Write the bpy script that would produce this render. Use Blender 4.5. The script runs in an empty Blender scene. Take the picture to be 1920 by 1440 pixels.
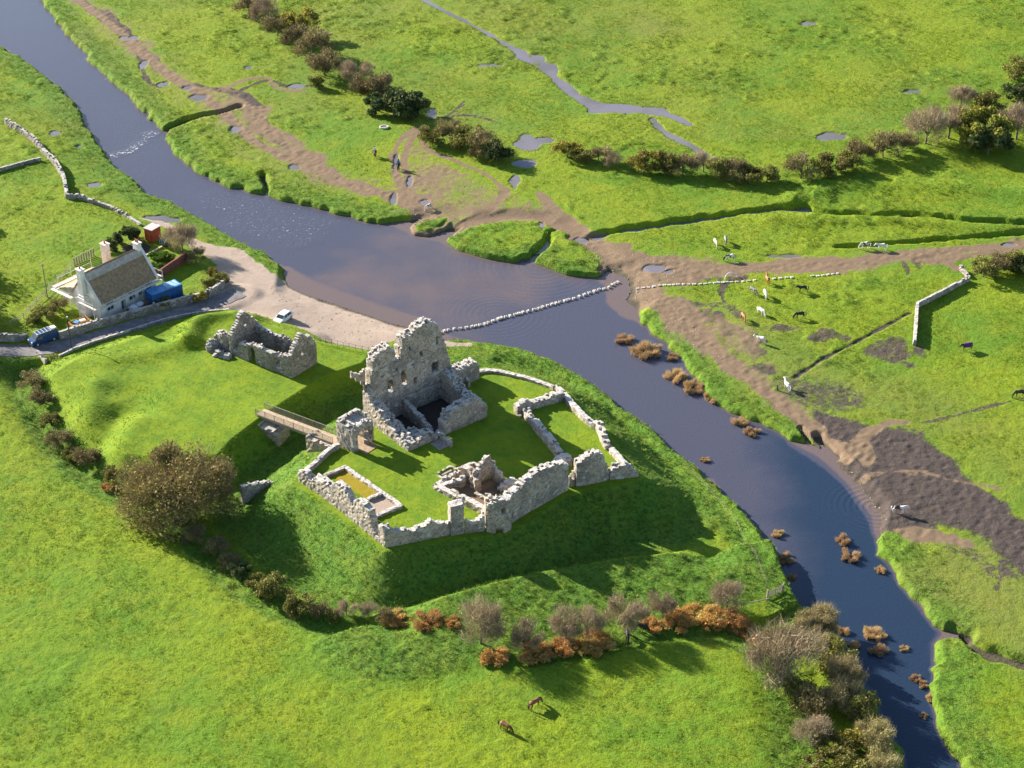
import bpy, bmesh, math, random
import numpy as np
from mathutils import Vector, Matrix

S = bpy.context.scene
COL = S.collection
R = math.radians

# ---------------------------------------------------------------- camera
PITCH, FOC, CAMZ = 32.0, 3350.0, 156.0          # degrees down, focal length in photo pixels (1920 wide), metres
cd = bpy.data.cameras.new('camera')
cam = bpy.data.objects.new('camera', cd); COL.objects.link(cam)
cam.location = (0, 0, CAMZ)
cam.rotation_euler = (R(90 - PITCH), 0, 0)
cd.sensor_width = 36.0; cd.lens = 36.0 * FOC / 1920.0
cd.clip_start = 1.0; cd.clip_end = 20000.0
S.camera = cam
S.render.resolution_x, S.render.resolution_y = 1024, 768

# ---------------------------------------------------------------- sky and sun
SUN_EL = 22.0
SUN_DIR = Vector((-0.80, 0.60, 0)).normalized()      # horizontal direction towards the sun
w = bpy.data.worlds.new('World'); S.world = w; w.use_nodes = True
nt = w.node_tree; bg = nt.nodes['Background']
sky = nt.nodes.new('ShaderNodeTexSky'); sky.sky_type = 'NISHITA'; sky.sun_disc = False
sky.sun_elevation = R(SUN_EL)
sky.sun_rotation = math.atan2(SUN_DIR.x, SUN_DIR.y)
sky.air_density = 1.0; sky.dust_density = 0.6; sky.ozone_density = 1.5
nt.links.new(sky.outputs[0], bg.inputs[0]); bg.inputs[1].default_value = 0.07
ld = bpy.data.lights.new('sun', 'SUN'); ld.energy = 5.0; ld.angle = R(0.5); ld.color = (1.0, 0.91, 0.78)
sun = bpy.data.objects.new('sun', ld); COL.objects.link(sun)
tosun = Vector((SUN_DIR.x * math.cos(R(SUN_EL)), SUN_DIR.y * math.cos(R(SUN_EL)), math.sin(R(SUN_EL))))
sun.rotation_euler = tosun.to_track_quat('Z', 'Y').to_euler()
sun.location = tosun * 400
S.view_settings.view_transform = 'Standard'; S.view_settings.look = 'None'
S.view_settings.gamma = 1.0; S.view_settings.use_curve_mapping = False
S.view_settings.exposure = 1.6

# ---------------------------------------------------------------- helpers: from the survey (photo pixels) to the ground
_c, _s = math.cos(R(PITCH)), math.sin(R(PITCH))
def ray(px, py):
    a, b = (px - 960.0) / FOC, (720.0 - py) / FOC
    return np.array([a, _c + b * _s, -_s + b * _c])
def G(px, py, z=1.0):
    d = ray(px, py); t = (z - CAMZ) / d[2]
    return (d[0] * t, d[1] * t)
def GP(pts, z=1.0):
    return [G(p[0], p[1], z) for p in pts]
def pxm(py):                                    # photo pixels per metre on the ground at that image row
    return 11.45 + (py - 720.0) * 0.00547

# ---------------------------------------------------------------- numpy noise and distances
def _hash(ix, iy, seed):
    h = (ix.astype(np.int64) * 374761393 + iy.astype(np.int64) * 668265263 + seed * 974634777) & 0x7fffffff
    h = ((h ^ (h >> 13)) * 1274126177) & 0x7fffffff
    return ((h ^ (h >> 16)) & 0xffff) / 65535.0
def vnoise(x, y, scale, seed=0):
    x = np.asarray(x) / scale; y = np.asarray(y) / scale
    x0 = np.floor(x); y0 = np.floor(y); fx = x - x0; fy = y - y0
    fx = fx * fx * (3 - 2 * fx); fy = fy * fy * (3 - 2 * fy)
    a = _hash(x0, y0, seed); b = _hash(x0 + 1, y0, seed); c = _hash(x0, y0 + 1, seed); d = _hash(x0 + 1, y0 + 1, seed)
    return (a * (1 - fx) + b * fx) * (1 - fy) + (c * (1 - fx) + d * fx) * fy
def rnoise(x, y, scale, seed=0, ang=0.6):       # rotated, so the lattice does not line up with anything
    ca, sa = math.cos(ang + seed), math.sin(ang + seed)
    return vnoise(x * ca - y * sa, x * sa + y * ca, scale, seed)
def fbm(x, y, scale, seed=0, octs=3):
    v = 0; a = 1.0; t = 0
    for o in range(octs):
        v = v + a * rnoise(x, y, scale / 2 ** o, seed + 17 * o); t += a; a *= 0.5
    return v / t
def sstep(a, b, x):
    t = np.clip((x - a) / (b - a), 0, 1); return t * t * (3 - 2 * t)
def pdist(X, Y, pts, closed=False, signed=False, widths=None, reach=None):
    """distance to a polyline; optionally side sign (+ left of travel) and width interpolated along it"""
    out = np.full(X.shape, 1e6); sg = np.zeros(X.shape); wd = np.zeros(X.shape)
    P = list(pts) + ([pts[0]] if closed else [])
    W = None if widths is None else list(widths)
    if reach is not None:
        xs = [p[0] for p in P]; ys = [p[1] for p in P]
        m = (X > min(xs) - reach) & (X < max(xs) + reach) & (Y > min(ys) - reach) & (Y < max(ys) + reach)
        if not m.any(): return (out, sg, wd)
        o2, s2, w2 = pdist(X[m], Y[m], pts, closed, signed, widths)
        out[m] = o2; sg[m] = s2; wd[m] = w2
        return (out, sg, wd)
    for i in range(len(P) - 1):
        ax, ay = P[i]; bx, by = P[i + 1]; dx, dy = bx - ax, by - ay
        L = dx * dx + dy * dy + 1e-9
        t = np.clip(((X - ax) * dx + (Y - ay) * dy) / L, 0, 1)
        qx = X - (ax + t * dx); qy = Y - (ay + t * dy); d = qx * qx + qy * qy
        m = d < out
        out = np.where(m, d, out)
        if signed: sg = np.where(m, np.sign(dx * qy - dy * qx), sg)
        if W is not None: wd = np.where(m, W[i] * (1 - t) + W[i + 1] * t, wd)
    return (np.sqrt(out), sg, wd)
def inside(X, Y, P):
    r = np.zeros(X.shape, bool); n = len(P)
    for i in range(n):
        x1, y1 = P[i]; x2, y2 = P[(i + 1) % n]
        c = ((y1 > Y) != (y2 > Y))
        if abs(y2 - y1) < 1e-9: continue
        r ^= c & (X < (x2 - x1) * (Y - y1) / (y2 - y1) + x1)
    return r
def sdf(X, Y, P, reach=None):                   # negative inside
    d = pdist(X, Y, P, closed=True, reach=reach)[0]
    return np.where(inside(X, Y, P), -d, d)
def smooth_line(P, n=6):
    P = [np.array(p, float) for p in P]; out = []
    for i in range(len(P) - 1):
        p0 = P[max(i - 1, 0)]; p1 = P[i]; p2 = P[i + 1]; p3 = P[min(i + 2, len(P) - 1)]
        for k in range(n):
            t = k / n
            out.append(tuple(0.5 * ((2 * p1) + (-p0 + p2) * t + (2 * p0 - 5 * p1 + 4 * p2 - p3) * t * t + (-p0 + 3 * p1 - 3 * p2 + p3) * t ** 3)))
    out.append(tuple(P[-1])); return out

# ---------------------------------------------------------------- survey lines (photo pixels)
BANK_R = [(-420, -420), (-60, -190), (60, -20), (100, 30), (150, 90), (200, 145), (250, 185), (275, 215), (305, 242), (320, 280), (350, 310), (400, 335), (440, 352), (500, 365), (560, 382), (640, 402), (700, 416), (742, 420), (778, 432), (800, 440), (845, 444), (862, 462), (905, 474), (950, 485), (990, 484), (1010, 488), (1065, 508), (1120, 516), (1152, 524), (1158, 540), (1146, 562), (1165, 577), (1200, 602), (1250, 642), (1272, 667), (1290, 692), (1310, 722), (1340, 752), (1370, 772), (1420, 787), (1450, 802), (1490, 826), (1532, 848), (1572, 882), (1602, 915), (1640, 965), (1642, 1002), (1652, 1037), (1682, 1082), (1722, 1132), (1763, 1185), (1750, 1205), (1756, 1250), (1745, 1300), (1760, 1350), (1778, 1390), (1805, 1440), (1840, 1520), (1900, 1800)]
BANK_L = [(-1100, -420), (-400, -160), (-40, 62), (0, 88), (40, 110), (90, 145), (135, 185), (160, 230), (185, 270), (200, 300), (240, 330), (270, 360), (285, 372), (330, 385), (400, 425), (430, 442), (500, 477), (540, 502), (562, 528), (590, 540), (640, 556), (700, 576), (740, 590), (785, 602), (812, 620), (832, 636), (880, 640), (940, 645), (1000, 662), (1060, 692), (1130, 737), (1180, 777), (1220, 807), (1270, 847), (1310, 877), (1350, 912), (1380, 947), (1410, 985), (1430, 1003), (1450, 1032), (1470, 1082), (1476, 1112), (1492, 1132), (1540, 1160), (1560, 1195), (1600, 1245), (1640, 1312), (1670, 1372), (1690, 1422), (1720, 1500), (1760, 1800)]
RIVER = GP(BANK_R, 0.3) + GP(BANK_L, 0.3)[::-1]
WARD = [(555, 904), (585, 872), (640, 834), (640, 822), (676, 784), (740, 752), (886, 694), (918, 691), (954, 697), (991, 706), (1029, 719), (1066, 738), (1079, 759), (1113, 794), (1136, 806), (1152, 838), (1184, 875), (1204, 894), (1140, 912), (1066, 922), (960, 992), (905, 1003), (850, 1008), (722, 1031)]
WARD_Z = 5.0
WARDP = GP(WARD, WARD_Z)
OUTER = [(100, 704), (140, 678), (220, 646), (300, 618), (370, 600), (440, 594), (520, 615), (600, 642), (692, 657), (676, 676), (640, 688), (604, 700), (572, 722), (500, 772), (430, 822), (404, 850), (340, 855), (240, 850), (205, 812), (165, 780), (140, 745), (112, 720)]
OUTER_Z = 3.8
OUTERP = GP(OUTER, OUTER_Z)
CREST = smooth_line(GP([(742, 1146), (800, 1131), (860, 1112), (960, 1086), (1060, 1066), (1160, 1051), (1270, 1035), (1330, 1022)], 3.6))
HEDGE = smooth_line(GP([(30, 680), (58, 735), (85, 800), (125, 850), (190, 905), (280, 950), (340, 985), (400, 1040), (455, 1090), (520, 1130), (600, 1160), (690, 1178), (800, 1195), (900, 1212), (1000, 1218), (1100, 1205), (1200, 1185), (1300, 1175), (1400, 1200), (1470, 1280), (1500, 1440), (1510, 1600)], 1.6))
DITCH = smooth_line(GP([(690, 690), (650, 720), (600, 775), (540, 835), (490, 885), (455, 940), (452, 1000), (480, 1065), (560, 1110), (660, 1138), (760, 1140), (880, 1095), (1000, 1062), (1140, 1040)], 0.6))

# ---------------------------------------------------------------- the ground sheet: a fan shaped grid
NR, NC = 900, 780
Y0, Y1 = 125.0, 500.0
LR = math.log(Y1 / Y0)
rowY = Y0 * np.exp(LR * np.arange(NR) / (NR - 1))
def halfw(Y): return 0.2866 * (_c * Y + _s * (CAMZ - 1)) * 1.18 + 8
rows = np.concatenate([[20, 60, 95, 113], rowY, [530, 600, 800, 1500, 4000, 12000]])
tt = np.linspace(-1, 1, NC)
ext = np.array([1.12, 1.45, 2.6, 7, 40])
tcol = np.concatenate([-ext[::-1], tt, ext])
hw = np.where(rows < 700, halfw(rows), halfw(700))
gx = tcol[None, :] * hw[:, None]; gy = np.repeat(rows[:, None], len(tcol), 1)
NRT, NCT = gx.shape
X = gx.ravel(); Y = gy.ravel()
DIST = np.hypot(X, Y)
near = (DIST < 900)

def band(pts, w0, z=0.95, soft=0.5, widths=None, noise=0.5, nscale=2.5, seed=3, sm=True):
    """mask 0..1 around a surveyed line, half width in metres"""
    P = GP(pts, z)
    if sm and len(P) > 2:
        if widths is not None:
            widths = list(np.interp(np.linspace(0, len(P) - 1, (len(P) - 1) * 4 + 1), np.arange(len(P)), widths))
        P = smooth_line(P, 4)
    mw = max(widths) if widths is not None else w0
    d, _, wd = pdist(X, Y, P, widths=widths, reach=mw * 2 + 3)
    ww = wd if widths is not None else w0
    ww = np.maximum(ww, 0.05)
    d = d + (rnoise(X, Y, nscale, seed) - 0.5) * 2 * noise * ww
    return 1 - sstep(1 - soft, 1 + soft, d / ww)
def blob(pts, z=0.95, soft=2.0, noise=1.5, nscale=5.0, seed=5):
    P = GP(pts, z); d = sdf(X, Y, P, reach=soft * 2 + noise * 2 + 2)
    d = d + (fbm(X, Y, nscale, seed) - 0.5) * 2 * noise
    return 1 - sstep(-soft, soft, d)
def ell(px, py, rx, ry, z=0.95, rot=0, seed=9, noise=0.35):
    cx, cy = G(px, py, z); k = pxm(py); a = rx / k; b = ry / (k * 0.53)
    ca, sa = math.cos(rot), math.sin(rot); dx, dy = X - cx, Y - cy
    q = np.hypot((dx * ca + dy * sa) / a, (-dx * sa + dy * ca) / b)
    q = q + (rnoise(X, Y, max(a, b) * 0.6 + 0.3, seed) - 0.5) * 2 * noise
    return 1 - sstep(0.75, 1.25, q)

MUD = np.zeros_like(X); DARK = np.zeros_like(X); GRAV = np.zeros_like(X); WET = np.zeros_like(X)
MOWN = np.zeros_like(X); COARSE = np.zeros_like(X); DRY = np.zeros_like(X); OCHRE = np.zeros_like(X)
def mx(a, b): return np.maximum(a, b)

# mown castle ground
d_in = sdf(X, Y, WARDP, reach=45); d_out = sdf(X, Y, OUTERP, reach=45)
MOWN = mx(MOWN, 1 - sstep(-0.4, 1.0, d_in)); MOWN = mx(MOWN, 1 - sstep(0.0, 3.5, d_out))
# tracks on the river meadow
MUD = mx(MUD, band([(120, -20), (180, 25), (230, 65), (280, 110), (330, 150), (400, 195), (440, 232), (480, 268), (530, 292), (600, 317), (660, 347), (740, 367), (800, 387)], 1.3, widths=[1.3, 1.2, 1.1, 1.5, 1.5, 1.6, 1.1, 1.0, 1.6, 1.9, 2.0, 2.4, 3.0], seed=11) * 0.95)
HALO = np.zeros_like(X)
HALO = mx(HALO, band([(120, -20), (180, 25), (230, 65), (280, 110), (330, 150), (400, 195), (440, 232), (480, 268), (530, 292), (600, 317), (660, 347), (740, 367), (800, 387)], 3.6, noise=.8, nscale=4, seed=211) * .40)
HALO = mx(HALO, band([(390, 170), (450, 195), (490, 230), (530, 270), (580, 300)], 4.0, noise=.7, nscale=4, seed=212) * .5)
HALO = mx(HALO, blob([(740, 250), (790, 240), (830, 290), (900, 330), (960, 350), (1010, 360), (1060, 400), (1100, 440), (1010, 410), (850, 440), (780, 425), (700, 365), (640, 330), (720, 340)], soft=4, noise=4, nscale=6, seed=213) * .42)
HALO = mx(HALO, blob([(1060, 425), (1130, 440), (1240, 470), (1340, 490), (1480, 486), (1600, 480), (1700, 470), (1800, 462), (1930, 445), (1930, 470), (1720, 500), (1560, 515), (1330, 520), (1260, 540), (1310, 590), (1390, 660), (1480, 740), (1560, 810), (1540, 830), (1400, 730), (1290, 650), (1210, 590), (1160, 560), (1130, 510)], soft=3, noise=3.5, nscale=6, seed=214) * .55)
HALO = mx(HALO, blob([(1260, 560), (1380, 570), (1440, 630), (1480, 690), (1440, 720), (1340, 650)], soft=4, noise=5, nscale=6, seed=215) * .42)
HALO = HALO * (.75 + .9 * fbm(X, Y, 9, 217, 3))
MUD = mx(MUD, HALO)
for o_, w_ in ((-5, .38), (3, .38), (9, .3)):
    DARK = mx(DARK, band([(150 + o_, 0), (180 + o_, 25), (230 + o_, 65), (280 + o_, 110), (330 + o_, 150), (400 + o_, 195), (440 + o_, 232), (480 + o_, 268), (530, 292 + o_ * .5), (600, 317 + o_ * .5), (660, 347 + o_ * .5), (740, 367 + o_ * .5)], w_, noise=.9, nscale=2.5, seed=220 + o_) * .85)
for o_ in (-3, 3):
    DARK = mx(DARK, band([(1100, 455 + o_), (1190, 495 + o_), (1260, 507 + o_), (1330, 505 + o_), (1420, 503 + o_), (1500, 500 + o_), (1600, 494 + o_), (1690, 482 + o_), (1800, 470 + o_)], .4, noise=.9, nscale=3, seed=230 + o_) * .7)
    DARK = mx(DARK, band([(1190 + o_ * 2, 535), (1240 + o_ * 2, 570), (1290 + o_ * 2, 610), (1330 + o_ * 2, 650), (1372 + o_ * 2, 688), (1430 + o_ * 2, 728), (1480 + o_ * 2, 770), (1530 + o_ * 2, 808)], .4, noise=.9, nscale=3, seed=240 + o_) * .7)
DARK = mx(DARK, HALO * .85 * sstep(.42, .62, fbm(X, Y, 7, 216, 2)))
DARK = mx(DARK, band([(195, 20), (235, 60), (285, 112), (330, 150), (390, 165), (425, 170), (470, 190), (492, 225), (520, 262), (560, 290)], 1.1, widths=[1.2, 1.2, 1.4, 1.0, 1.0, 1.5, 1.6, 1.3, 1.2, 0.8], seed=12) * 0.9)
DARK = mx(DARK, band([(250, 75), (262, 110), (275, 150), (300, 165)], 0.8, seed=13) * 0.7)
MUD = mx(MUD, band([(420, 168), (460, 150), (500, 145), (520, 165), (570, 170)], 0.7, seed=14) * 0.9)
DARK = mx(DARK, band([(440, 175), (500, 150), (540, 162), (575, 160), (600, 155)], 0.6, seed=15) * 0.7)
MUD = mx(MUD, band([(782, 238), (752, 262), (738, 292), (742, 325), (757, 360)], 0.8, seed=16) * 0.8)
MUD = mx(MUD, band([(786, 244), (766, 268), (758, 300), (764, 335), (775, 362)], 0.7, seed=17) * 0.9)
DARK = mx(DARK, band([(737, 290), (741, 325), (752, 355)], 0.35, seed=18) * 0.6)
MUD = mx(MUD, band([(788, 258), (805, 282), (850, 300), (900, 322), (935, 345), (940, 362)], 0.6, seed=19) * 0.8)
MUD = mx(MUD, band([(945, 355), (930, 385), (900, 402), (870, 415), (840, 430), (810, 432)], 1.0, seed=20) * 0.9)
MUD = mx(MUD, band([(770, 372), (800, 392), (790, 415), (778, 428)], 3.0, seed=21))
MUD = mx(MUD, band([(845, 436), (900, 412), (960, 400), (1010, 404), (1060, 425), (1090, 440)], 1.8, seed=22, widths=[1.0, 1.3, 1.8, 1.6, 1.6, 1.8]))
MUD = mx(MUD, band([(1010, 360), (1035, 392), (1060, 415), (1090, 440), (1120, 460)], 1.5, seed=23, widths=[.6, 1.4, 1.8, 2.0, 2.4]))
MUD = mx(MUD, band([(1080, 440), (1140, 465), (1190, 495), (1260, 507), (1330, 505), (1420, 503), (1500, 500), (1600, 494), (1690, 482), (1760, 474), (1850, 464), (1960, 452)], 2.0, widths=[1.8, 3.0, 4.5, 3.6, 2.5, 2.0, 2.3, 2.3, 1.6, 1.2, 1.0, 1.0], seed=24))
MUD = mx(MUD, band([(1160, 500), (1190, 535), (1240, 570), (1290, 610), (1330, 650), (1372, 688), (1430, 728), (1480, 770), (1530, 808), (1580, 850)], 1.8, widths=[4.0, 3.2, 2.2, 1.9, 1.6, 1.5, 1.4, 1.6, 1.6, 2.0], seed=25))
DARK = mx(DARK, band([(1250, 562), (1300, 580), (1340, 600), (1380, 620), (1420, 660)], 1.8, seed=26) * 0.6)
DARK = mx(DARK, band([(1270, 560), (1310, 570), (1360, 572), (1390, 592)], 1.3, seed=27) * 0.55)
DARK = mx(DARK, band([(1350, 500), (1375, 515), (1352, 545), (1358, 565)], 0.8, seed=28) * 0.6)
DARK = mx(DARK, band([(1200, 496), (1260, 500), (1300, 502)], 1.0, seed=29) * 0.45)
DARK = mx(DARK, blob([(1500, 745), (1560, 770), (1640, 795), (1740, 800), (1790, 845), (1850, 895), (1900, 950), (1960, 1000), (1960, 1080), (1860, 1005), (1770, 975), (1700, 990), (1650, 990), (1600, 925), (1570, 880), (1530, 845)], soft=3, noise=5, nscale=12, seed=30) * 0.95)
DARK = mx(DARK, blob([(1440, 720), (1500, 700), (1600, 720), (1660, 760), (1560, 770), (1490, 760)], soft=4, noise=5, nscale=8, seed=31) * 0.55)
MUD = mx(MUD, band([(1590, 855), (1625, 815), (1650, 797), (1700, 792)], 0.8, widths=[1.2, 1.5, 0.9, .6], noise=.8, seed=32) * 0.75)
DARK = mx(DARK, band([(1690, 793), (1740, 790), (1830, 768), (1940, 740)], 0.5, noise=.9, nscale=3, seed=332) * 0.6)
MUD = mx(MUD, ell(1612, 845, 22, 26, seed=33) * 0.75)
MUD = mx(MUD, band([(1575, 905), (1640, 888), (1720, 885), (1790, 900), (1870, 915)], 0.8, noise=.9, nscale=3, seed=34) * 0.55)
MUD = mx(MUD, blob([(1650, 985), (1720, 985), (1790, 1000), (1860, 1035), (1780, 1030), (1700, 1018)], soft=1.5, noise=3, nscale=5, seed=35) * 0.8)
DRY = mx(DRY, blob([(1280, 560), (1440, 600), (1600, 690), (1800, 720), (1920, 800), (1920, 960), (1800, 860), (1560, 760), (1420, 720)], soft=8, noise=6, nscale=14, seed=36) * 0.6)
DRY = mx(DRY, blob([(1700, 1000), (1960, 1000), (1960, 1300), (1840, 1200), (1740, 1120)], soft=6, noise=5, nscale=10, seed=37) * 0.8)
DARK = mx(DARK, band([(1780, 1020), (1860, 1060), (1930, 1080)], 2.0, noise=0.8, seed=38) * 0.5)
DARK = mx(DARK, band([(1870, 1100), (1890, 1060), (1930, 1020)], 1.6, noise=.9, seed=138) * 0.6)
DRY = mx(DRY, fbm(X, Y, 26, 40, 3) ** 3 * 1.2 * (Y > G(960, 260)[1]))
DRY = mx(DRY, band([(300, 120), (380, 200), (520, 300), (640, 345)], 5, noise=.8, seed=41) * 0.5)
DARK = mx(DARK, band([(800, 225), (840, 215), (870, 190)], 0.5, seed=42) * .6)
for k in range(6):
    a = (835 + k * 6, 222 - k * 1.5); b = (870 + k * 14, 196 + k * 7)
    DARK = mx(DARK, band([a, ((a[0] + b[0]) / 2, (a[1] + b[1]) / 2 - 2), b], 0.28, seed=43 + k) * 0.75)
MUD = mx(MUD, band([(1762, 492), (1790, 486), (1830, 477), (1880, 470), (1940, 460)], .9, seed=55))
MUD = mx(MUD, band([(1768, 490), (1785, 500), (1800, 508)], .8, seed=56))
# gravel beach, lane verge and yard
GRAV = mx(GRAV, blob([(300, 408), (380, 455), (440, 462), (500, 498), (560, 532), (640, 558), (740, 592), (786, 608), (770, 624), (700, 655), (600, 640), (520, 612), (430, 590), (380, 592), (330, 606), (330, 585), (400, 556), (430, 530), (400, 500), (370, 470), (330, 440), (262, 412)], z=1.3, soft=1.0, noise=1.2, nscale=4, seed=50))
GRAV = mx(GRAV, band([(775, 625), (830, 642), (880, 645)], 1.0, z=1.0, seed=51) * .8)
GRAV = mx(GRAV, blob([(120, 605), (150, 622), (190, 605), (240, 560), (320, 555), (330, 570), (120, 640)], z=2.2, soft=.8, noise=.8, nscale=3, seed=52) * .6)
DARK = mx(DARK, blob([(252, 455), (290, 460), (262, 492), (225, 470)], z=2.2, soft=.6, noise=.5, nscale=3, seed=53) * .7)
# the river's own shape
d_riv = sdf(X, Y, RIVER, reach=60)
d_riv = np.where(near, d_riv, 60)
wob = (rnoise(X, Y, 3.0, 60) - 0.5) * 1.3 + (rnoise(X, Y, 1.1, 61) - 0.5) * 0.7
ISLE = [GP(p, 0.6) for p in ([(776, 425), (800, 412), (840, 408), (830, 422), (800, 436), (780, 434)],
                            [(845, 448), (880, 425), (950, 416), (1010, 420), (1028, 440), (1005, 468), (960, 484), (905, 474), (862, 462)],
                            [(1030, 436), (1050, 430), (1068, 440), (1050, 455), (1033, 450)],
                            [(1008, 486), (1030, 468), (1062, 454), (1100, 466), (1128, 500), (1115, 512), (1065, 508)])]
isle = np.full_like(X, 1e3)
for p in ISLE: isle = np.minimum(isle, sdf(X, Y, p, reach=8))
BEACH = mx(blob([(540, 505), (640, 545), (790, 600), (850, 632), (790, 640), (600, 630), (500, 560)], z=.4, soft=3, noise=.5, seed=62),
           mx(blob([(745, 415), (800, 395), (900, 440), (850, 455), (790, 440)], z=.4, soft=2, noise=.5, seed=63),
              mx(blob([(1120, 505), (1200, 480), (1260, 560), (1180, 590), (1150, 560)], z=.4, soft=2.5, noise=.5, seed=64),
                 blob([(1490, 830), (1560, 810), (1670, 950), (1650, 1000), (1600, 920)], z=.4, soft=1.5, noise=.5, seed=65) * .55)))
BEACH = np.where(isle < 1.0, 0, BEACH)
bw = 0.7 + 9.0 * BEACH

# ---------------------------------------------------------------- heights
FIELD_S = GP([(-60, 640), (0, 668), (30, 690)], 2.0)[0:3] + [HEDGE[k] for k in range(0, len(HEDGE), 2)] + [(40, 60), (-300, 60), (-300, 225)]
d_fs = sdf(X, Y, FIELD_S)
WEST = GP([(-300, 60), (-60, 130), (60, 200), (150, 290), (260, 385), (400, 470), (560, 560), (600, 640), (450, 600), (200, 650), (0, 700), (-300, 760)], 2.0)
d_w = sdf(X, Y, WEST)
H = 0.95 + (fbm(X, Y, 45, 70, 2) - .5) * 0.5
H = H + (1 - sstep(-10, 6, d_w)) * (2.3 - H)
H = H + (1 - sstep(-6, 1.5, d_fs)) * (2.0 + (fbm(X, Y, 30, 71, 2) - .5) * .8 - H)
# outer ward platform and inner ward mound
ditchy = (d_in < 30) & (d_riv > 6)
dd = pdist(X, Y, DITCH, reach=14)[0]
low = 1 - sstep(2.0, 9.0, dd)
H = H + low * (0.5 - H)
far_side = sstep(-25, -5, X * 0.6 - (Y - 235) * 0.8 * 0)      # unused shape factor kept neutral
so = .40 + .36 * (1 - sstep(6, 14, dd))
po = OUTER_Z + (fbm(X, Y, 16, 72, 2) - .5) * .7 - so * np.maximum(d_out - 0.3, 0)
lane_side = 1 - sstep(0, 9, pdist(X, Y, GP([(60, 660), (220, 635), (400, 590), (600, 640)], 2.4), reach=12)[0])
po = np.where(d_out < 14, po, -9)
H = np.maximum(H, po)
pin = WARD_Z - 0.60 * np.maximum(d_in - 0.4, 0); pin = np.where(d_in < 14, pin, -9)
H = np.where(pin > H, pin, H)
# counterscarp bank
dc, sc, _ = pdist(X, Y, CREST, signed=True, reach=22)
e = np.minimum(pdist(X, Y, [CREST[0]] * 2)[0], pdist(X, Y, [CREST[-1]] * 2)[0])
ch = 3.6 * np.ones_like(X)
fade = sstep(-2.0, 7.0, e)
rid = np.where(sc > 0, ch - 0.85 * np.maximum(dc - .2, 0), ch - 0.13 * dc)
rid = np.where(dc < 15, rid, -9) * 1.0
rid = rid * fade + H * (1 - fade)
H = np.maximum(H, np.where((dc < 15), np.minimum(rid, 3.6), -9))
# banks round the chapel, humps at the west end of the outer ward
def ridge(pts, h, wdt, z, rel=True, seed=80):
    global H
    P = smooth_line(GP(pts, z), 5)
    d = pdist(X, Y, P, reach=wdt * 2.2)[0]
    H = H + h * np.exp(-(d / wdt) ** 2) * (0.8 + .4 * rnoise(X, Y, 5, seed))
ridge([(475, 590), (440, 584), (405, 587), (378, 598), (360, 614), (352, 638)], 1.05, 2.0, 4.0)
ridge([(352, 640), (310, 650), (250, 664), (200, 672)], 0.45, 2.6, 4.0)
ridge([(182, 728), (172, 760), (160, 795)], .6, 3.0, 3.2)
ridge([(215, 735), (250, 742), (262, 770)], -0.45, 3.0, 3.2)
ridge([(222, 790), (205, 830)], -0.8, 2.6, 2.6)
ridge([(250, 800), (215, 845), (210, 880)], .5, 2.6, 2.6)
ridge([(50, 700), (95, 805), (150, 860), (250, 925), (340, 968)], -0.9, 2.2, 1.4)      # hedge ditch
ridge([(452, 1085), (520, 1122), (620, 1150), (740, 1160)], 0.7, 2.0, 1.2)
# terraces on the river side of the mound
ridge([(940, 668), (1020, 690), (1100, 735), (1160, 785), (1230, 838), (1310, 905), (1380, 975), (1430, 1060)], -0.5, 1.2, 1.6)
ridge([(930, 655), (1000, 672), (1080, 708), (1160, 768), (1240, 828)], 0.35, 1.0, 1.1)
# ditches on the meadows
def cut(pts, depth, wdt, widths=None, z=0.9):
    global H, DARK
    P = smooth_line(GP(pts, z), 4)
    d = pdist(X, Y, P, reach=wdt * 3)[0] + (rnoise(X, Y, 2.2, 81) - .5) * wdt * .7
    m = 1 - sstep(wdt * .45, wdt, d)
    H = H - depth * m
    return m
cut([(312, 240), (345, 226), (372, 217), (402, 212), (428, 205), (450, 197)], 1.3, 1.2)
cut([(495, 372), (500, 350), (492, 325)], 1.0, 0.8)
CREEK = cut([(996, 482), (1012, 466), (1027, 450), (1032, 440), (1060, 425)], 1.3, 1.2)
CREEK2 = cut([(1112, 442), (1150, 434), (1200, 426), (1260, 417), (1330, 407), (1400, 396), (1460, 390), (1512, 388)], 1.15, 1.5)
cut([(1510, 392), (1570, 400), (1640, 404), (1720, 404), (1790, 412), (1860, 416), (1960, 420)], 1.1, 1.7)
cut([(1500, 385), (1515, 360), (1500, 335), (1480, 330)], 0.35, 1.5)
cut([(1570, 463), (1640, 459), (1730, 452), (1820, 445), (1960, 435)], 0.9, 0.9)
LINE_D = cut([(1492, 708), (1545, 673), (1600, 645), (1650, 618), (1705, 588)], 0.16, 0.6)
DARK = mx(DARK, LINE_D * .8)
cut([(1762, 1186), (1800, 1190), (1850, 1220), (1930, 1250)], 1.0, 1.6)
cut([(1760, 1188), (1790, 1182), (1810, 1190)], 0.8, 1.8)
cut([(1535, 815), (1555, 838), (1566, 848)], 1.0, 1.1)
cut([(1500, 800), (1515, 820), (1528, 845)], .8, 0.6)
# rises on the right of the far hedge
ridge([(1490, 372), (1560, 345), (1640, 345), (1760, 350), (1920, 360)], 0.8, 3.0, 1.3)
ridge([(1440, 410), (1600, 410), (1760, 418), (1920, 428)], 0.6, 2.5, 1.2)
# islands above the river
H = np.where(isle < 6, H + (.50 - H) * sstep(6, 2, isle) * np.clip(MUD * 1.3, 0, 1), H)
H = np.where(isle < 3, np.maximum(H, 0.85 - 0.7 * np.maximum(isle + .5 + wob * .3, 0)), H)
MUD = np.where(isle < .3, MUD * sstep(-.6, .3, isle), MUD); DARK = np.where(isle < .3, DARK * sstep(-.6, .3, isle), DARK)
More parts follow.
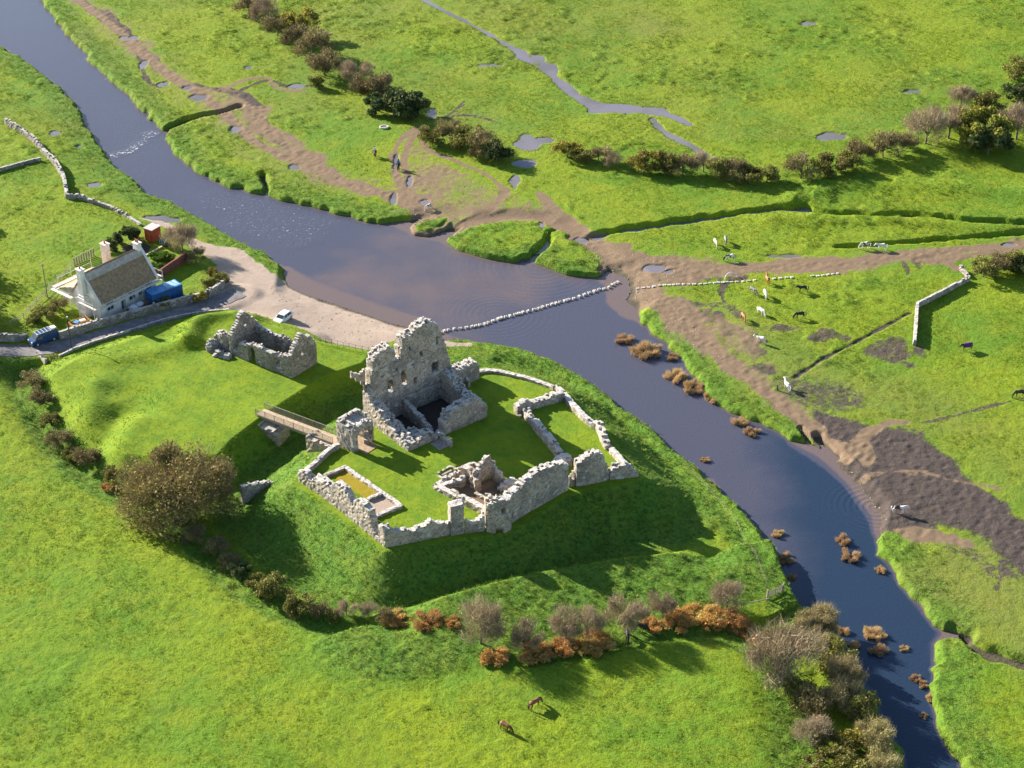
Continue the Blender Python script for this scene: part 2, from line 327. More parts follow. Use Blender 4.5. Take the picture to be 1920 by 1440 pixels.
# river bed
dr = d_riv + wob * (1 - .6 * BEACH)
dr = np.maximum(dr, np.where(isle < 4, 1.6 * (.75 - isle - wob * .25), -99))
tr = sstep(-0.6 - bw * .5, bw, dr)
H = -1.1 + (H + 1.1) * tr
# the lane
LANE_PX = [(-200, 650), (-40, 657), (0, 657), (50, 657), (100, 651), (150, 640), (200, 626), (260, 608), (320, 591), (380, 573), (420, 560), (450, 548)]
LANE = smooth_line(GP(LANE_PX, 2.35), 6)
d_lane = pdist(X, Y, LANE, reach=12)[0]
kl = 1 - sstep(2.2, 4.5, d_lane)
H = H + kl * (2.3 - H)
# puddles and the flood stream on the far meadow
POOL = np.zeros_like(X)
POOL = mx(POOL, band([(780, -8), (832, 20), (880, 44), (930, 72), (965, 92), (990, 108), (1015, 118), (1035, 138), (1058, 162), (1085, 182), (1120, 200), (1165, 203), (1210, 205), (1255, 214), (1292, 232)], 1, widths=[.6, .6, .7, .8, 1.1, 2.6, 2.2, 1.3, 1.3, 1.6, 2.3, 2.3, 1.7, 1.6, .8], noise=.55, nscale=3, seed=90, soft=.25))
POOL = mx(POOL, band([(1225, 224), (1240, 242), (1265, 258), (1300, 275), (1325, 290)], .8, noise=.5, seed=91, soft=.25))
for (px, py, rx, ry) in [(1555, 255, 26, 9), (1708, 170, 17, 5), (1515, 43, 13, 5), (990, 268, 22, 17), (1020, 262, 16, 7), (918, 122, 20, 4), (985, 305, 20, 10), (965, 340, 8, 14), (810, 212, 9, 12), (250, 70, 8, 5),
                         (232, 70, 9, 5), (268, 122, 6, 12), (306, 158, 9, 5), (372, 183, 16, 8), (352, 165, 8, 5), (465, 127, 8, 4), (555, 160, 14, 5), (440, 242, 10, 7), (552, 312, 9, 6), (738, 372, 6, 14), (742, 300, 4, 16), (768, 340, 4, 12), (1016, 420, 5, 10), (1092, 446, 14, 5), (795, 378, 8, 5),
                         (1230, 502, 22, 6), (1255, 508, 9, 3), (1672, 664, 34, 10), (1680, 648, 16, 12), (1310, 590, 20, 6), (1340, 592, 14, 5), (1470, 617, 26, 5), (1550, 630, 26, 6), (1718, 492, 7, 11), (1735, 484, 22, 5), (1700, 505, 5, 7), (1890, 458, 14, 3), (1310, 518, 12, 6), (1385, 517, 18, 5), (1352, 535, 4, 10), (1470, 480, 30, 3), (1640, 462, 20, 2),
                         (300, 412, 22, 7), (322, 414, 14, 6), (105, 253, 9, 6), (177, 353, 12, 6), (148, 276, 5, 3), (1370, 625, 14, 4), (1440, 690, 20, 5), (1745, 955, 20, 6), (1700, 940, 10, 5), (1430, 640, 12, 3)]:
    m = ell(px, py, rx, ry, seed=int(px * 7 + py) % 991)
    if px > 1290 and py > 480 : DARK = mx(DARK, ell(px, py, rx * 1.5, ry * 2.0, seed=int(px) % 89, noise=.6) * .6); WET = mx(WET, m * .6)
    else: POOL = mx(POOL, m)
    DARK = mx(DARK, ell(px, py, rx * 1.4, ry * 1.5, seed=int(px) % 97) * .45)
POOL = POOL * sstep(.30, .50, rnoise(X, Y, 1.3, 93) * .55 + rnoise(X, Y, .7, 94) * .25 + POOL * .35)
POOL = np.where(d_riv < 0.5, 0, POOL)
H0 = H.copy()
tuss = ((rnoise(X, Y, 1.4, 95) - .5) * .45 + (rnoise(X, Y, .75, 96) - .5) * .6)
clump = np.clip(fbm(X, Y, 2.6, 97, 2) - .52, 0, 1) * 2.2 * sstep(.42, .62, fbm(X, Y, 22, 98, 2))
COARSE = mx(COARSE, (1 - sstep(0, 3, np.abs(d_in - 6) - 5)) * (d_in > .3) * .9)
COARSE = mx(COARSE, (1 - sstep(10, 14, dc)) * (sc < 0) * .9)
COARSE = mx(COARSE, (1 - sstep(1.5, 5, np.abs(dr - 2.0))) * (BEACH < .2) * .7)
COARSE = mx(COARSE, (1 - sstep(2, 4, np.abs(d_fs))) * .8)
bare = np.clip(mx(mx(MUD, GRAV), DARK * .7) + OCHRE, 0, 1)
amp = 0.13 + .20 * COARSE
amp = amp * (1 - MOWN * .72) * (1 - bare * .6)
shade_n = (dd < 8)
amp = amp * sstep(2.2, 3.2, d_lane)
amp = np.where(shade_n & (d_fs > 0), amp * .6, amp)
fg = 1 - sstep(-3, 0, d_fs)
H = H + tuss * amp * sstep(-.3, 1.0, dr) + clump * .36 * sstep(2.2, 4, d_lane) * (1 - MOWN) * (1 - bare) * (1 - .55 * fg) * sstep(.5, 3, dr) * sstep(4, 8, d_in)
# rutted dark mud
rut = (rnoise(X, Y, .7, 99) - .5) * .24 + (rnoise(X, Y, 1.5, 100) - .5) * .12
H = H + rut * DARK * (1 - POOL) * sstep(0, 1.5, dr)
POOL_LV = fbm(X, Y, 60, 101, 1)
H = np.where(POOL > .02, H - .38 * POOL, H)
H = np.where(near, H, np.minimum(H, 1.0) * 0 + 0.9 + np.where(DIST > 3000, -0.4, 0))
H = np.where((~near) & (d_riv < 1), -1.0, H)
WET = mx(WET, np.clip(1 - dr / 1.6, 0, 1) * BEACH)
WET = mx(WET, POOL)
GRAV = mx(GRAV, (1 - sstep(.5, 2.0, dr)) * BEACH * .8)
# floors laid inside the castle
def floor_mask(pts, z, arr):
    P = GP(pts, z); return np.maximum(arr, 1 - sstep(-.15, .2, sdf(X, Y, P, reach=3)))
OCHRE = floor_mask([(613, 889), (646, 877), (716, 927), (690, 937), (660, 918)], WARD_Z, OCHRE)
GRAV = floor_mask([(694, 939), (721, 931), (750, 951), (704, 968)], WARD_Z, GRAV)
MUD = floor_mask([(652, 838), (672, 822), (690, 833), (664, 851)], WARD_Z, MUD)
MUD = floor_mask([(828, 921), (858, 900), (885, 905), (930, 898), (948, 916), (908, 962), (880, 950)], WARD_Z, MUD)
MUD = floor_mask([(866, 885), (886, 875), (906, 888), (884, 902)], WARD_Z, MUD)
MUD = floor_mask([(806, 830), (822, 816), (845, 825), (824, 840)], WARD_Z, MUD)
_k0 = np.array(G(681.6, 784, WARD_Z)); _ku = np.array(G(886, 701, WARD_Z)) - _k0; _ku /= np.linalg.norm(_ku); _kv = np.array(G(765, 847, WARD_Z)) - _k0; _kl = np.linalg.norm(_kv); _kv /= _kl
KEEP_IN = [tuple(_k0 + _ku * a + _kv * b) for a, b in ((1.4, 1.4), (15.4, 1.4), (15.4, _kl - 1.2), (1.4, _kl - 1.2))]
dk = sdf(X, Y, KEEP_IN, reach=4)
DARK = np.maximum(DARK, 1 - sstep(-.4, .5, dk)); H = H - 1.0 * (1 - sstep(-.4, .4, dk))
HK = GP([(846, 921), (866, 905), (893, 915), (930, 903), (942, 916), (907, 954), (884, 944)], WARD_Z)
H = H - .5 * (1 - sstep(-.3, .3, sdf(X, Y, HK, reach=3)))
STEP_PIT = GP([(824, 888), (846, 876), (858, 886), (838, 897)], WARD_Z)
H = H - 1.1 * (1 - sstep(-.25, .1, sdf(X, Y, STEP_PIT, reach=3)))
HZ = H.reshape(NRT, NCT)
# ---------------------------------------------------------------- reading the ground back
def ground(x, y):
    r = np.interp(y, rows, np.arange(NRT)); i = int(min(max(r, 0), NRT - 2)); fr = r - i
    h = np.interp(y, rows, hw); c = np.interp(x / h, tcol, np.arange(NCT)); j = int(min(max(c, 0), NCT - 2)); fc = c - j
    a = HZ[i, j] * (1 - fc) + HZ[i, j + 1] * fc; b = HZ[i + 1, j] * (1 - fc) + HZ[i + 1, j + 1] * fc
    return float(a * (1 - fr) + b * fr)
def at(px, py):
    """the ground point seen at a photo pixel"""
    d = ray(px, py); z = 9.0
    while z > -1.5:
        t = (z - CAMZ) / d[2]; x, y = d[0] * t, d[1] * t
        if ground(x, y) >= z: return (x, y, z)
        z -= 0.1
    return (x, y, z)

# ---------------------------------------------------------------- materials
def mat(name):
    m = bpy.data.materials.new(name); m.use_nodes = True
    nt = m.node_tree; b = nt.nodes['Principled BSDF']
    return m, nt, b
def N(nt, typ, **kw):
    n = nt.nodes.new(typ)
    for k, v in kw.items():
        if k.startswith('i_'): n.inputs[k[2:]].default_value = v
        elif k.startswith('n_'): n.inputs[int(k[2:])].default_value = v
        else: setattr(n, k, v)
    return n
def noise(nt, scale, detail=3.0, vec=None, rough=.55):
    n = N(nt, 'ShaderNodeTexNoise'); n.inputs['Scale'].default_value = scale; n.inputs['Detail'].default_value = detail; n.inputs['Roughness'].default_value = rough
    if vec is not None: nt.links.new(vec, n.inputs['Vector'])
    return n.outputs['Fac']
def mixc(nt, fac, a, b, blend='MIX'):
    n = N(nt, 'ShaderNodeMix', data_type='RGBA', blend_type=blend)
    for sock, v in ((n.inputs[0], fac), (n.inputs[6], a), (n.inputs[7], b)):
        if isinstance(v, bpy.types.NodeSocket): nt.links.new(v, sock)
        elif isinstance(v, (int, float)): sock.default_value = v
        else: sock.default_value = (*v, 1)
    return n.outputs[2]
def mth(nt, op, a, b=None, c=None, clamp=False):
    n = N(nt, 'ShaderNodeMath', operation=op, use_clamp=clamp)
    for k, v in enumerate((a, b, c)):
        if v is None: continue
        if isinstance(v, bpy.types.NodeSocket): nt.links.new(v, n.inputs[k])
        else: n.inputs[k].default_value = v
    return n.outputs[0]
def rng(nt, v, a, b, c=0.0, d=1.0, smooth=True):
    n = N(nt, 'ShaderNodeMapRange', interpolation_type='SMOOTHSTEP' if smooth else 'LINEAR')
    nt.links.new(v, n.inputs[0])
    for k, q in enumerate((a, b, c, d)): n.inputs[k + 1].default_value = q
    return n.outputs[0]
def bump(nt, h, strength, dist, b):
    n = N(nt, 'ShaderNodeBump'); n.inputs['Strength'].default_value = strength; n.inputs['Distance'].default_value = dist
    nt.links.new(h, n.inputs['Height']); nt.links.new(n.outputs[0], b.inputs['Normal']); return n
def plain(name, col, rough=.7, metal=0.0, var=.12, scale=3.0, bmp=0.0):
    m, nt, b = mat(name)
    tc = N(nt, 'ShaderNodeTexCoord').outputs['Object']
    f = noise(nt, scale, 4, tc)
    k = rng(nt, f, .3, .7, 1 - var, 1 + var)
    c = mixc(nt, 1.0, col, (1, 1, 1), 'MULTIPLY'); mm = N(nt, 'ShaderNodeVectorMath', operation='SCALE'); nt.links.new(c, mm.inputs[0]); nt.links.new(k, mm.inputs['Scale'])
    nt.links.new(mm.outputs[0], b.inputs['Base Color']); b.inputs['Roughness'].default_value = rough; b.inputs['Metallic'].default_value = metal
    if bmp: bump(nt, f, .6, bmp, b)
    return m

def ground_material():
    m, nt, b = mat('ground_cover')
    L = nt.links
    pos = N(nt, 'ShaderNodeNewGeometry').outputs['Position']
    A = N(nt, 'ShaderNodeAttribute', attribute_name='cover_a'); B = N(nt, 'ShaderNodeAttribute', attribute_name='cover_b')
    sa = N(nt, 'ShaderNodeSeparateColor'); L.new(A.outputs['Color'], sa.inputs[0]); sb = N(nt, 'ShaderNodeSeparateColor'); L.new(B.outputs['Color'], sb.inputs[0])
    mud, dark, grav, wet = sa.outputs[0], sa.outputs[1], sa.outputs[2], A.outputs['Alpha']
    mown, coarse, dry, ochre = sb.outputs[0], sb.outputs[1], sb.outputs[2], B.outputs['Alpha']
    n_big = noise(nt, .035, 3, pos); n_mid = noise(nt, .22, 4, pos, .6); n_fin = noise(nt, 1.9, 4, pos, .7); n_vf = noise(nt, 5.5, 3, pos, .75); n_pat = noise(nt, .75, 4, pos, .65)
    # grass of the open fields
    g = mixc(nt, rng(nt, n_big, .38, .62), (.180, .245, .011), (.108, .205, .014))
    g = mixc(nt, rng(nt, n_mid, .42, .68, 0, .6), g, (.200, .235, .014))
    g = mixc(nt, rng(nt, n_pat, .47, .68, 0, .42), g, (.085, .160, .022))
    g = mixc(nt, rng(nt, n_fin, .52, .68, 0, .55), g, (.045, .105, .018))
    g = mixc(nt, rng(nt, n_vf, .56, .72, 0, .5), g, (.255, .28, .045))
    wv = N(nt, 'ShaderNodeTexWave', wave_type='BANDS', bands_direction='DIAGONAL'); L.new(pos, wv.inputs['Vector']); wv.inputs['Scale'].default_value = .22; wv.inputs['Distortion'].default_value = 5; wv.inputs['Detail'].default_value = 2; wv.inputs['Detail Scale'].default_value = .25
    gm = mixc(nt, rng(nt, n_mid, .4, .65), (.170, .245, .010), (.110, .205, .012))
    gm = mixc(nt, mth(nt, 'MULTIPLY', wv.outputs['Fac'], .30), gm, (.20, .26, .016))
    gm = mixc(nt, rng(nt, n_pat, .45, .68, 0, .55), gm, (.080, .165, .012))
    gm = mixc(nt, rng(nt, n_fin, .50, .68, 0, .45), gm, (.060, .130, .012))
    gm = mixc(nt, rng(nt, n_vf, .55, .72, 0, .5), gm, (.23, .26, .03))
    gc = mixc(nt, rng(nt, n_mid, .4, .65), (.100, .215, .024), (.145, .225, .026))
    gc = mixc(nt, rng(nt, n_pat, .47, .66, 0, .6), gc, (.060, .135, .020))
    gc = mixc(nt, rng(nt, n_fin, .48, .64, 0, .8), gc, (.028, .078, .016))
    gc = mixc(nt, rng(nt, n_vf, .56, .72, 0, .5), gc, (.20, .28, .05))
    g = mixc(nt, coarse, g, gc)
    g = mixc(nt, mown, g, gm)
    g = mixc(nt, mth(nt, 'MULTIPLY', dry, rng(nt, n_fin, .35, .6, .35, 1)), g, (.165, .165, .045))
    # bare ground
    def edge(mask, lo=.38, hi=.62, k=.55):
        q = mth(nt, 'ADD', mask, mth(nt, 'MULTIPLY', mth(nt, 'SUBTRACT', n_fin, .5), k))
        q = mth(nt, 'ADD', q, mth(nt, 'MULTIPLY', mth(nt, 'SUBTRACT', n_vf, .5), .35)); q = mth(nt, 'ADD', q, mth(nt, 'MULTIPLY', mth(nt, 'SUBTRACT', n_pat, .5), k))
        return rng(nt, q, lo, hi)
    cm = mixc(nt, n_fin, (.235, .165, .105), (.115, .082, .055)); cm = mixc(nt, rng(nt, n_vf, .55, .75), cm, (.33, .25, .17))
    cdk = mixc(nt, n_fin, (.056, .044, .042), (.100, .078, .068)); cdk = mixc(nt, rng(nt, n_vf, .45, .68, 0, .65), cdk, (.042, .040, .036))
    cg = mixc(nt, n_mid, (.40, .315, .255), (.29, .225, .18)); cg = mixc(nt, rng(nt, n_vf, .56, .7), cg, (.50, .43, .37)); cg = mixc(nt, rng(nt, n_fin, .58, .75, 0, .5), cg, (.19, .15, .125))
    ed, em = edge(dark), edge(mud)
    c = mixc(nt, ed, g, cdk); c = mixc(nt, em, c, cm); eg = edge(grav); c = mixc(nt, eg, c, cg)
    c = mixc(nt, edge(ochre, .45, .55, .1), c, mixc(nt, n_mid, (.28, .20, .02), (.24, .21, .012)))
    # steep cut banks show soil
    nz = N(nt, 'ShaderNodeSeparateXYZ'); L.new(pos, nz.inputs[0])
    c = mixc(nt, rng(nt, nz.outputs[2], .20, .02), c, (.085, .075, .05))
    c = mixc(nt, mth(nt, 'MULTIPLY', wet, .5), c, (.10, .07, .05))
    L.new(c, b.inputs['Base Color'])
    b.inputs['Roughness'].default_value = .95; b.inputs['Specular IOR Level'].default_value = .15
    # relief too fine for the sheet
    h = mth(nt, 'ADD', mth(nt, 'MULTIPLY', n_fin, 1.0), mth(nt, 'MULTIPLY', n_vf, .55))
    bm = N(nt, 'ShaderNodeBump'); L.new(h, bm.inputs['Height'])
    bare_ = mth(nt, 'MAXIMUM', eg, em)
    st = mth(nt, 'MULTIPLY', mth(nt, 'ADD', .55, mth(nt, 'MULTIPLY', coarse, .45)), mth(nt, 'SUBTRACT', 1.0, mth(nt, 'MULTIPLY', mown, .5)))
    st = mth(nt, 'MULTIPLY', st, mth(nt, 'SUBTRACT', 1.0, mth(nt, 'MULTIPLY', bare_, .7)))
    L.new(st, bm.inputs['Strength']); bm.inputs['Distance'].default_value = .42
    L.new(bm.outputs[0], b.inputs['Normal'])
    return m
M_GROUND = ground_material()

# ---------------------------------------------------------------- build the sheet, split into named pieces of the setting that share one grid
idx = np.arange(NRT * NCT).reshape(NRT, NCT)
quads = np.stack([idx[:-1, :-1], idx[:-1, 1:], idx[1:, 1:], idx[1:, :-1]], -1).reshape(-1, 4)
ZV = H
VN = np.zeros((NRT, NCT, 3)); P3 = np.stack([gx, gy, HZ], -1)
du = np.gradient(P3, axis=1); dv = np.gradient(P3, axis=0)
VN = np.cross(du, dv); VN /= np.linalg.norm(VN, axis=-1, keepdims=True) + 1e-12
VN = VN.reshape(-1, 3)
def sheet(name, faces, mats, zoff=0.0, verts=None, attrs=True, normals=None):
    V = np.stack([X, Y, ZV + zoff], 1) if verts is None else verts
    used, inv = np.unique(faces.ravel(), return_inverse=True)
    me = bpy.data.meshes.new(name)
    nf = len(faces); me.vertices.add(len(used)); me.vertices.foreach_set('co', V[used].astype(np.float32).ravel())
    me.loops.add(nf * 4); me.loops.foreach_set('vertex_index', inv.astype(np.int32).ravel())
    me.polygons.add(nf); me.polygons.foreach_set('loop_start', np.arange(0, nf * 4, 4, dtype=np.int32)); 
    try: me.polygons.foreach_set('loop_total', np.full(nf, 4, np.int32))
    except Exception: pass
    me.update(calc_edges=True)
    if attrs:
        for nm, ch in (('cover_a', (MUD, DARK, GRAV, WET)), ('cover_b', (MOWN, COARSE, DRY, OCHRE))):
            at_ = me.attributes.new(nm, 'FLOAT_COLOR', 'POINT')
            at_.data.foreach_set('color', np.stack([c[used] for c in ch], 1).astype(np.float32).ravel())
    me.polygons.foreach_set('use_smooth', np.ones(nf, bool))
    if normals is not None:
        me.normals_split_custom_set_from_vertices(normals[used].astype(np.float32).tolist() if False else [tuple(v) for v in normals[used]])
    me.materials.append(mats)
    o = bpy.data.objects.new(name, me); COL.objects.link(o); o['kind'] = 'structure'
    return o
fc = lambda a: a[quads].mean(1)
f_dr = fc(d_riv); f_in = fc(d_in); f_out = fc(d_out); f_fs = fc(d_fs); f_g = fc(GRAV); f_m = fc(np.maximum(MUD, 0)); f_dk = fc(DARK); f_w = fc(d_w)
cls = np.full(len(quads), 0)                            # 0 meadow
cls[f_w < 0] = 1                                        # 1 west pasture
cls[f_fs < 0] = 2                                       # 2 foreground field
cls[(f_dk > .55)] = 3                                   # 3 trampled mud
cls[(f_m > .5)] = 4                                     # 4 muddy track
cls[(f_g > .5)] = 5                                     # 5 gravel
cls[(f_out < 6) & (cls < 3) & (f_fs > 0)] = 6           # 6 outer ward
cls[(f_in < 12) & (f_fs > 0) & (f_dr > 1.0) & (f_out > 2)] = 7    # 7 castle mound
cls[f_dr < -.4] = 8
NAMES = {0: 'meadow_ground', 1: 'pasture_ground', 2: 'field_ground', 3: 'trampled_mud_ground', 4: 'muddy_path', 5: 'gravel_bank', 6: 'outer_ward_ground', 7: 'castle_mound_ground', 8: 'river_bed_ground'}
for k, nm in NAMES.items():
    m = cls == k
    if m.any(): sheet(nm, quads[m], M_GROUND, normals=VN)

# ---------------------------------------------------------------- water
def water_material(name, shallow, deep, ripple=1.0):
    m, nt, b = mat(name); L = nt.links
    pos = N(nt, 'ShaderNodeNewGeometry').outputs['Position']
    A = N(nt, 'ShaderNodeAttribute', attribute_name='depth').outputs['Fac']  # water depth, plus the shade painted in downstream
    n1 = noise(nt, .09, 4, pos); n2 = noise(nt, 1.6, 3, pos); n3 = noise(nt, 5.0, 3, pos)
    q = mth(nt, 'ADD', A, mth(nt, 'MULTIPLY', mth(nt, 'SUBTRACT', n1, .5), .7))
    c = mixc(nt, rng(nt, q, .15, .75), shallow, deep)
    if name == 'river_water': c = mixc(nt, rng(nt, q, .95, 1.5), c, (.018, .034, .066))  # navy for the painted downstream shade
    F = N(nt, 'ShaderNodeAttribute', attribute_name='foam_sparkle').outputs['Fac']
    nf = noise(nt, 1.5, 5, pos, .75)
    foam_sparkle = rng(nt, mth(nt, 'ADD', mth(nt, 'MULTIPLY', F, .30), nf), .82, .94)
    c = mixc(nt, foam_sparkle, c, (.60, .60, .64))  # white flecks: rapids foam, and sparkle painted onto the ripples
    L.new(c, b.inputs['Base Color'])
    if name == 'flood_water': c = mixc(nt, rng(nt, n1, .4, .62, 0, .6), c, (.10, .09, .075)); c = mixc(nt, rng(nt, n2, .58, .72, 0, .6), c, (.09, .115, .03)); L.new(c, b.inputs['Base Color'])
    b.inputs['IOR'].default_value = 1.33
    L.new(rng(nt, foam_sparkle, 0, 1, .12, .8), b.inputs['Roughness'])
    h = mth(nt, 'ADD', mth(nt, 'MULTIPLY', n2, mth(nt, 'ADD', .25, F)), mth(nt, 'MULTIPLY', n3, .35))
    if name == 'river_water':
        n4 = noise(nt, 2.6, 2, pos); h = mth(nt, 'ADD', h, mth(nt, 'MULTIPLY', n4, .35))
        for (cx, cy, rad, k, wl) in RINGS:
            dv_ = N(nt, 'ShaderNodeVectorMath', operation='DISTANCE'); L.new(pos, dv_.inputs[0]); dv_.inputs[1].default_value = (cx, cy, 0)
            dd_ = mth(nt, 'ADD', dv_.outputs['Value'], mth(nt, 'MULTIPLY', n2, .5))
            wv_ = mth(nt, 'MULTIPLY', mth(nt, 'SINE', mth(nt, 'MULTIPLY', dd_, 6.283 / wl)), rng(nt, dv_.outputs['Value'], rad, rad * .25, 0, k))
            h = mth(nt, 'ADD', h, wv_)
    bump(nt, h, .55 * ripple, .14, b)
    return m
RINGS = [(*G(1640, 952, 0), 9, .2, .95), (*G(1010, 500, 0), 22, .08, 1.3), (*G(930, 590, 0), 14, .07, 1.1), (*G(270, 270, 0), 7, .1, .9)]
M_RIVER = water_material('river_water', (.135, .100, .095), (.064, .066, .096))
M_POOL = water_material('flood_water', (.17, .155, .18), (.17, .155, .18), .3)
rm = (fc(d_riv) < 2.5) & (fc(H) < 1.2)
o = None
def water(name, mask, zarr, material, dep, foam_sparkle=None):
    V = np.stack([X, Y, zarr], 1); f = quads[mask]
    o = sheet(name, f, material, verts=V, attrs=False)
    used = np.unique(f.ravel())
    for nm, arr in (('depth', dep), ('foam_sparkle', foam_sparkle if foam_sparkle is not None else np.zeros_like(X))):
        a = o.data.attributes.new(nm, 'FLOAT', 'POINT'); a.data.foreach_set('value', arr[used].astype(np.float32))
    return o
dep = np.clip(-dr / (0.5 + 7.0 * BEACH), 0, 1) * (.85 - .25 * BEACH)
# shallow ford reach above the stepping stones
ford = blob([(560, 520), (760, 400), (1150, 520), (840, 640), (640, 570)], z=0, soft=6, noise=3, seed=66)
dep = dep * (1 - .45 * ford)
downstream_shade = sstep(G(1300, 700, 0)[0], G(1600, 1000, 0)[0], X) * sstep(G(0, 600, 0)[1], G(0, 900, 0)[1], Y)  # tree shade and weaker sky reflection, painted as darker water downstream
dep = dep + .75 * downstream_shade * sstep(0.6, -1.2, d_riv)
foam_sparkle = np.zeros_like(X)
foam_sparkle = mx(foam_sparkle, band([(215, 290), (245, 280), (270, 262), (285, 250)], 1.6, z=0, noise=.6, seed=67))
foam_sparkle = mx(foam_sparkle, blob([(330, 360), (420, 350), (520, 370), (640, 410), (600, 450), (540, 460), (450, 440), (380, 400)], z=0, soft=3, noise=4, seed=68) * .75)
foam_sparkle = mx(foam_sparkle, blob([(180, 200), (270, 215), (320, 290), (300, 360), (220, 300)], z=0, soft=3, noise=3, seed=69) * .35)  # sparkle of the upstream ripples, painted as white flecks like the foam
water('river_water', rm, np.zeros_like(X), M_RIVER, dep, foam_sparkle)
pm = fc(POOL) > .03
plv = H0 - .14
# flatten each pool locally: use the un-roughened meadow level
water('flood_water', pm, plv, M_POOL, np.ones_like(X))
ck = (fc(np.maximum(CREEK, CREEK2)) > .05) & (fc(d_riv) > 2.4)
if ck.any(): water('creek_water', ck, np.full_like(X, .12), M_POOL, np.ones_like(X))
# ---------------------------------------------------------------- object helpers
def tag(o, label=None, cat=None, group=None, kind=None):
    if label: o['label'] = label
    if cat: o['category'] = cat; o['kind'] = 'thing'
    if group: o['group'] = group
    if kind: o['kind'] = kind
    return o
def empty(name, loc=(0, 0, 0), rz=0.0, label=None, cat=None, group=None):
    o = bpy.data.objects.new(name, None); COL.objects.link(o); o.location = loc; o.rotation_euler = (0, 0, rz)
    o.empty_display_size = .5
    return tag(o, label, cat, group)
def mesh_obj(name, me, m=None, parent=None, loc=None):
    o = bpy.data.objects.new(name, me); COL.objects.link(o)
    if m is not None and not me.materials: me.materials.append(m)
    if parent is not None: o.parent = parent
    if loc is not None: o.location = loc
    return o
def pydata(name, V, F, m=None, parent=None, smooth=False, loc=None):
    me = bpy.data.meshes.new(name); me.from_pydata([tuple(v) for v in V], [], F); me.update()
    if smooth: me.polygons.foreach_set('use_smooth', [True] * len(me.polygons))
    return mesh_obj(name, me, m, parent, loc)
class MB:
    """collects simple solids into one mesh"""
    def __init__(s): s.V = []; s.F = []
    def add(s, V, F):
        k = len(s.V); s.V += [tuple(v) for v in V]; s.F += [tuple(i + k for i in f) for f in F]; return s
    def box(s, c, d, rz=0.0, tilt=None):
        M = Matrix.Rotation(rz, 3, 'Z')
        if tilt is not None: M = M @ tilt
        V = [Vector(c) + M @ Vector((x * d[0] / 2, y * d[1] / 2, z * d[2] / 2)) for x in (-1, 1) for y in (-1, 1) for z in (-1, 1)]
        return s.add(V, [(0, 1, 3, 2), (4, 6, 7, 5), (0, 4, 5, 1), (2, 3, 7, 6), (0, 2, 6, 4), (1, 5, 7, 3)])
    def tube(s, pts, rad, n=6, cap=True):
        pts = [Vector(p) for p in pts]
        rads = rad if isinstance(rad, (list, tuple)) else [rad] * len(pts)
        V = []; F = []
        for i, p in enumerate(pts):
            d = (pts[min(i + 1, len(pts) - 1)] - pts[max(i - 1, 0)]).normalized()
            a = d.orthogonal().normalized() if i == 0 else (a - d * a.dot(d)).normalized()
            b = d.cross(a)
            for k in range(n):
                t = 2 * math.pi * k / n; V.append(p + (a * math.cos(t) + b * math.sin(t)) * rads[i])
        for i in range(len(pts) - 1):
            for k in range(n):
                F.append((i * n + k, i * n + (k + 1) % n, (i + 1) * n + (k + 1) % n, (i + 1) * n + k))
        if cap: F += [tuple(range(n))[::-1], tuple((len(pts) - 1) * n + k for k in range(n))]
        return s.add(V, F)
    def prism(s, poly, z0, z1):
        n = len(poly)
        V = [(p[0], p[1], z0) for p in poly] + [(p[0], p[1], z1) for p in poly]
        return s.add(V, [tuple(range(n))[::-1], tuple(range(n, 2 * n))] + [(k, (k + 1) % n, n + (k + 1) % n, n + k) for k in range(n)])
    def build(s, name, m, parent=None, smooth=False, bevel=0.0, loc=None):
        me = bpy.data.meshes.new(name); me.from_pydata(s.V, [], s.F); me.update()
        if bevel:
            bm = bmesh.new(); bm.from_mesh(me)
            bmesh.ops.bevel(bm, geom=bm.edges[:], offset=bevel, segments=1, affect='EDGES'); bm.to_mesh(me); bm.free()
        if smooth: me.polygons.foreach_set('use_smooth', [True] * len(me.polygons))
        return mesh_obj(name, me, m, parent, loc)
def copy_tree(o, parent=None):
    c = o.copy(); COL.objects.link(c)
    if parent is not None: c.parent = parent
    for ch in list(o.children): copy_tree(ch, c)
    return c

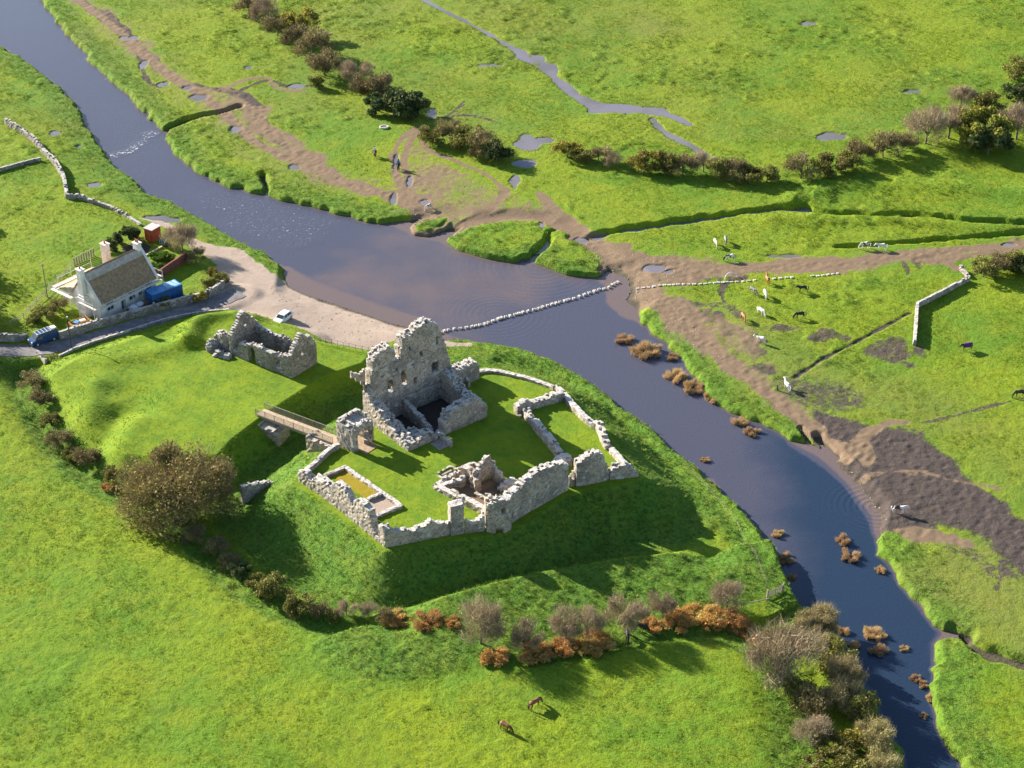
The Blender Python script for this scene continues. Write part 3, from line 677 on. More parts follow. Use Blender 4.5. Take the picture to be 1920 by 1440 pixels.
# ---------------------------------------------------------------- masonry
def stone_material(name, pale, mid, dark, lichen=.5, scale=2.6):
    m, nt, b = mat(name); L = nt.links
    pos = N(nt, 'ShaderNodeNewGeometry').outputs['Position']
    nrm = N(nt, 'ShaderNodeNewGeometry').outputs['Normal']
    wv = N(nt, 'ShaderNodeVectorMath', operation='MULTIPLY'); L.new(pos, wv.inputs[0]); wv.inputs[1].default_value = (1, 1, 1.5)
    vo = N(nt, 'ShaderNodeTexVoronoi', feature='F1'); L.new(wv.outputs[0], vo.inputs['Vector']); vo.inputs['Scale'].default_value = scale
    ve = N(nt, 'ShaderNodeTexVoronoi', feature='DISTANCE_TO_EDGE'); L.new(wv.outputs[0], ve.inputs['Vector']); ve.inputs['Scale'].default_value = scale
    sc = N(nt, 'ShaderNodeSeparateColor'); L.new(vo.outputs['Color'], sc.inputs[0])
    n1 = noise(nt, .35, 4, pos, .6); n2 = noise(nt, 3.2, 4, pos, .7); n3 = noise(nt, 1.1, 3, pos, .6)
    c = mixc(nt, sc.outputs[0], mid, pale)
    c = mixc(nt, rng(nt, sc.outputs[1], .78, .9, 0, .8), c, dark)
    c = mixc(nt, rng(nt, n1, .42, .62, 0, .55), c, dark)
    c = mixc(nt, rng(nt, n2, .56, .70, 0, .8), c, (dark[0] * .6, dark[1] * .6, dark[2] * .62))
    up = N(nt, 'ShaderNodeSeparateXYZ'); L.new(nrm, up.inputs[0])
    li = mth(nt, 'ADD', mth(nt, 'MULTIPLY', up.outputs[2], .25), n3)
    c = mixc(nt, rng(nt, li, .56, .68, 0, lichen), c, (.62, .60, .57))
    c = mixc(nt, rng(nt, ve.outputs['Distance'], .05, 0.0, 0, .7), c, (dark[0] * .5, dark[1] * .5, dark[2] * .5))
    L.new(c, b.inputs['Base Color']); b.inputs['Roughness'].default_value = .95; b.inputs['Specular IOR Level'].default_value = .2
    h = mth(nt, 'ADD', rng(nt, ve.outputs['Distance'], 0, .12), mth(nt, 'MULTIPLY', n2, .6))
    bump(nt, h, .6, .07, b)
    return m
M_STONE = stone_material('castle_rubble', (.55, .47, .38), (.41, .345, .275), (.165, .15, .145), .75, 4.2)
M_STONE_WARM = stone_material('castle_rubble_warm', (.52, .42, .32), (.40, .325, .25), (.19, .155, .125), .45, 3.2)
M_CHAPEL = stone_material('chapel_rubble', (.42, .365, .31), (.31, .27, .23), (.14, .125, .115), .6, 3.2)
M_DRYWALL = stone_material('field_wall_stone', (.40, .36, .31), (.29, .26, .225), (.14, .125, .11), .6, 3.4)

rnd = random.Random(5)
def _jit(n, k, amp):
    g = np.random.default_rng(k); return (g.random((n, 3)) - .5) * 2 * amp
def voxel(name, occ, fmap, m, parent=None, amp=.08, seed=1, smooth=.35):
    """solid rubble from occupied cells occ[i,k,j]; fmap(i,k,j arrays) gives lattice points in metres"""
    I, K, J = occ.shape
    p = np.zeros((I + 2, K + 2, J + 2), bool); p[1:-1, 1:-1, 1:-1] = occ
    key = lambda i, k, j: (i * (K + 1) + k) * (J + 1) + j
    F = []
    c = np.argwhere(occ)
    def faces(di, dk, dj, corners):
        q = c[~p[c[:, 0] + 1 + di, c[:, 1] + 1 + dk, c[:, 2] + 1 + dj]]
        if dk == -1: q = q[q[:, 1] > 0]
        if len(q): F.append(np.stack([key(q[:, 0] + a, q[:, 1] + b_, q[:, 2] + d) for a, b_, d in corners], 1))
    faces(-1, 0, 0, [(0, 0, 0), (0, 0, 1), (0, 1, 1), (0, 1, 0)])
    faces(1, 0, 0, [(1, 0, 0), (1, 1, 0), (1, 1, 1), (1, 0, 1)])
    faces(0, 0, -1, [(0, 0, 0), (0, 1, 0), (1, 1, 0), (1, 0, 0)])
    faces(0, 0, 1, [(0, 0, 1), (1, 0, 1), (1, 1, 1), (0, 1, 1)])
    faces(0, 1, 0, [(0, 1, 0), (0, 1, 1), (1, 1, 1), (1, 1, 0)])
    faces(0, -1, 0, [(0, 0, 0), (1, 0, 0), (1, 0, 1), (0, 0, 1)])
    if not F: return None
    F = np.concatenate(F)
    used, inv = np.unique(F.ravel(), return_inverse=True); F = inv.reshape(-1, 4)
    j = used % (J + 1); k = (used // (J + 1)) % (K + 1); i = used // ((J + 1) * (K + 1))
    V = fmap(i.astype(float), k.astype(float), j.astype(float))
    if smooth:
        acc = np.zeros_like(V); cnt = np.zeros(len(V))
        for a in range(4):
            b_ = (a + 1) % 4
            np.add.at(acc, F[:, a], V[F[:, b_]]); np.add.at(cnt, F[:, a], 1)
            np.add.at(acc, F[:, b_], V[F[:, a]]); np.add.at(cnt, F[:, b_], 1)
        low_ = k < .5
        V2 = V * (1 - smooth) + smooth * acc / cnt[:, None]; V = np.where(low_[:, None], V, V2)
    V = V + _jit(len(V), seed, amp)
    org = V.mean(0) if parent is None else np.zeros(3)
    me = bpy.data.meshes.new(name); me.from_pydata((V - org).tolist(), [], F.tolist()); me.update()
    return mesh_obj(name, me, m, parent, None if parent is not None else tuple(org))
_ws = [0]
def wall(name, pts, z, th, m=None, parent=None, openings=(), rag=.25, step=.40, dz=.38, sink=.7, side=1, prof=None, amp=.055, world=False, follow=False):
    """ruined wall along surveyed base points (px, py, height); thickness to the left (+1) or right (-1) of travel"""
    _ws[0] += 1; sd = _ws[0]
    P = [Vector((p[0], p[1])) if world else Vector(G(p[0], p[1], z)) for p in pts]
    S_ = [0.0]
    for a, b in zip(P, P[1:]): S_.append(S_[-1] + (b - a).length)
    Lt = S_[-1]; n = max(2, int(round(Lt / step)))
    ss = np.linspace(0, Lt, n + 1)
    px_ = np.interp(ss, S_, [p.x for p in P]); py_ = np.interp(ss, S_, [p.y for p in P])
    tx = np.gradient(px_); ty = np.gradient(py_); tl = np.hypot(tx, ty); tx /= tl; ty /= tl
    hs = [p[2] for p in pts] if prof is None else None
    sc = (ss[1:] + ss[:-1]) / 2
    hc = np.interp(sc, S_, hs) if prof is None else np.interp(sc, [q[0] for q in prof], [q[1] for q in prof])
    J = max(1, int(round(th / .42))); K = max(1, int(math.ceil((hc.max() + sink + .3) / dz)))
    g = np.random.default_rng(sd)
    top = hc[:, None] + (g.random((n, J)) - .5) * 2 * rag * np.minimum(1, hc / 1.0)[:, None] + (vnoise(sc, sc * 0, 1.7, sd)[:, None] - .5) * rag
    zk = (np.arange(K) + .5) * dz - sink
    occ = zk[None, :, None] < top[:, None, :]
    for op in openings:
        s0, s1, z0, z1 = op[:4]; arch = op[4] if len(op) > 4 else 0; dep = op[5] if len(op) > 5 else 1.0
        a = (sc > s0) & (sc < s1)
        zz = np.full(n, z1)
        if arch: mid = (s0 + s1) / 2; hw_ = (s1 - s0) / 2; zz = z1 - arch * np.clip(np.abs(sc - mid) / hw_, 0, 1) ** 2
        hole = a[:, None] & (zk[None, :] > z0) & (zk[None, :] < zz[:, None])
        jj = np.arange(J) < max(1, round(J * dep)) if dep > 0 else np.arange(J) >= J - max(1, round(-J * dep))
        occ &= ~(hole[:, :, None] & jj[None, None, :])
    if follow: gz = np.array([ground(a, b) for a, b in zip(px_, py_)])
    else: gz = np.full(n + 1, z)
    def fmap(i, k, j):
        o = side * j / J * th; zz = k * dz - sink
        return np.stack([np.interp(i, np.arange(n + 1), px_) - np.interp(i, np.arange(n + 1), ty) * o,
                         np.interp(i, np.arange(n + 1), py_) + np.interp(i, np.arange(n + 1), tx) * o,
                         np.interp(i, np.arange(n + 1), gz) + zz], 1)
    return voxel(name, occ, fmap, m or M_STONE, parent, amp, sd)
def lump(name, px, py, r, h, z, m=None, parent=None, seed=1, elong=1.0, rz=0.0, world=None):
    """a heap of fallen rubble"""
    x, y = world if world else G(px, py, z)
    n = max(4, int(r * 2 / .36)); K = max(2, int((h + .5) / .36))
    I, Kk, Jj = np.meshgrid((np.arange(n) + .5) / n * 2 - 1, (np.arange(K) + .5) * .36 - .5, (np.arange(n) + .5) / n * 2 - 1, indexing='ij')
    g = np.random.default_rng(seed)
    occ = (I ** 2 + Jj ** 2 + (np.maximum(Kk, 0) / h) ** 2) < 1 - .35 * g.random(I.shape)
    ca, sa = math.cos(rz), math.sin(rz)
    def fmap(i, k, j):
        a = (i / n * 2 - 1) * r * elong; b = (j / n * 2 - 1) * r
        return np.stack([x + a * ca - b * sa, y + a * sa + b * ca, z - .5 + k * .36], 1)
    return voxel(name, occ, fmap, m or M_STONE, parent, .09, seed, .5)

WZ = WARD_Z
# --- curtain walls round the ward, each length a thing of its own
CW = 'ruined curtain walls round the castle ward'
def curtain(label, *a, **k):
    return tag(wall('curtain_wall', *a, **k), label, 'ruined wall', CW)
curtain('tall sunlit curtain wall with ragged stepped top on the near left side of the ward',
        [(559, 902, 1.8), (573, 911, 2.3), (585, 919, 1.3), (590, 922, 2.4), (601, 930, 2.9), (620, 945, 3.1), (631, 953, 4.6), (645, 964, 4.6), (655, 972, 3.9), (662, 978, 2.6), (667, 982, 4.2), (680, 993, 4.6), (693, 1003, 4.3), (699, 1008, 1.6), (706, 1014, .7), (710, 1017, .9), (712, 1018, 3.2), (722, 1027, 3.2)], WZ, 1.15, rag=.22)
curtain('low shaded curtain wall with wavy top between the near corner and the square buttress',
        [(723, 1027, 3.1), (745, 1023, 2.6), (770, 1018, 1.9), (795, 1013, 2.4), (808, 1010, 2.9), (820, 1008, 2.3), (838, 1004, 2.0), (846, 1002, 2.2)], WZ, 1.0, rag=.18)
t = tag(wall('wall_buttress', [(846, 1005, 4.9), (860, 1002, 5.1), (871, 1000, 4.9)], WZ, 1.5, rag=.15), 'tall square stone buttress standing up from the low near curtain wall', 'buttress')
curtain('very low length of shaded curtain wall between the square buttress and the latrine turret',
        [(872, 1000, 2.0), (885, 999, 1.7), (900, 997, 2.0), (910, 996, 3.2)], WZ, 1.0, rag=.2)
tw = empty('latrine_turret', (*G(932, 996, WZ), WZ), 0, 'rounded turret with a small lit window at the bend of the near curtain wall', 'turret')
def world_parent(o, par):
    o.parent = par; o.matrix_parent_inverse = par.matrix_basis.inverted(); return o
def pt(par, fn, name, *a, **k):
    o = fn(name, *a, **k); o.parent = par
    M = Matrix.Translation(par.location) @ Matrix.Rotation(par.rotation_euler[2], 4, 'Z')
    o.matrix_parent_inverse = M.inverted(); return o
pt(tw, wall, 'turret_wall', [(911, 996, 4.2), (918, 999, 5.3), (930, 1001, 5.6), (945, 1000, 5.5), (957, 994, 5.4)], WZ, 1.5, openings=[(2.2, 3.1, 3.0, 4.4, .4), (1.5, 2.7, -.6, .9, .5, .6)], rag=.25)
pt(tw, wall, 'turret_wall', [(957, 994, 5.4), (960, 984, 5.3), (962, 978, 5.0)], WZ, 1.3, rag=.2)
pt(tw, wall, 'turret_wall', [(911, 993, 4.6), (908, 978, 4.8), (916, 968, 4.0)], WZ, 1.0, m=M_STONE_WARM, rag=.4, side=-1)
curtain('long high shaded curtain wall with white lichened top between the turret and the broken gap',
        [(962, 980, 4.4), (970, 974, 5.2), (985, 965, 5.6), (1005, 953, 6.0), (1025, 942, 6.0), (1045, 930, 5.5), (1058, 923, 5.2), (1066, 919, 4.4)], WZ, 1.4, rag=.22)
curtain('broken gap of warm stone in the near curtain wall with its jagged lit jamb',
        [(1067, 919, 2.6), (1072, 917, 1.0), (1077, 915, 1.4), (1081, 913, 3.4)], WZ - .4, 1.2, m=M_STONE_WARM, rag=.4)
curtain('high shaded curtain wall with a humped top right of the broken gap',
        [(1080, 913, 3.9), (1092, 911, 4.6), (1108, 908, 5.3), (1120, 905, 5.3), (1130, 903, 4.4), (1138, 901, 2.4), (1142, 900, 1.1)], WZ, 1.4, rag=.25)
curtain('short low curtain wall ending in the sharp right hand corner of the ward',
        [(1143, 900, 1.2), (1149, 899, 2.1), (1165, 898, 2.1), (1178, 896, 1.9), (1190, 895, 1.1), (1198, 894, .5)], WZ, 1.1, rag=.2)
curtain('low sunlit wall on the right edge of the ward below the sunken step',
        [(1195, 893, .9), (1179, 877, .9), (1163, 859, .8), (1151, 846, .8)], WZ, .9, rag=.12)
curtain('low bright wall with a thick bulge on the right edge beside the hall lawn',
        [(1146, 842, .7), (1141, 835, 1.2), (1132, 812, 1.6), (1127, 803, 1.6), (1118, 799, 1.0), (1100, 785, .8), (1085, 769, .8), (1074, 757, .7), (1063, 742, .7)], WZ, 1.0, rag=.15)
curtain('long low curved wall along the far edge of the ward above the river',
        [(1060, 740, .7), (1050, 731, .6), (1029, 722, .55), (1010, 715, .5), (991, 709, .5), (972, 704, .5), (954, 700, .45), (935, 696, .4), (914, 694, .35), (895, 696, .35), (885, 700, .5)], WZ, .85, rag=.1)
curtain('low pale wall curving up the left edge of the ward to the gatehouse',
        [(570, 886, .9), (580, 879, .7), (592, 868, .7), (602, 858, .7), (613, 848, .8), (622, 842, .8), (634, 837, 1.0)], WZ, .75, rag=.12, side=-1)
# --- hall with the green floor
hall = empty('hall_ruin', (*G(1020, 800, WZ), WZ), 0, 'low roofless hall walls closing off a sunlit green lawn on the right of the ward', 'ruin')
pt(hall, wall, 'hall_wall', [(1058, 752, 1.5), (1040, 757, 1.5), (1020, 762, 1.2), (1003, 767, 1.2), (992, 771, 1.7), (980, 776, 1.9), (970, 779, 1.4)], WZ, 1.3, side=-1, rag=.25)
pt(hall, wall, 'hall_wall', [(980, 781, 1.5), (986, 789, 1.4), (995, 800, 1.0), (998, 804, 1.5), (1013, 822, 1.5), (1016, 826, 1.0), (1019, 829, 1.5), (1033, 846, 1.5), (1044, 861, 1.3)], WZ, 1.1, rag=.16)
pt(hall, wall, 'threshold', [(962, 771, .25), (972, 784, .25)], WZ, .6, rag=.03, m=M_STONE_WARM)
pt(hall, lump, 'fallen_rubble', 1056, 868, 1.6, 1.6, WZ, seed=71)
pt(hall, lump, 'fallen_rubble', 1046, 880, 1.1, .9, WZ, seed=72)
pt(hall, lump, 'fallen_rubble', 1030, 880, 1.0, .9, WZ, seed=73)
# sunken sill in the right hand wall
pt(hall, wall, 'door_sill', [(1136, 838, .3), (1149, 851, .3)], WZ, .7, rag=.03, m=M_STONE_WARM)

# --- the keep
K0 = Vector(G(681.6, 784, WZ)); KE = Vector(G(886, 701, WZ)); KU = (KE - K0).normalized(); KL = (KE - K0).length
KV = Vector(G(765, 847, WZ)) - K0; KVL = KV.length; KV.normalize()
def kp(a, b, h=0): q = K0 + KU * a + KV * b; return (q.x, q.y, h)
keep = empty('keep_ruin', (*kp(7, 6)[:2], WZ), 0, 'tall jagged ruined castle keep with one high grey wall pierced by openings', 'ruin')
f = KL / 22.3
prof = [(0, 5.0), (.4, 5.4), (.7, 8.0), (1.0, 10.6), (2.0, 12.0), (3.1, 12.2), (4.2, 12.4), (5.1, 11.5), (5.6, 9.5), (6.5, 9.3), (6.7, 12.6), (7.5, 13.0), (8.9, 12.7), (9.7, 13.6), (11.0, 14.0), (12.0, 14.1), (13.0, 13.4), (14.0, 12.3), (15.0, 10.0), (15.8, 7.0), (16.4, 4.7), (17.9, 3.3), (21.0, 3.4), (22.0, 3.0), (22.3, 2.7)]
prof = [(a * f, b) for a, b in prof]
pt(keep, wall, 'great_wall', [kp(0, 1.9), kp(KL, 1.9)], WZ, 1.9, world=True, prof=prof, rag=.25, step=.32, dz=.32, amp=.05, openings=[
    (12.0, 13.0, 4.4, 6.2, 0, .8), (12.7, 13.15, 9.3, 10.7, .4), (3.4, 4.4, 4.2, 6.4, .7, .75), (3.6, 4.1, 4.5, 5.6, .4), (6.0, 6.9, 4.5, 7.0, .6, .75), (6.1, 6.6, 4.8, 5.9, .4), (8.3, 9.0, 3.9, 5.0, .4, .35), (9.6, 10.2, 8.3, 9.2, 0, .4), (11.2, 11.6, 6.2, 6.6, 0, .3),
    (2.2, 6.3, 8.75, 9.1, 0, .25), (6.3, 11.0, 8.75, 9.05, 0, .12), (7.0, 15.0, 2.3, 2.65, 0, .2), (2.4, 2.8, 7.3, 7.7, 0, .3), (5.0, 5.4, 7.4, 7.8, 0, .3), (8.0, 8.4, 7.2, 7.6, 0, .3), (10.2, 10.6, 6.9, 7.3, 0, .3), (7.7, 8.1, 10.3, 10.7, 0, .3)])
pt(keep, wall, 'side_wall', [kp(0, 0, 5.0), kp(0, 1.5, 4.4), kp(0, 3.0, 3.8), kp(0, 4.5, 3.1), kp(0, 6, 2.5), kp(0, 8, 1.6), kp(0, 10, 1.3), kp(0, KVL - 1.6, 1.3), kp(0, KVL, 1.2)], WZ, 2.0, world=True, rag=.3)
pt(keep, wall, 'wall_spur', [kp(0.1, .9, 9.6), kp(-.5, .6, 8.6), kp(-1.3, .4, 8.8), kp(-2.0, .3, 9.0)], WZ, .6, m=M_STONE_WARM, world=True, rag=.25, side=-1, openings=[(0, .5, -1, 5.4), (.5, .9, -1, 6.4), (.9, 1.5, -1, 7.3), (1.5, 3, -1, 8.0)])
pt(keep, wall, 'front_wall', [kp(2, KVL, 1.2), kp(3.5, KVL, 1.3), kp(5.2, KVL, 1.0), kp(5.6, KVL, .4)], WZ, 2.0, world=True, rag=.3)
pt(keep, wall, 'front_wall', [kp(7.2, KVL - .3, 1.7), kp(8.2, KVL - .3, 3.2), kp(10, KVL - .3, 3.7), kp(12, KVL - .3, 4.0), kp(13.5, KVL - .3, 4.1), kp(14.3, KVL - .3, 3.2), kp(15.3, KVL - .3, 2.2)], WZ, 2.0, world=True, rag=.25)
pt(keep, wall, 'side_wall', [kp(15.4, KVL - 2.4, 2.4), kp(15.4, 8.5, 2.3), kp(15.4, 6, 2.9), kp(15.4, 4.2, 3.9), kp(15.4, 1.9, 4.6)], WZ, 1.9, world=True, rag=.3)
pt(keep, wall, 'cross_wall', [kp(6.0, 1.9, 2.9), kp(6.0, 4, 2.3), kp(6.0, 6.2, 1.9), kp(6.0, 8.2, 1.2), kp(6.0, 9.0, .7)], WZ - .9, .9, world=True, rag=.2)
pt(keep, lump, 'fallen_rubble', 0, 0, 1.5, 1.7, WZ - .5, seed=75, world=kp(3.4, 8.2)[:2])
pt(keep, lump, 'fallen_rubble', 0, 0, 1.3, 1.9, WZ - .3, seed=76, world=kp(2.3, 5.4)[:2])
pt(keep, lump, 'fallen_rubble', 0, 0, 1.2, .9, WZ - .3, seed=77, world=kp(6.9, 10.7)[:2])
pt(keep, wall, 'porch_wall', [kp(6.3, KVL + .1, 1.2), kp(6.3, KVL + 1.6, 1.0), kp(6.3, KVL + 3.0, .8)], WZ, .6, world=True, rag=.15, side=-1, openings=[])
a_ = MB(); q = [kp(3.9, KVL + .3), kp(6.1, KVL + .3), kp(6.1, KVL + 2.6), kp(3.9, KVL + 2.6)]
a_.prism([p[:2] for p in q], WZ - .2, WZ + .09)
M_SLAB = plain('paving_stone', (.30, .255, .23), .9, var=.3, scale=2.0, bmp=.04)
pt(keep, lambda n, **k: a_.build(n, M_SLAB), 'paving_slab')
pt(keep, wall, 'wall_stub', [kp(18.6, 2.9, .8), kp(18.6, 2.2, 1.3), kp(18.6, 1.95, 1.8)], WZ, .6, world=True, rag=.2)

# --- gatehouse at the end of the bridge
GO = Vector(G(663, 850, WZ)); GU = (Vector(G(694, 832, WZ)) - GO).normalized(); GV = Vector((-GU.y, GU.x))          # GU along the inner face, GV outwards over the bridge
gate = empty('gatehouse_ruin', (*(GO + GU * 2.2 + GV * 1.8), WZ), 0, 'small ruined gatehouse with an open arch where the footbridge meets the ward', 'gatehouse')
def gatehouse(name):
    Lg, Dg, Hg, c = 4.6, 3.9, 4.9, .36
    n, J, K = int(Lg / c), int(Dg / c), int((Hg + .8) / c)
    I, Kz, Jd = np.meshgrid((np.arange(n) + .5) * c, (np.arange(K) + .5) * c - .8, (np.arange(J) + .5) * c, indexing='ij')
    g = np.random.default_rng(9)
    top = 4.3 + .5 * np.sin(I * .9 + .3) * 0 + (g.random((n, 1, J)) - .5) * .5 + np.where(Jd > 2.6, .35, 0) + np.where(I < .8, -.3, 0)
    occ = Kz < top
    mid = 2.45; half = 1.35
    spring = 2.2 + 1.15 * np.sqrt(np.clip(1 - ((I - mid) / half) ** 2, 0, 1))
    occ &= ~((np.abs(I - mid) < half) & (Kz < spring) & (Kz > -.75))
    occ &= ~((I > .9) & (I < 3.9) & (Jd > .7) & (Jd < 2.9) & (Kz > 3.75))
    occ &= ~((I > 3.6) & (Kz > 3.9) & (Jd < 1.2))
    occ &= ~((I > 3.4) & (I < 4.0) & (Jd > 1.2) & (Jd < 2.4) & (Kz > .9) & (Kz < 2.0))
    def fm(i, k, j):
        a = i * c; b = j * c
        return np.stack([GO.x + GU.x * a + GV.x * b, GO.y + GU.y * a + GV.y * b, WZ - .8 + k * c], 1)
    return voxel(name, occ, fm, M_STONE, None, .05, 31, .3)
pt(gate, gatehouse, 'gate_tower')
pt(gate, wall, 'side_stub', [(690, 826, 2.2), (694, 829, 1.6), (692, 834, 1.0)], WZ, .8, rag=.25, side=-1)
b_ = MB(); q = [GO + GU * 1.1 - GV * 1.6, GO + GU * 3.8 - GV * 1.4, GO + GU * 3.8 + GV * 5.0, GO + GU * 1.1 + GV * 5.0]
b_.prism([(v.x, v.y) for v in q], WZ - .3, WZ + .08)
M_PATH = plain('trodden_gravel', (.33, .235, .155), .95, var=.25, scale=1.5, bmp=.03)
pt(gate, lambda n: b_.build(n, M_PATH), 'passage_floor')

# --- kitchen building in the middle of the ward
kit = empty('kitchen_ruin', (*G(880, 925, WZ), WZ), 0, 'small roofless stone building with sunken rooms in the middle of the ward', 'ruin')
W_ = M_STONE_WARM
pt(kit, wall, 'room_wall', [(811, 916, .6), (826, 925, .8), (850, 938, 1.0), (875, 951, 1.1), (895, 961, 1.2), (908, 969, 1.3)], WZ, .95, rag=.15)
pt(kit, wall, 'room_wall', [(812, 913, .6), (824, 905, .6), (838, 897, .6), (848, 894, .8), (856, 895, 1.2)], WZ, .7, rag=.12, side=-1)
pt(kit, wall, 'room_wall', [(826, 922, .7), (840, 916, .8), (858, 911, 1.0), (874, 907, 1.3)], WZ, .8, rag=.15, side=1)
pt(kit, wall, 'chimney_wall', [(854, 901, 1.0), (862, 900, 2.0), (872, 903, 2.7), (880, 907, 2.6), (886, 914, 2.4), (890, 921, 1.6)], WZ - .3, 1.1, rag=.35, m=W_)
pt(kit, wall, 'back_wall', [(888, 917, 1.6), (897, 911, 2.4), (905, 906, 3.0), (911, 903, 4.0), (918, 899, 4.0), (921, 899, 2.8), (926, 903, 2.2), (933, 907, 2.0), (940, 911, 1.3)], WZ - .3, .8, rag=.3)
pt(kit, wall, 'room_wall', [(868, 886, .8), (878, 880, .8), (888, 877, .8), (899, 883, .9), (904, 891, 1.2)], WZ, .6, rag=.12)
pt(kit, wall, 'room_wall', [(866, 888, .7), (872, 895, 1.0), (880, 898, 1.4)], WZ, .6, rag=.12)
pt(kit, wall, 'hearth_sill', [(888, 929, .35), (902, 935, .35), (915, 941, .35)], WZ - .45, .6, rag=.03, m=M_STONE_WARM)
pt(kit, lump, 'fallen_rubble', 958, 910, 1.4, 1.2, WZ, seed=81)
pt(kit, lump, 'fallen_rubble', 945, 914, 1.0, .8, WZ, seed=82)
pt(kit, wall, 'stair_frame', [(822, 888, .2), (846, 875, .2), (861, 884, .2)], WZ, .5, rag=.03, m=W_)
pt(kit, wall, 'stair_frame', [(822, 889, .2), (837, 899, .2), (860, 887, .2)], WZ, .5, rag=.03, m=W_, side=-1)
for k in range(4):
    a = Vector(G(829 + k * 5.2, 889 - k * 0.2 + k * 1.6, WZ)); b = Vector(G(847 + k * 4.0, 879.5 + k * 2.0, WZ)); d = (b - a)
    pt(kit, lambda n: MB().box(((a.x + b.x) / 2, (a.y + b.y) / 2, WZ - .25 - k * .2), (d.length, .34, .3), math.atan2(d.y, d.x)).build(n, M_SLAB), 'step')

# --- foundation outline of a building inside the near left wall
fo = empty('foundation_ruin', (*G(680, 925, WZ), WZ), 0, 'knee high stone outline of a two room building beside the near left curtain wall', 'ruin')
pt(fo, wall, 'footing_wall', [(606, 893, .45), (625, 885, .45), (648, 875, .45)], WZ, .7, rag=.08, m=W_, side=-1)
pt(fo, wall, 'footing_wall', [(650, 876, .45), (680, 897, .4), (715, 921, .4), (740, 938, .4), (757, 951, .4)], WZ, .7, rag=.08, side=-1)
pt(fo, wall, 'footing_wall', [(755, 953, .5), (730, 963, .5), (705, 974, .5)], WZ, .7, rag=.08, side=-1)
pt(fo, wall, 'footing_wall', [(692, 941, .5), (707, 934, .5), (721, 929, .5)], WZ, .7, rag=.08)

# --- chapel shell on the outer ward
OZ = OUTER_Z
C0 = Vector(G(547, 708, OZ)); CU = Vector(G(430, 663, OZ)) - C0; CL = CU.length; CU.normalize(); CVv = Vector(G(595.6, 678, OZ)) - C0; CD = CVv.length; CVv.normalize()
def cpnt(a, b, h=0): q = C0 + CU * a + CVv * b; return (q.x, q.y, h)
ch_ = empty('chapel_ruin', (*cpnt(CL / 2, CD / 2)[:2], OZ), 0, 'roofless rectangular stone building with two pointed gables on the grassy outer ward', 'ruin')
k = CL / 13.0
pt(ch_, wall, 'long_wall', [cpnt(CL, 0), cpnt(0, 0)], OZ, .95, world=True, m=M_CHAPEL, step=.3, dz=.3, amp=.045, rag=.2, prof=[(0, 3.3), (.12 * CL, 3.4), (.16 * CL, 2.6), (.22 * CL, 3.0), (.3 * CL, 2.9), (.34 * CL, 3.3), (.5 * CL, 3.5), (.56 * CL, 3.2), (.8 * CL, 3.4), (CL, 3.7)],
   openings=[(.06 * CL, .15 * CL, 1.0, 3.8), (.32 * CL, .415 * CL, -.3, 3.0, .3), (.76 * CL, .82 * CL, 1.1, 2.5)])
pt(ch_, wall, 'long_wall', [cpnt(0, CD), cpnt(CL, CD)], OZ, .95, world=True, m=M_CHAPEL, step=.3, dz=.3, amp=.045, rag=.25, prof=[(0, 3.2), (.12 * CL, 3.4), (.2 * CL, 3.6), (.3 * CL, 3.0), (.36 * CL, 2.3), (.42 * CL, 2.9), (.6 * CL, 2.6), (.75 * CL, 2.9), (CL, 3.6)])
pt(ch_, wall, 'gable_wall', [cpnt(0, 0), cpnt(0, CD)], OZ, .95, world=True, m=M_CHAPEL, step=.3, dz=.3, amp=.045, rag=.15, prof=[(0, 3.7), (CD * .25, 5.3), (CD * .42, 6.6), (CD * .5, 6.8), (CD * .58, 6.3), (CD * .7, 5.6), (CD * .85, 5.4), (CD, 3.6)], openings=[(CD * .44, CD * .52, 2.9, 4.5)])
pt(ch_, wall, 'gable_wall', [cpnt(CL, CD), cpnt(CL, 0)], OZ, .95, world=True, m=M_CHAPEL, step=.3, dz=.3, amp=.045, rag=.15, prof=[(0, 3.6), (CD * .3, 5.6), (CD * .46, 6.9), (CD * .55, 6.9), (CD * .75, 5.2), (CD, 3.5)], openings=[(CD * .4, CD * .5, 4.0, 4.5)])
pt(ch_, wall, 'broken_annexe', [cpnt(CL + .2, .1, 3.2), cpnt(CL + 1.5, .1, 3.0), cpnt(CL + 2.6, .2, 2.9), cpnt(CL + 3.4, .2, 2.4)], OZ, 1.5, world=True, m=M_CHAPEL, rag=.4, side=-1, openings=[(1.0, 2.0, .4, 2.2, .6, -.7)])
pt(ch_, lump, 'fallen_rubble', 0, 0, 1.3, 2.2, OZ, m=M_CHAPEL, seed=91, world=cpnt(CL + 3.2, -.4)[:2])
pt(ch_, lump, 'fallen_rubble', 0, 0, 1.1, 1.0, OZ, m=M_CHAPEL, seed=92, world=cpnt(CL + 1.0, -1.2)[:2])
pt(ch_, lump, 'fallen_rubble', 0, 0, .9, .8, OZ, m=M_CHAPEL, seed=93, world=cpnt(CL - .4, -1.0)[:2])

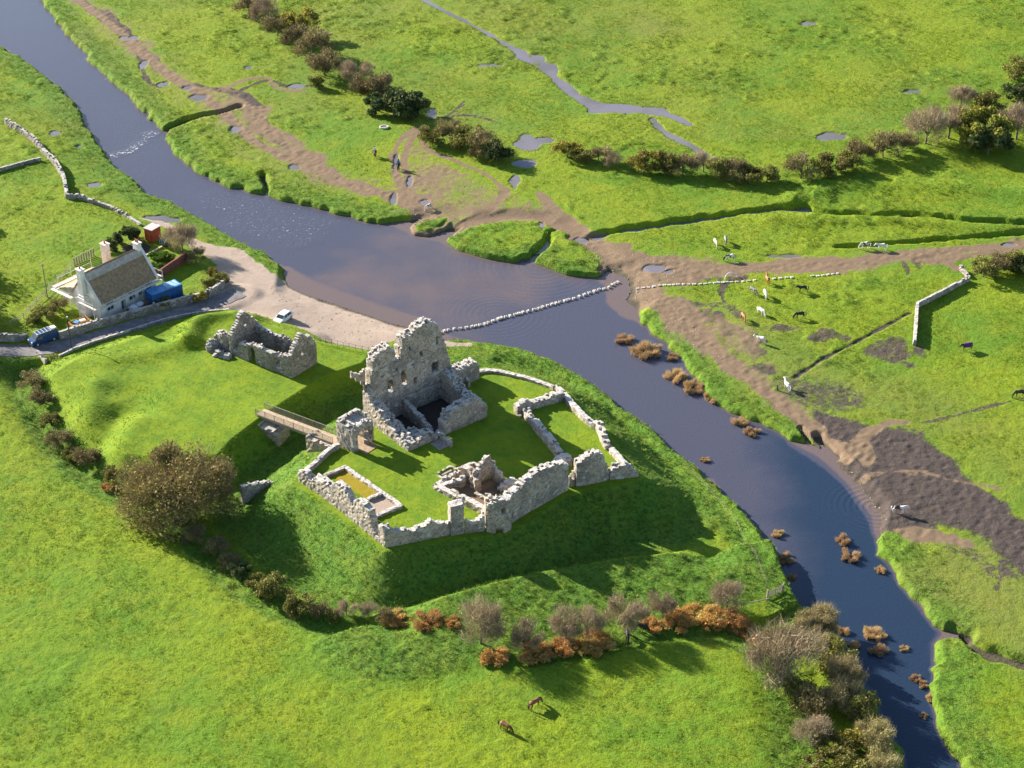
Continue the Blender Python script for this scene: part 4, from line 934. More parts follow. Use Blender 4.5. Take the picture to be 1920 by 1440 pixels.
# --- footbridge over the castle ditch
BA = Vector(G(487, 766, OZ + .9)); BB = Vector(G(640, 829, WZ)); BD = (BB - BA); BL = BD.length; BD.normalize(); BN = Vector((-BD.y, BD.x))
zA, zB = OZ + .35, WZ + .02
bridge = empty('footbridge', (BA.x, BA.y, zA), 0, 'straight timber footbridge with railings across the castle ditch to the gatehouse', 'bridge')
def bz(s): return zA + (zB - zA) * s / BL
M_DECK = plain('bridge_deck', (.36, .275, .19), .9, var=.2, scale=2.5, bmp=.02)
M_RAIL = plain('grey_timber', (.30, .255, .19), .85, var=.2, scale=3)
M_MESHP = plain('rail_mesh', (.25, .24, .20), .7, var=.1)
BWd = 1.0
def bpt(s, o, z): q = BA + BD * s + BN * o; return (q.x, q.y, bz(s) + z)
def bridge_deck(name):
    V = []; F = []
    n = 60
    mb = MB()
    for i in range(n):
        s0 = BL * i / n + .006; s1 = BL * (i + 1) / n - .006
        P = [bpt(s0, -BWd, 0), bpt(s1, -BWd, 0), bpt(s1, BWd, 0), bpt(s0, BWd, 0)]
        mb.add([(p[0], p[1], p[2] - .08) for p in P] + P, [(0, 3, 2, 1), (4, 5, 6, 7), (0, 1, 5, 4), (1, 2, 6, 5), (2, 3, 7, 6), (3, 0, 4, 7)])
    return mb.build(name, M_DECK)
pt(bridge, bridge_deck, 'deck')['kind'] = 'stuff'
for o in (-.85, .85):
    pt(bridge, lambda n: MB().tube([bpt(0, o, -.3), bpt(BL, o, -.3)], .17, 4).build(n, M_RAIL), 'beam')
for o in (-BWd - .05, BWd + .05):
    for zz, rr in ((1.1, .055), (.12, .045), (.6, .02), (.35, .02), (.85, .02)):
        pt(bridge, lambda n: MB().tube([bpt(.1, o, zz), bpt(BL - .8, o, zz)], rr, 4).build(n, M_RAIL), 'handrail' if zz > 1 else 'rail')
    for i in range(9):
        s = .1 + (BL - .9) * i / 8
        pt(bridge, lambda n: MB().tube([bpt(s, o * 1.02, -.35), bpt(s, o * 1.02, 1.16)], .055, 4).build(n, M_RAIL), 'rail_post')
    def bars(n):
        mb = MB()
        for i in range(int(BL / .16)):
            s = .1 + i * .16
            if s > BL - .9: break
            mb.tube([bpt(s, o, .12), bpt(s, o, 1.08)], .013, 3, False)
        return mb.build(n, M_MESHP)
    pt(bridge, bars, 'baluster')['kind'] = 'stuff'
def abut(name, label, s0, s1, ztop, zbot, wd):
    t = tag(wall(name, [bpt(s0, -wd, 0)[:2] + (ztop,), bpt(s1, -wd, 0)[:2] + (ztop - .3,)], zbot, wd * 2, world=True, m=M_STONE_WARM, rag=.15, sink=.8), label, 'bridge pier')
    return t
t = wall('bridge_pier', [bpt(.2, -2.6, 0)[:2] + (3.0,), bpt(3.0, -2.3, 0)[:2] + (2.6,), bpt(5.4, -1.9, 0)[:2] + (2.3,)], .6, 3.2, world=True, m=M_STONE_WARM, rag=.1, sink=.8)
tag(t, 'sloping stone pier under the far left end of the footbridge', 'bridge pier')
t = wall('bridge_pier', [bpt(BL - 5.6, -1.9, 0)[:2] + (2.9,), bpt(BL - 4.2, -2.0, 0)[:2] + (2.6,), bpt(BL - 2.5, -1.9, 0)[:2] + (2.5,), bpt(BL - .8, -1.7, 0)[:2] + (2.7,)], 2.0, 2.9, world=True, m=M_STONE_WARM, rag=.15, sink=1.5)
tag(t, 'low broken stone pier under the footbridge at the foot of the gatehouse', 'bridge pier')
t = tag(wall('ditch_wall', [(455, 935, 2.0), (470, 930, 1.9), (485, 924, 1.6), (500, 917, 1.2), (514, 908, .6)], 1.6, .8, rag=.15, sink=2.5, m=M_CHAPEL, side=1), 'stub of broken wall crossing the ditch just right of the big brown tree', 'ruined wall')

# ---------------------------------------------------------------- lane and field walls
M_ROAD = plain('lane_tarmac', (.155, .145, .15), .9, var=.25, scale=.8, bmp=.02)
V = []; F = []
for i, p in enumerate(LANE):
    a = LANE[max(i - 1, 0)]; b = LANE[min(i + 1, len(LANE) - 1)]; d = Vector((b[0] - a[0], b[1] - a[1])).normalized(); n_ = Vector((-d.y, d.x))
    hw_ = 1.95 + .12 * math.sin(i * 1.7)
    for o in (-1, -.33, .33, 1):
        q = Vector(p) + n_ * o * hw_; V.append((q.x, q.y, 2.36 + .04 * (1 - abs(o))))
    if i: F += [((i - 1) * 4 + k, (i - 1) * 4 + k + 1, i * 4 + k + 1, i * 4 + k) for k in range(3)]
pydata('lane_road', V, [f_[::-1] for f_ in F], M_ROAD, smooth=True)['kind'] = 'structure'
FW = 'dry stone walls of the fields and the lane'
def fwall(label, pts, z, th=.55, m=None, rag=.1, name='stone_wall', **k):
    return tag(wall(name, pts, z, th, m=m or M_DRYWALL, rag=rag, step=.38, dz=.32, follow=True, sink=.5, **k), label, 'stone wall', FW)
fwall('crooked pale dry stone wall running down the left pasture beside the river', [(8, 232, 1.2), (20, 240, 1.3), (45, 254, 1.2), (62, 268, 1.3), (82, 290, 1.2), (103, 312, 1.3), (116, 335, 1.2), (120, 352, 1.3), (123, 372, 1.2)], 2.2, .7)
fwall('low dry stone wall curving from the pasture corner towards the red shed', [(123, 374, 1.1), (150, 375, .9), (175, 383, .9), (205, 391, .7), (235, 405, .6), (262, 422, .5)], 2.2, .6)
fwall('dark low dry stone wall meeting the crooked pasture wall at the left edge', [(-40, 333, .8), (0, 323, .8), (40, 312, .8), (78, 303, .8)], 2.2, .5)
fwall('long garden wall along the lane in front of the white cottage', [(113, 637, 1.3), (150, 625, 1.5), (200, 610, 1.5), (260, 594, 1.5), (320, 578, 1.5), (365, 566, 1.5), (390, 561, 1.6)], 2.3, .6)
fwall('short garden wall turning away from the lane beside the gravel car park', [(392, 560, 1.6), (405, 551, 1.4), (418, 542, 1.3), (430, 528, 1.2)], 2.3, .6)
fwall('old field wall at the left edge behind the parked blue van', [(-60, 640, 1.3), (0, 641, 1.3), (31, 641, 1.3), (44, 639, 1.1), (54, 636, .9)], 2.3, .7)
fwall('low line of white edging stones along the grassy side of the lane', [(112, 669, .5), (140, 657, .5), (180, 643, .45), (240, 624, .45), (300, 605, .4), (350, 593, .4), (400, 586, .4), (430, 585, .35)], 2.3, .4, m=M_STONE)
fwall('pale straight dry stone wall standing alone in the right hand meadow', [(1711, 648, 1.1), (1713, 620, 1.1), (1716, 578, 1.1)], 1.0, .55, m=M_STONE, side=-1)
fwall('pale dry stone wall slanting up from the meadow corner to the right hand bushes', [(1716, 577, 1.1), (1740, 565, 1.0), (1770, 549, 1.1), (1795, 535, 1.0), (1815, 525, 1.0)], 1.0, .5, m=M_STONE, side=-1)
fwall('two short broken wall ends beside the gate opening at the lane corner', [(68, 666, .8), (78, 674, .9), (84, 680, .9)], 2.2, .5, m=M_STONE)
fwall('tumbled end of wall beside the paved opening left of the right hand bushes', [(1797, 506, 1.0), (1805, 514, .8), (1812, 522, .5)], 1.0, .6, m=M_DRYWALL)
# ---------------------------------------------------------------- vegetation
def leaf_material(name, ca, cb, cc=None, trans=.25, rough=.75):
    m, nt, b = mat(name); L = nt.links
    g = N(nt, 'ShaderNodeNewGeometry'); oi = N(nt, 'ShaderNodeObjectInfo')
    pos = g.outputs['Position']
    c = mixc(nt, g.outputs['Random Per Island'], ca, cb)
    n1 = noise(nt, .6, 3, pos)
    if cc: c = mixc(nt, rng(nt, n1, .45, .65, 0, .8), c, cc)
    hs = N(nt, 'ShaderNodeHueSaturation'); L.new(c, hs.inputs['Color'])
    L.new(rng(nt, oi.outputs['Random'], 0, 1, .49, .51, False), hs.inputs['Hue'])
    L.new(rng(nt, oi.outputs['Random'], 0, 1, .8, 1.15, False), hs.inputs['Value'])
    L.new(hs.outputs[0], b.inputs['Base Color']); b.inputs['Roughness'].default_value = rough; b.inputs['Specular IOR Level'].default_value = .2
    if trans:
        tr = N(nt, 'ShaderNodeBsdfTranslucent'); L.new(hs.outputs[0], tr.inputs[0])
        mx_ = N(nt, 'ShaderNodeMixShader'); mx_.inputs[0].default_value = trans
        out = nt.nodes['Material Output']; L.new(b.outputs[0], mx_.inputs[1]); L.new(tr.outputs[0], mx_.inputs[2]); L.new(mx_.outputs[0], out.inputs[0])
    return m
M_BARK = plain('bark', (.17, .135, .10), .95, var=.3, scale=4)
LM = {
    'bare': (leaf_material('bare_twigs', (.43, .34, .22), (.30, .235, .15), (.36, .30, .20), .1), leaf_material('late_leaves', (.34, .24, .13), (.24, .20, .10))),
    'brown': (leaf_material('brown_twigs', (.32, .25, .145), (.22, .18, .105), (.28, .22, .12), .1), leaf_material('brown_leaves', (.26, .20, .07), (.17, .145, .05), (.15, .155, .045))),
    'olive': (leaf_material('olive_twigs', (.26, .21, .10), (.19, .16, .085), None, .1), leaf_material('olive_leaves', (.26, .24, .045), (.13, .155, .035), (.19, .165, .045))),
    'gold': (leaf_material('gold_twigs', (.30, .23, .09), (.22, .18, .08), None, .1), leaf_material('gold_leaves', (.40, .31, .04), (.19, .20, .04), (.24, .22, .04))),
    'dark': (leaf_material('dark_twigs', (.12, .105, .06), (.09, .08, .05), None, .1), leaf_material('dark_leaves', (.09, .125, .038), (.042, .075, .027), (.135, .135, .045))),
    'tan': (leaf_material('willow_twigs', (.46, .38, .20), (.33, .28, .15), (.36, .29, .12), .15), leaf_material('willow_leaves', (.38, .32, .11), (.21, .21, .08), (.16, .18, .08))),
    'big': (leaf_material('big_twigs', (.34, .26, .14), (.22, .17, .10), (.28, .22, .10), .1), leaf_material('big_leaves', (.33, .25, .075), (.20, .185, .05), (.17, .20, .042))),
    'oak': (leaf_material('oak_twigs', (.20, .17, .08), (.15, .13, .06), None, .1), leaf_material('oak_leaves', (.32, .28, .035), (.13, .16, .03), (.20, .21, .035))),
    'rust': (leaf_material('bracken_stalks', (.60, .36, .14), (.44, .25, .09), (.50, .38, .15), .3), leaf_material('bracken_fronds', (.60, .33, .09), (.42, .24, .07), (.45, .35, .12), .35)),
    'reed': (leaf_material('reed_stalks', (.62, .45, .26), (.44, .28, .15), (.50, .37, .16), .2), leaf_material('reed_blades', (.55, .39, .21), (.35, .23, .12))),
    'green': (leaf_material('weed_stalks', (.14, .19, .036), (.10, .14, .036), None, .2), leaf_material('weed_leaves', (.12, .24, .024), (.06, .14, .024), (.14, .18, .036))),
}
class Soup:
    def __init__(s): s.V = []; s.F = []; s.n = 0; s.mi = []
    def quads(s, c, a, b, mi):
        """c centre, a/b half axes arrays -> quads"""
        n = len(c); V = np.stack([c - a - b, c + a - b, c + a + b, c - a + b], 1).reshape(-1, 3)
        F = np.arange(n * 4).reshape(n, 4) + s.n
        s.V.append(V); s.F += F.tolist(); s.n += n * 4; s.mi += [mi] * n
    def tris(s, p, q, wv, mi):
        """slim blades from p to q, base half width vector wv"""
        n = len(p); V = np.stack([p - wv, p + wv, q], 1).reshape(-1, 3)
        F = np.arange(n * 3).reshape(n, 3) + s.n
        s.V.append(V); s.F += F.tolist(); s.n += n * 3; s.mi += [mi] * n
    def mesh(s, name, mats):
        me = bpy.data.meshes.new(name); me.from_pydata(np.concatenate(s.V).tolist(), [], s.F); me.update()
        for m in mats: me.materials.append(m)
        me.polygons.foreach_set('material_index', s.mi); return me
def unit(v): return v / (np.linalg.norm(v, axis=-1, keepdims=True) + 1e-9)
def crown_mesh(name, kind, seed, Rr, Hh, z0, n_tw, n_lf, lf=.16, twl=.8, tww=.022, clumps=14, spread=.36, drooping=0.0):
    """uneven crown: clumps of twigs and leaf sized faces inside a dome of radius Rr from height z0 to Hh"""
    g = np.random.default_rng(seed); s = Soup()
    th = g.random(clumps) * 2 * np.pi; rr = np.sqrt(g.random(clumps)) * .78; hh = g.random(clumps) ** .7
    cz = z0 + (Hh - z0) * (.12 + .66 * hh * np.sqrt(np.clip(1 - rr ** 2 * .75, 0, 1)))
    cc = np.stack([np.cos(th) * rr * Rr, np.sin(th) * rr * Rr, cz], 1)
    cs = (.55 + .7 * g.random(clumps))
    def pts(n):
        k = g.integers(0, clumps, n); d = unit(g.normal(size=(n, 3))); r = g.random(n) ** .45
        sz = np.array([Rr, Rr, (Hh - z0) * .62]) * spread
        p = cc[k] + d * r[:, None] * sz * cs[k][:, None]
        p[:, 2] = np.clip(p[:, 2], z0 * .4 + .05, Hh * 1.03)
        return p, k, d
    p, k, d = pts(n_tw)
    dirv = unit(unit(p - np.array([0, 0, z0 * .3])) * .9 + g.normal(size=p.shape) * .45 + np.array([0, 0, .35 - drooping]))
    ln = twl * (.5 + .9 * g.random(n_tw))[:, None]
    w = unit(np.cross(dirv, g.normal(size=p.shape))) * tww
    s.tris(p - dirv * ln * .5, p + dirv * ln * .5, w, 0)
    if n_lf:
        p, k, d = pts(n_lf)
        a = unit(g.normal(size=p.shape)); b = unit(np.cross(a, g.normal(size=p.shape)))
        sz = lf * (.55 + .9 * g.random(n_lf))[:, None]
        s.quads(p, a * sz * .5, b * sz * .4, 1)
    return s.mesh(name, LM[kind]), cc
def trunk_mesh(name, seed, ends, base_r, h, n=5, lean=0.1):
    g = random.Random(seed); mb = MB()
    stems = max(1, min(len(ends), 7))
    fork = Vector((g.uniform(-lean, lean), g.uniform(-lean, lean), h * .28))
    mb.tube([(0, 0, -.3), (fork.x * .5, fork.y * .5, h * .14), fork], [base_r, base_r * .8, base_r * .7], n)
    for e in ends:
        e = Vector(e); m_ = fork.lerp(e, .5) + Vector((g.uniform(-.2, .2), g.uniform(-.2, .2), .1 * h))
        mb.tube([fork, m_, e], [base_r * .5, base_r * .3, base_r * .1], 4, False)
        for _ in range(2):
            e2 = e + Vector((g.uniform(-1, 1), g.uniform(-1, 1), g.uniform(0, .8))) * h * .16
            mb.tube([m_.lerp(e, .4), e2], [base_r * .2, base_r * .05], 3, False)
    me = bpy.data.meshes.new(name); me.from_pydata(mb.V, [], mb.F); me.update(); me.materials.append(M_BARK); return me
TEMPL = {}
def template(kind, var):
    key = (kind, var)
    if key in TEMPL: return TEMPL[key]
    sd = hash(kind) * 0 + sum(map(ord, kind)) * 13 + var * 7
    # unit size: radius 3 m, height 4.5 m
    if kind == 'bare': me, cc = crown_mesh('crown', kind, sd, 3, 4.4, 1.0, 3000, 350, .14, 1.1, .019, 15)
    elif kind == 'brown': me, cc = crown_mesh('crown', kind, sd, 3, 4.3, .6, 1900, 1300, .19, .95, .022, 16)
    elif kind == 'olive': me, cc = crown_mesh('crown', kind, sd, 3, 4.2, .3, 900, 2600, .22, .8, .025, 15)
    elif kind == 'gold': me, cc = crown_mesh('crown', kind, sd, 3, 4.2, .4, 900, 2500, .22, .8, .025, 13)
    elif kind == 'oak': me, cc = crown_mesh('crown', kind, sd, 3, 4.2, .3, 900, 4200, .2, .8, .02, 22, .3)
    elif kind == 'dark': me, cc = crown_mesh('crown', kind, sd, 3, 4.2, .3, 600, 4200, .25, .7, .025, 15)
    elif kind == 'tan': me, cc = crown_mesh('crown', kind, sd, 3, 4.4, .2, 2800, 1000, .18, 1.5, .025, 16)
    elif kind == 'rust': me, cc = crown_mesh('fronds', kind, sd, 3, 1.25, 0, 2600, 1300, .20, .9, .035, 28, .24, -.2)
    elif kind == 'reed': me, cc = crown_mesh('blades', kind, sd, 3, 2.0, 0, 2600, 0, .2, 1.7, .05, 14, .26, -1.3)
    elif kind == 'green': me, cc = crown_mesh('leaves', kind, sd, 3, 1.1, 0, 700, 2600, .26, .5, .03, 16, .3)
    tm = None
    if kind in ('bare', 'brown', 'olive', 'gold', 'dark', 'tan', 'oak'):
        tm = trunk_mesh('trunk', sd, [tuple(c) for c in cc[:8]], .16, 4.2)
    TEMPL[key] = (me, tm); return TEMPL[key]
KIND_H = {'bare': 1.45, 'brown': 1.35, 'olive': 1.3, 'gold': 1.3, 'dark': 1.3, 'oak': 1.3, 'tan': 1.35, 'rust': .42, 'reed': .42, 'green': .35}
CROWN_NAME = {'rust': 'fronds', 'reed': 'blades', 'green': 'leaves'}
_pv = [0]
def plant(kind, cx, cy, r, label, name='bush', cat='bush', group=None, hk=1.0, z=None, sx=1.0, rz=None):
    """a plant whose crown is seen round a photo pixel with the given radius in photo pixels"""
    _pv[0] += 1; v = _pv[0]
    r = r * (1.18 if kind not in ('reed', 'rust') else 1.08)
    if group == 'bushes in the long hedge across the far meadow' or group == 'bushes in the upper hedge left of the track': r *= 1.14
    if group == 'thicket of bushes between the field and the river': r *= 1.14
    k = pxm(cy + r * .5); Rm = r / k; Hm = Rm * KIND_H[kind] * hk
    by = cy + .424 * Hm * k
    x, y, zz = at(cx, by) if z is None else (*G(cx, by, z), z)
    me, tm = template(kind, v % 3)
    sc = Rm / 3.0; hs = Hm / {'rust': 1.25, 'reed': 1.9, 'green': 1.1}.get(kind, 4.3)
    t = empty(name, (x, y, zz - .05), (v * 2.4) % 6.28 if rz is None else rz, label, cat, group); t.scale = (sc * sx, sc, hs)
    mesh_obj(CROWN_NAME.get(kind, 'crown'), me, None, t)
    if tm is not None: mesh_obj('trunk', tm, None, t)
    return t
G1 = 'bushes in the upper hedge left of the track'
for a in [('brown', 468, 8, 27, 'brown leafless bush at the top edge where the upper hedge starts'),
          ('bare', 500, 22, 26, 'greyish brown bush second from the top end of the upper hedge'),
          ('brown', 520, 48, 24, 'brown bush left of the round yellow green tree in the upper hedge'),
          ('brown', 552, 66, 24, 'low brown bush just below the round yellow green tree'),
          ('brown', 586, 82, 32, 'russet brown bush right below the yellow green tree in the upper hedge'),
          ('brown', 608, 118, 30, 'large russet bush at the lower end of the upper hedge beside the ditch'),
          ('olive', 592, 152, 15, 'small dark shrub at the wet ditch under the upper hedge end')]:
    plant(*a, group=G1)
plant('gold', 567, 38, 33, 'round yellow green tree standing up in the upper hedge', name='tree', cat='tree', hk=1.15)
G2 = 'bushes in the clumps beside the horse track'
for a in [('bare', 668, 136, 30, 'pale brown bush at the upper left end of the dark thicket'),
          ('brown', 690, 160, 30, 'brown bush in the left half of the dark thicket beside the track'),
          ('brown', 718, 165, 34, 'broad brown bush in the middle of the dark thicket'),
          ('dark', 738, 196, 36, 'dark green bush in the middle of the thicket beside the track'),
          ('dark', 770, 196, 34, 'dark green bush at the right end of the thicket beside the puddle'),
          ('dark', 712, 192, 26, 'dark green bush at the lower left side of the thicket'),
          ('olive', 812, 250, 28, 'olive bush at the left end of the clump between the two tracks'),
          ('brown', 842, 238, 32, 'brown topped bush in the clump between the two tracks'),
          ('olive', 878, 258, 32, 'olive bush in the middle of the clump between the two tracks'),
          ('brown', 905, 268, 32, 'brown bush in the right half of the clump between the two tracks'),
          ('dark', 932, 282, 28, 'dark bush at the right end of the clump near the flooded gap')]:
    plant(*a, group=G2)
G3 = 'bushes in the long hedge across the far meadow'
for a in [('gold', 1064, 280, 22, 'yellowish bush at the left end of the long far hedge'),
          ('olive', 1090, 290, 18, 'small olive bush second from the left end of the long far hedge'),
          ('brown', 1122, 288, 21, 'small brown bush third from the left end of the long far hedge'),
          ('bare', 1150, 300, 15, 'thin bare bush left of the bright yellow bush in the far hedge'),
          ('gold', 1210, 300, 27, 'bright golden yellow bush in the long far hedge'),
          ('olive', 1250, 302, 25, 'olive bush just right of the bright golden bush in the far hedge'),
          ('brown', 1280, 310, 24, 'brown bush two places right of the golden bush in the far hedge'),
          ('bare', 1318, 304, 22, 'pinkish bare bush at the end of the flooded rut in the far hedge'),
          ('olive', 1345, 314, 24, 'olive green bush right of the pinkish bare bush in the far hedge'),
          ('brown', 1375, 318, 24, 'brown bush in the far hedge, second to the right of the pinkish one'),
          ('olive', 1405, 326, 22, 'dull green bush near the ditch end of the far hedge'),
          ('olive', 1438, 326, 20, 'last low bush before the ditch gap in the far hedge'),
          ('brown', 1502, 314, 28, 'round dark brown bush standing apart right of the ditch gap'),
          ('olive', 1556, 306, 27, 'olive bush right of the round dark brown bush'),
          ('olive', 1585, 302, 24, 'low olive bush between the round brown bush and the big oak'),
          ('brown', 1612, 282, 24, 'brown bush left of the reddish brown hedge trees'),
          ('brown', 1655, 272, 30, 'reddish brown bush with bare stems in the right hand hedge'),
          ('brown', 1690, 262, 26, 'reddish brown bush beside the bare hedge trees on the right'),
          ('bare', 1735, 240, 36, 'bare pinkish hedge tree left of the big yellow green oak'),
          ('bare', 1778, 228, 38, 'tall bare hedge tree touching the big oak from the left'),
          ('olive', 1852, 192, 25, 'olive bush behind the top of the big oak'),
          ('bare', 1905, 232, 36, 'bare brown bush at the right edge beside the big oak'),
          ('bare', 1800, 182, 24, 'pale thin bush behind the bare hedge trees'),
          ('olive', 1912, 128, 26, 'olive bush cut by the right edge, upper of the two there'),
          ('dark', 1908, 172, 22, 'dark green bush cut by the right edge, lower of the two there')]:
    plant(*a, group=G3)
plant('oak', 1842, 240, 50, 'big yellow green oak tree in the right hand hedge', name='oak_tree', cat='tree', hk=1.15)
plant('dark', 1852, 262, 36, 'dark green bush in the shade under the big oak', group=G3)
G4 = 'bushes beside the paved gateway on the right'
for a in [('olive', 1842, 502, 26, 'olive bush at the end of the pale slanting wall'),
          ('brown', 1868, 492, 26, 'brown bush in the middle of the row by the pale slanting wall'),
          ('olive', 1895, 487, 26, 'yellowish bush near the right edge by the pale slanting wall'),
          ('dark', 1918, 496, 24, 'dark bush cut by the right edge above the meadow wall')]:
    plant(*a, group=G4)
G5 = 'small hedge trees along the left edge of the foreground field'
for a in [('brown', 62, 712, 24, 'topmost brown hedge bush at the left edge below the lane'),
          ('brown', 84, 740, 24, 'second brown hedge bush down from the lane at the left edge'),
          ('olive', 96, 786, 19, 'olive hedge bush third down from the lane, thin and upright'),
          ('brown', 112, 822, 25, 'dark brown hedge bush fourth down from the lane'),
          ('brown', 166, 850, 28, 'round russet hedge bush just left of the big brown tree'),
          ('rust', 205, 910, 18, 'low rust red bracken at the left foot of the big brown tree'),
          ('brown', 365, 1000, 24, 'dim brown hedge bush right under the big brown tree'),
          ('brown', 405, 1018, 28, 'reddish hedge bush below right of the big brown tree'),
          ('brown', 435, 1048, 24, 'reddish brown hedge bush halfway down from the big tree to the dark bush'),
          ('olive', 482, 1088, 20, 'small olive hedge bush left of the dark bush in the ditch shade'),
          ('olive', 515, 1098, 32, 'large dark olive bush at the lower left corner of the castle ditch'),
          ('olive', 560, 1128, 28, 'low olive bush right of the large dark olive bush'),
          ('olive', 140, 848, 20, 'olive bush left of the round russet hedge bush'),
          ('olive', 212, 885, 18, 'low olive scrub between the russet hedge bush and the big brown tree'),
          ('dark', 452, 1066, 20, 'low dark scrub above the small olive hedge bush in the ditch shade'),
          ('brown', 600, 1142, 20, 'low brown scrub left of the two small grey bare bushes'),
          ('olive', 625, 1150, 16, 'small olive scrub touching the two small grey bare bushes'),
          ('brown', 720, 1152, 18, 'low brown scrub right of the two small grey bare bushes'),
          ('bare', 650, 1140, 20, 'small grey bare bush below the ditch, left of two'),
          ('bare', 690, 1142, 18, 'small grey bare bush below the ditch, right of two')]:
    plant(*a, group=G5)
G6 = 'bare hawthorns and bracken along the near hedge'
for a in [('rust', 745, 1162, 34, 'low brown bracken patch left of the small orange one in the near hedge'),
          ('rust', 805, 1160, 34, 'dull orange bracken patch at the left end of the near hedge'),
          ('rust', 848, 1166, 20, 'small dark bracken patch left of the big pink bare hawthorn'),
          ('bare', 902, 1166, 44, 'large pinkish bare hawthorn at the left end of the near hedge'),
          ('bare', 985, 1190, 32, 'small grey bare hawthorn between two larger ones in the near hedge'),
          ('bare', 1062, 1172, 34, 'wide grey bare hawthorn in the middle of the near hedge'),
          ('bare', 1100, 1166, 32, 'bare hawthorn leaning right in the middle of the near hedge'),
          ('bare', 1172, 1150, 38, 'grey bare hawthorn beside the black horse'),
          ('bare', 1242, 1132, 27, 'small slender bare hawthorn right of the black horse'),
          ('bare', 1362, 1116, 30, 'pale bare hawthorn above the orange bracken bank'),
          ('rust', 925, 1228, 32, 'orange bracken patch under the large pinkish hawthorn'),
          ('rust', 1005, 1220, 40, 'bright orange bracken patch in the middle of the near hedge'),
          ('rust', 1050, 1210, 36, 'bright orange bracken patch under the wide grey hawthorn'),
          ('rust', 1112, 1202, 42, 'long orange bracken patch left of the black horse'),
          ('rust', 1222, 1168, 28, 'low orange bracken patch right of the black horse'),
          ('rust', 1268, 1162, 36, 'orange bracken at the left end of the bracken bank'),
          ('rust', 1318, 1152, 42, 'orange bracken in the middle of the bracken bank'),
          ('rust', 1362, 1156, 40, 'dark orange bracken at the right end of the bracken bank'),
          ('rust', 1392, 1180, 30, 'brown bracken sloping down towards the big grey bush'),
          ('rust', 1425, 1200, 24, 'small red brown bracken patch touching the big grey bush')]:
    plant(*a, group=G6, hk=1.25 if a[0] == 'bare' else 1.0)
G7 = 'thicket of bushes between the field and the river'
for a in [('bare', 1462, 1228, 62, 'large round grey bare bush at the corner of the foreground field'),
          ('tan', 1508, 1168, 26, 'tan willow bush at the upper end of the riverside thicket'),
          ('tan', 1540, 1155, 28, 'tan feathery willow leaning over the river at the top of the thicket'),
          ('tan', 1530, 1192, 26, 'yellowish willow below the feathery one in the riverside thicket'),
          ('olive', 1560, 1220, 32, 'grey green bush in the riverside thicket beside the reed islands'),
          ('tan', 1578, 1258, 34, 'tan willow bush halfway down the riverside thicket'),
          ('olive', 1492, 1292, 32, 'dull green bush below the large round grey bush'),
          ('brown', 1530, 1310, 36, 'brown bush in the middle of the riverside thicket'),
          ('tan', 1582, 1302, 36, 'grey tan willow in the middle of the riverside thicket, on the water side'),
          ('olive', 1618, 1322, 32, 'green willow dipping to the water in the lower thicket'),
          ('bare', 1522, 1372, 32, 'bare grey bush on the field side of the lower thicket'),
          ('olive', 1560, 1395, 34, 'olive green bush on the field side of the lower thicket'),
          ('gold', 1600, 1390, 30, 'yellowish bush in the middle of the lower thicket'),
          ('tan', 1642, 1372, 34, 'tan willow on the water side of the lower thicket'),
          ('tan', 1655, 1425, 32, 'tan willow at the bottom edge beside the river'),
          ('olive', 1600, 1440, 36, 'green bush at the bottom edge in the middle of the thicket'),
          ('olive', 1530, 1440, 34, 'green bush at the bottom edge on the field side of the thicket')]:
    plant(*a, group=G7)
# the big tree, on its own limbs
bx, by, bz_ = at(338, 966)
big = empty('big_tree', (bx, by, bz_), 0, 'very large round crowned brown tree on the edge of the foreground field', 'tree')
cm, cc = crown_mesh('crown', 'big', 404, 10.2, 11.0, .8, 16000, 9500,   .27, 1.6, .026, 75, .24)
mesh_obj('crown', cm, None, big)
mb = MB(); g_ = random.Random(4)
fork = Vector((.3, .2, 2.2)); mb.tube([(0, 0, -.5), (.1, 0, 1.0), fork], [.55, .42, .40], 8)
for c in cc[::2]:
    e = Vector(c); m1 = fork.lerp(e, .35) + Vector((g_.uniform(-.4, .4), g_.uniform(-.4, .4), .9)); m2 = fork.lerp(e, .7) + Vector((g_.uniform(-.4, .4), g_.uniform(-.4, .4), .6))
    mb.tube([fork, m1, m2, e], [.20, .15, .09, .03], 5, False)
    for _ in range(3):
        mb.tube([m2, m2.lerp(e, .5) + Vector((g_.uniform(-1, 1), g_.uniform(-1, 1), g_.uniform(.1, 1)))], [.06, .02], 3, False)
mb.build('trunk', plain('pale_bark', (.24, .20, .14), .9, var=.25), big)
# trees outside the frame on the left, whose long shadows fall into the picture
for (px, py, rr, lb, k_) in ((-115, 470, 58, 'tall bare tree beyond the left edge throwing shade over the pasture, upper one', 'brown'), (-150, 520, 62, 'tall brown tree beyond the left edge throwing shade over the pasture, lower one', 'olive'), (-95, 545, 50, 'brown tree beyond the left edge beside the pasture fence', 'brown'),
                         (-70, 622, 44, 'bare tree beyond the left edge beside the lane', 'bare'), (-30, 598, 30, 'small bare tree beyond the left edge above the lane wall', 'bare'), (-40, 415, 20, 'bush beyond the left edge in the pasture', 'olive')):
    plant(k_, px, py, rr, lb, 'tree', 'tree', 'trees beyond the left edge', z=2.2)
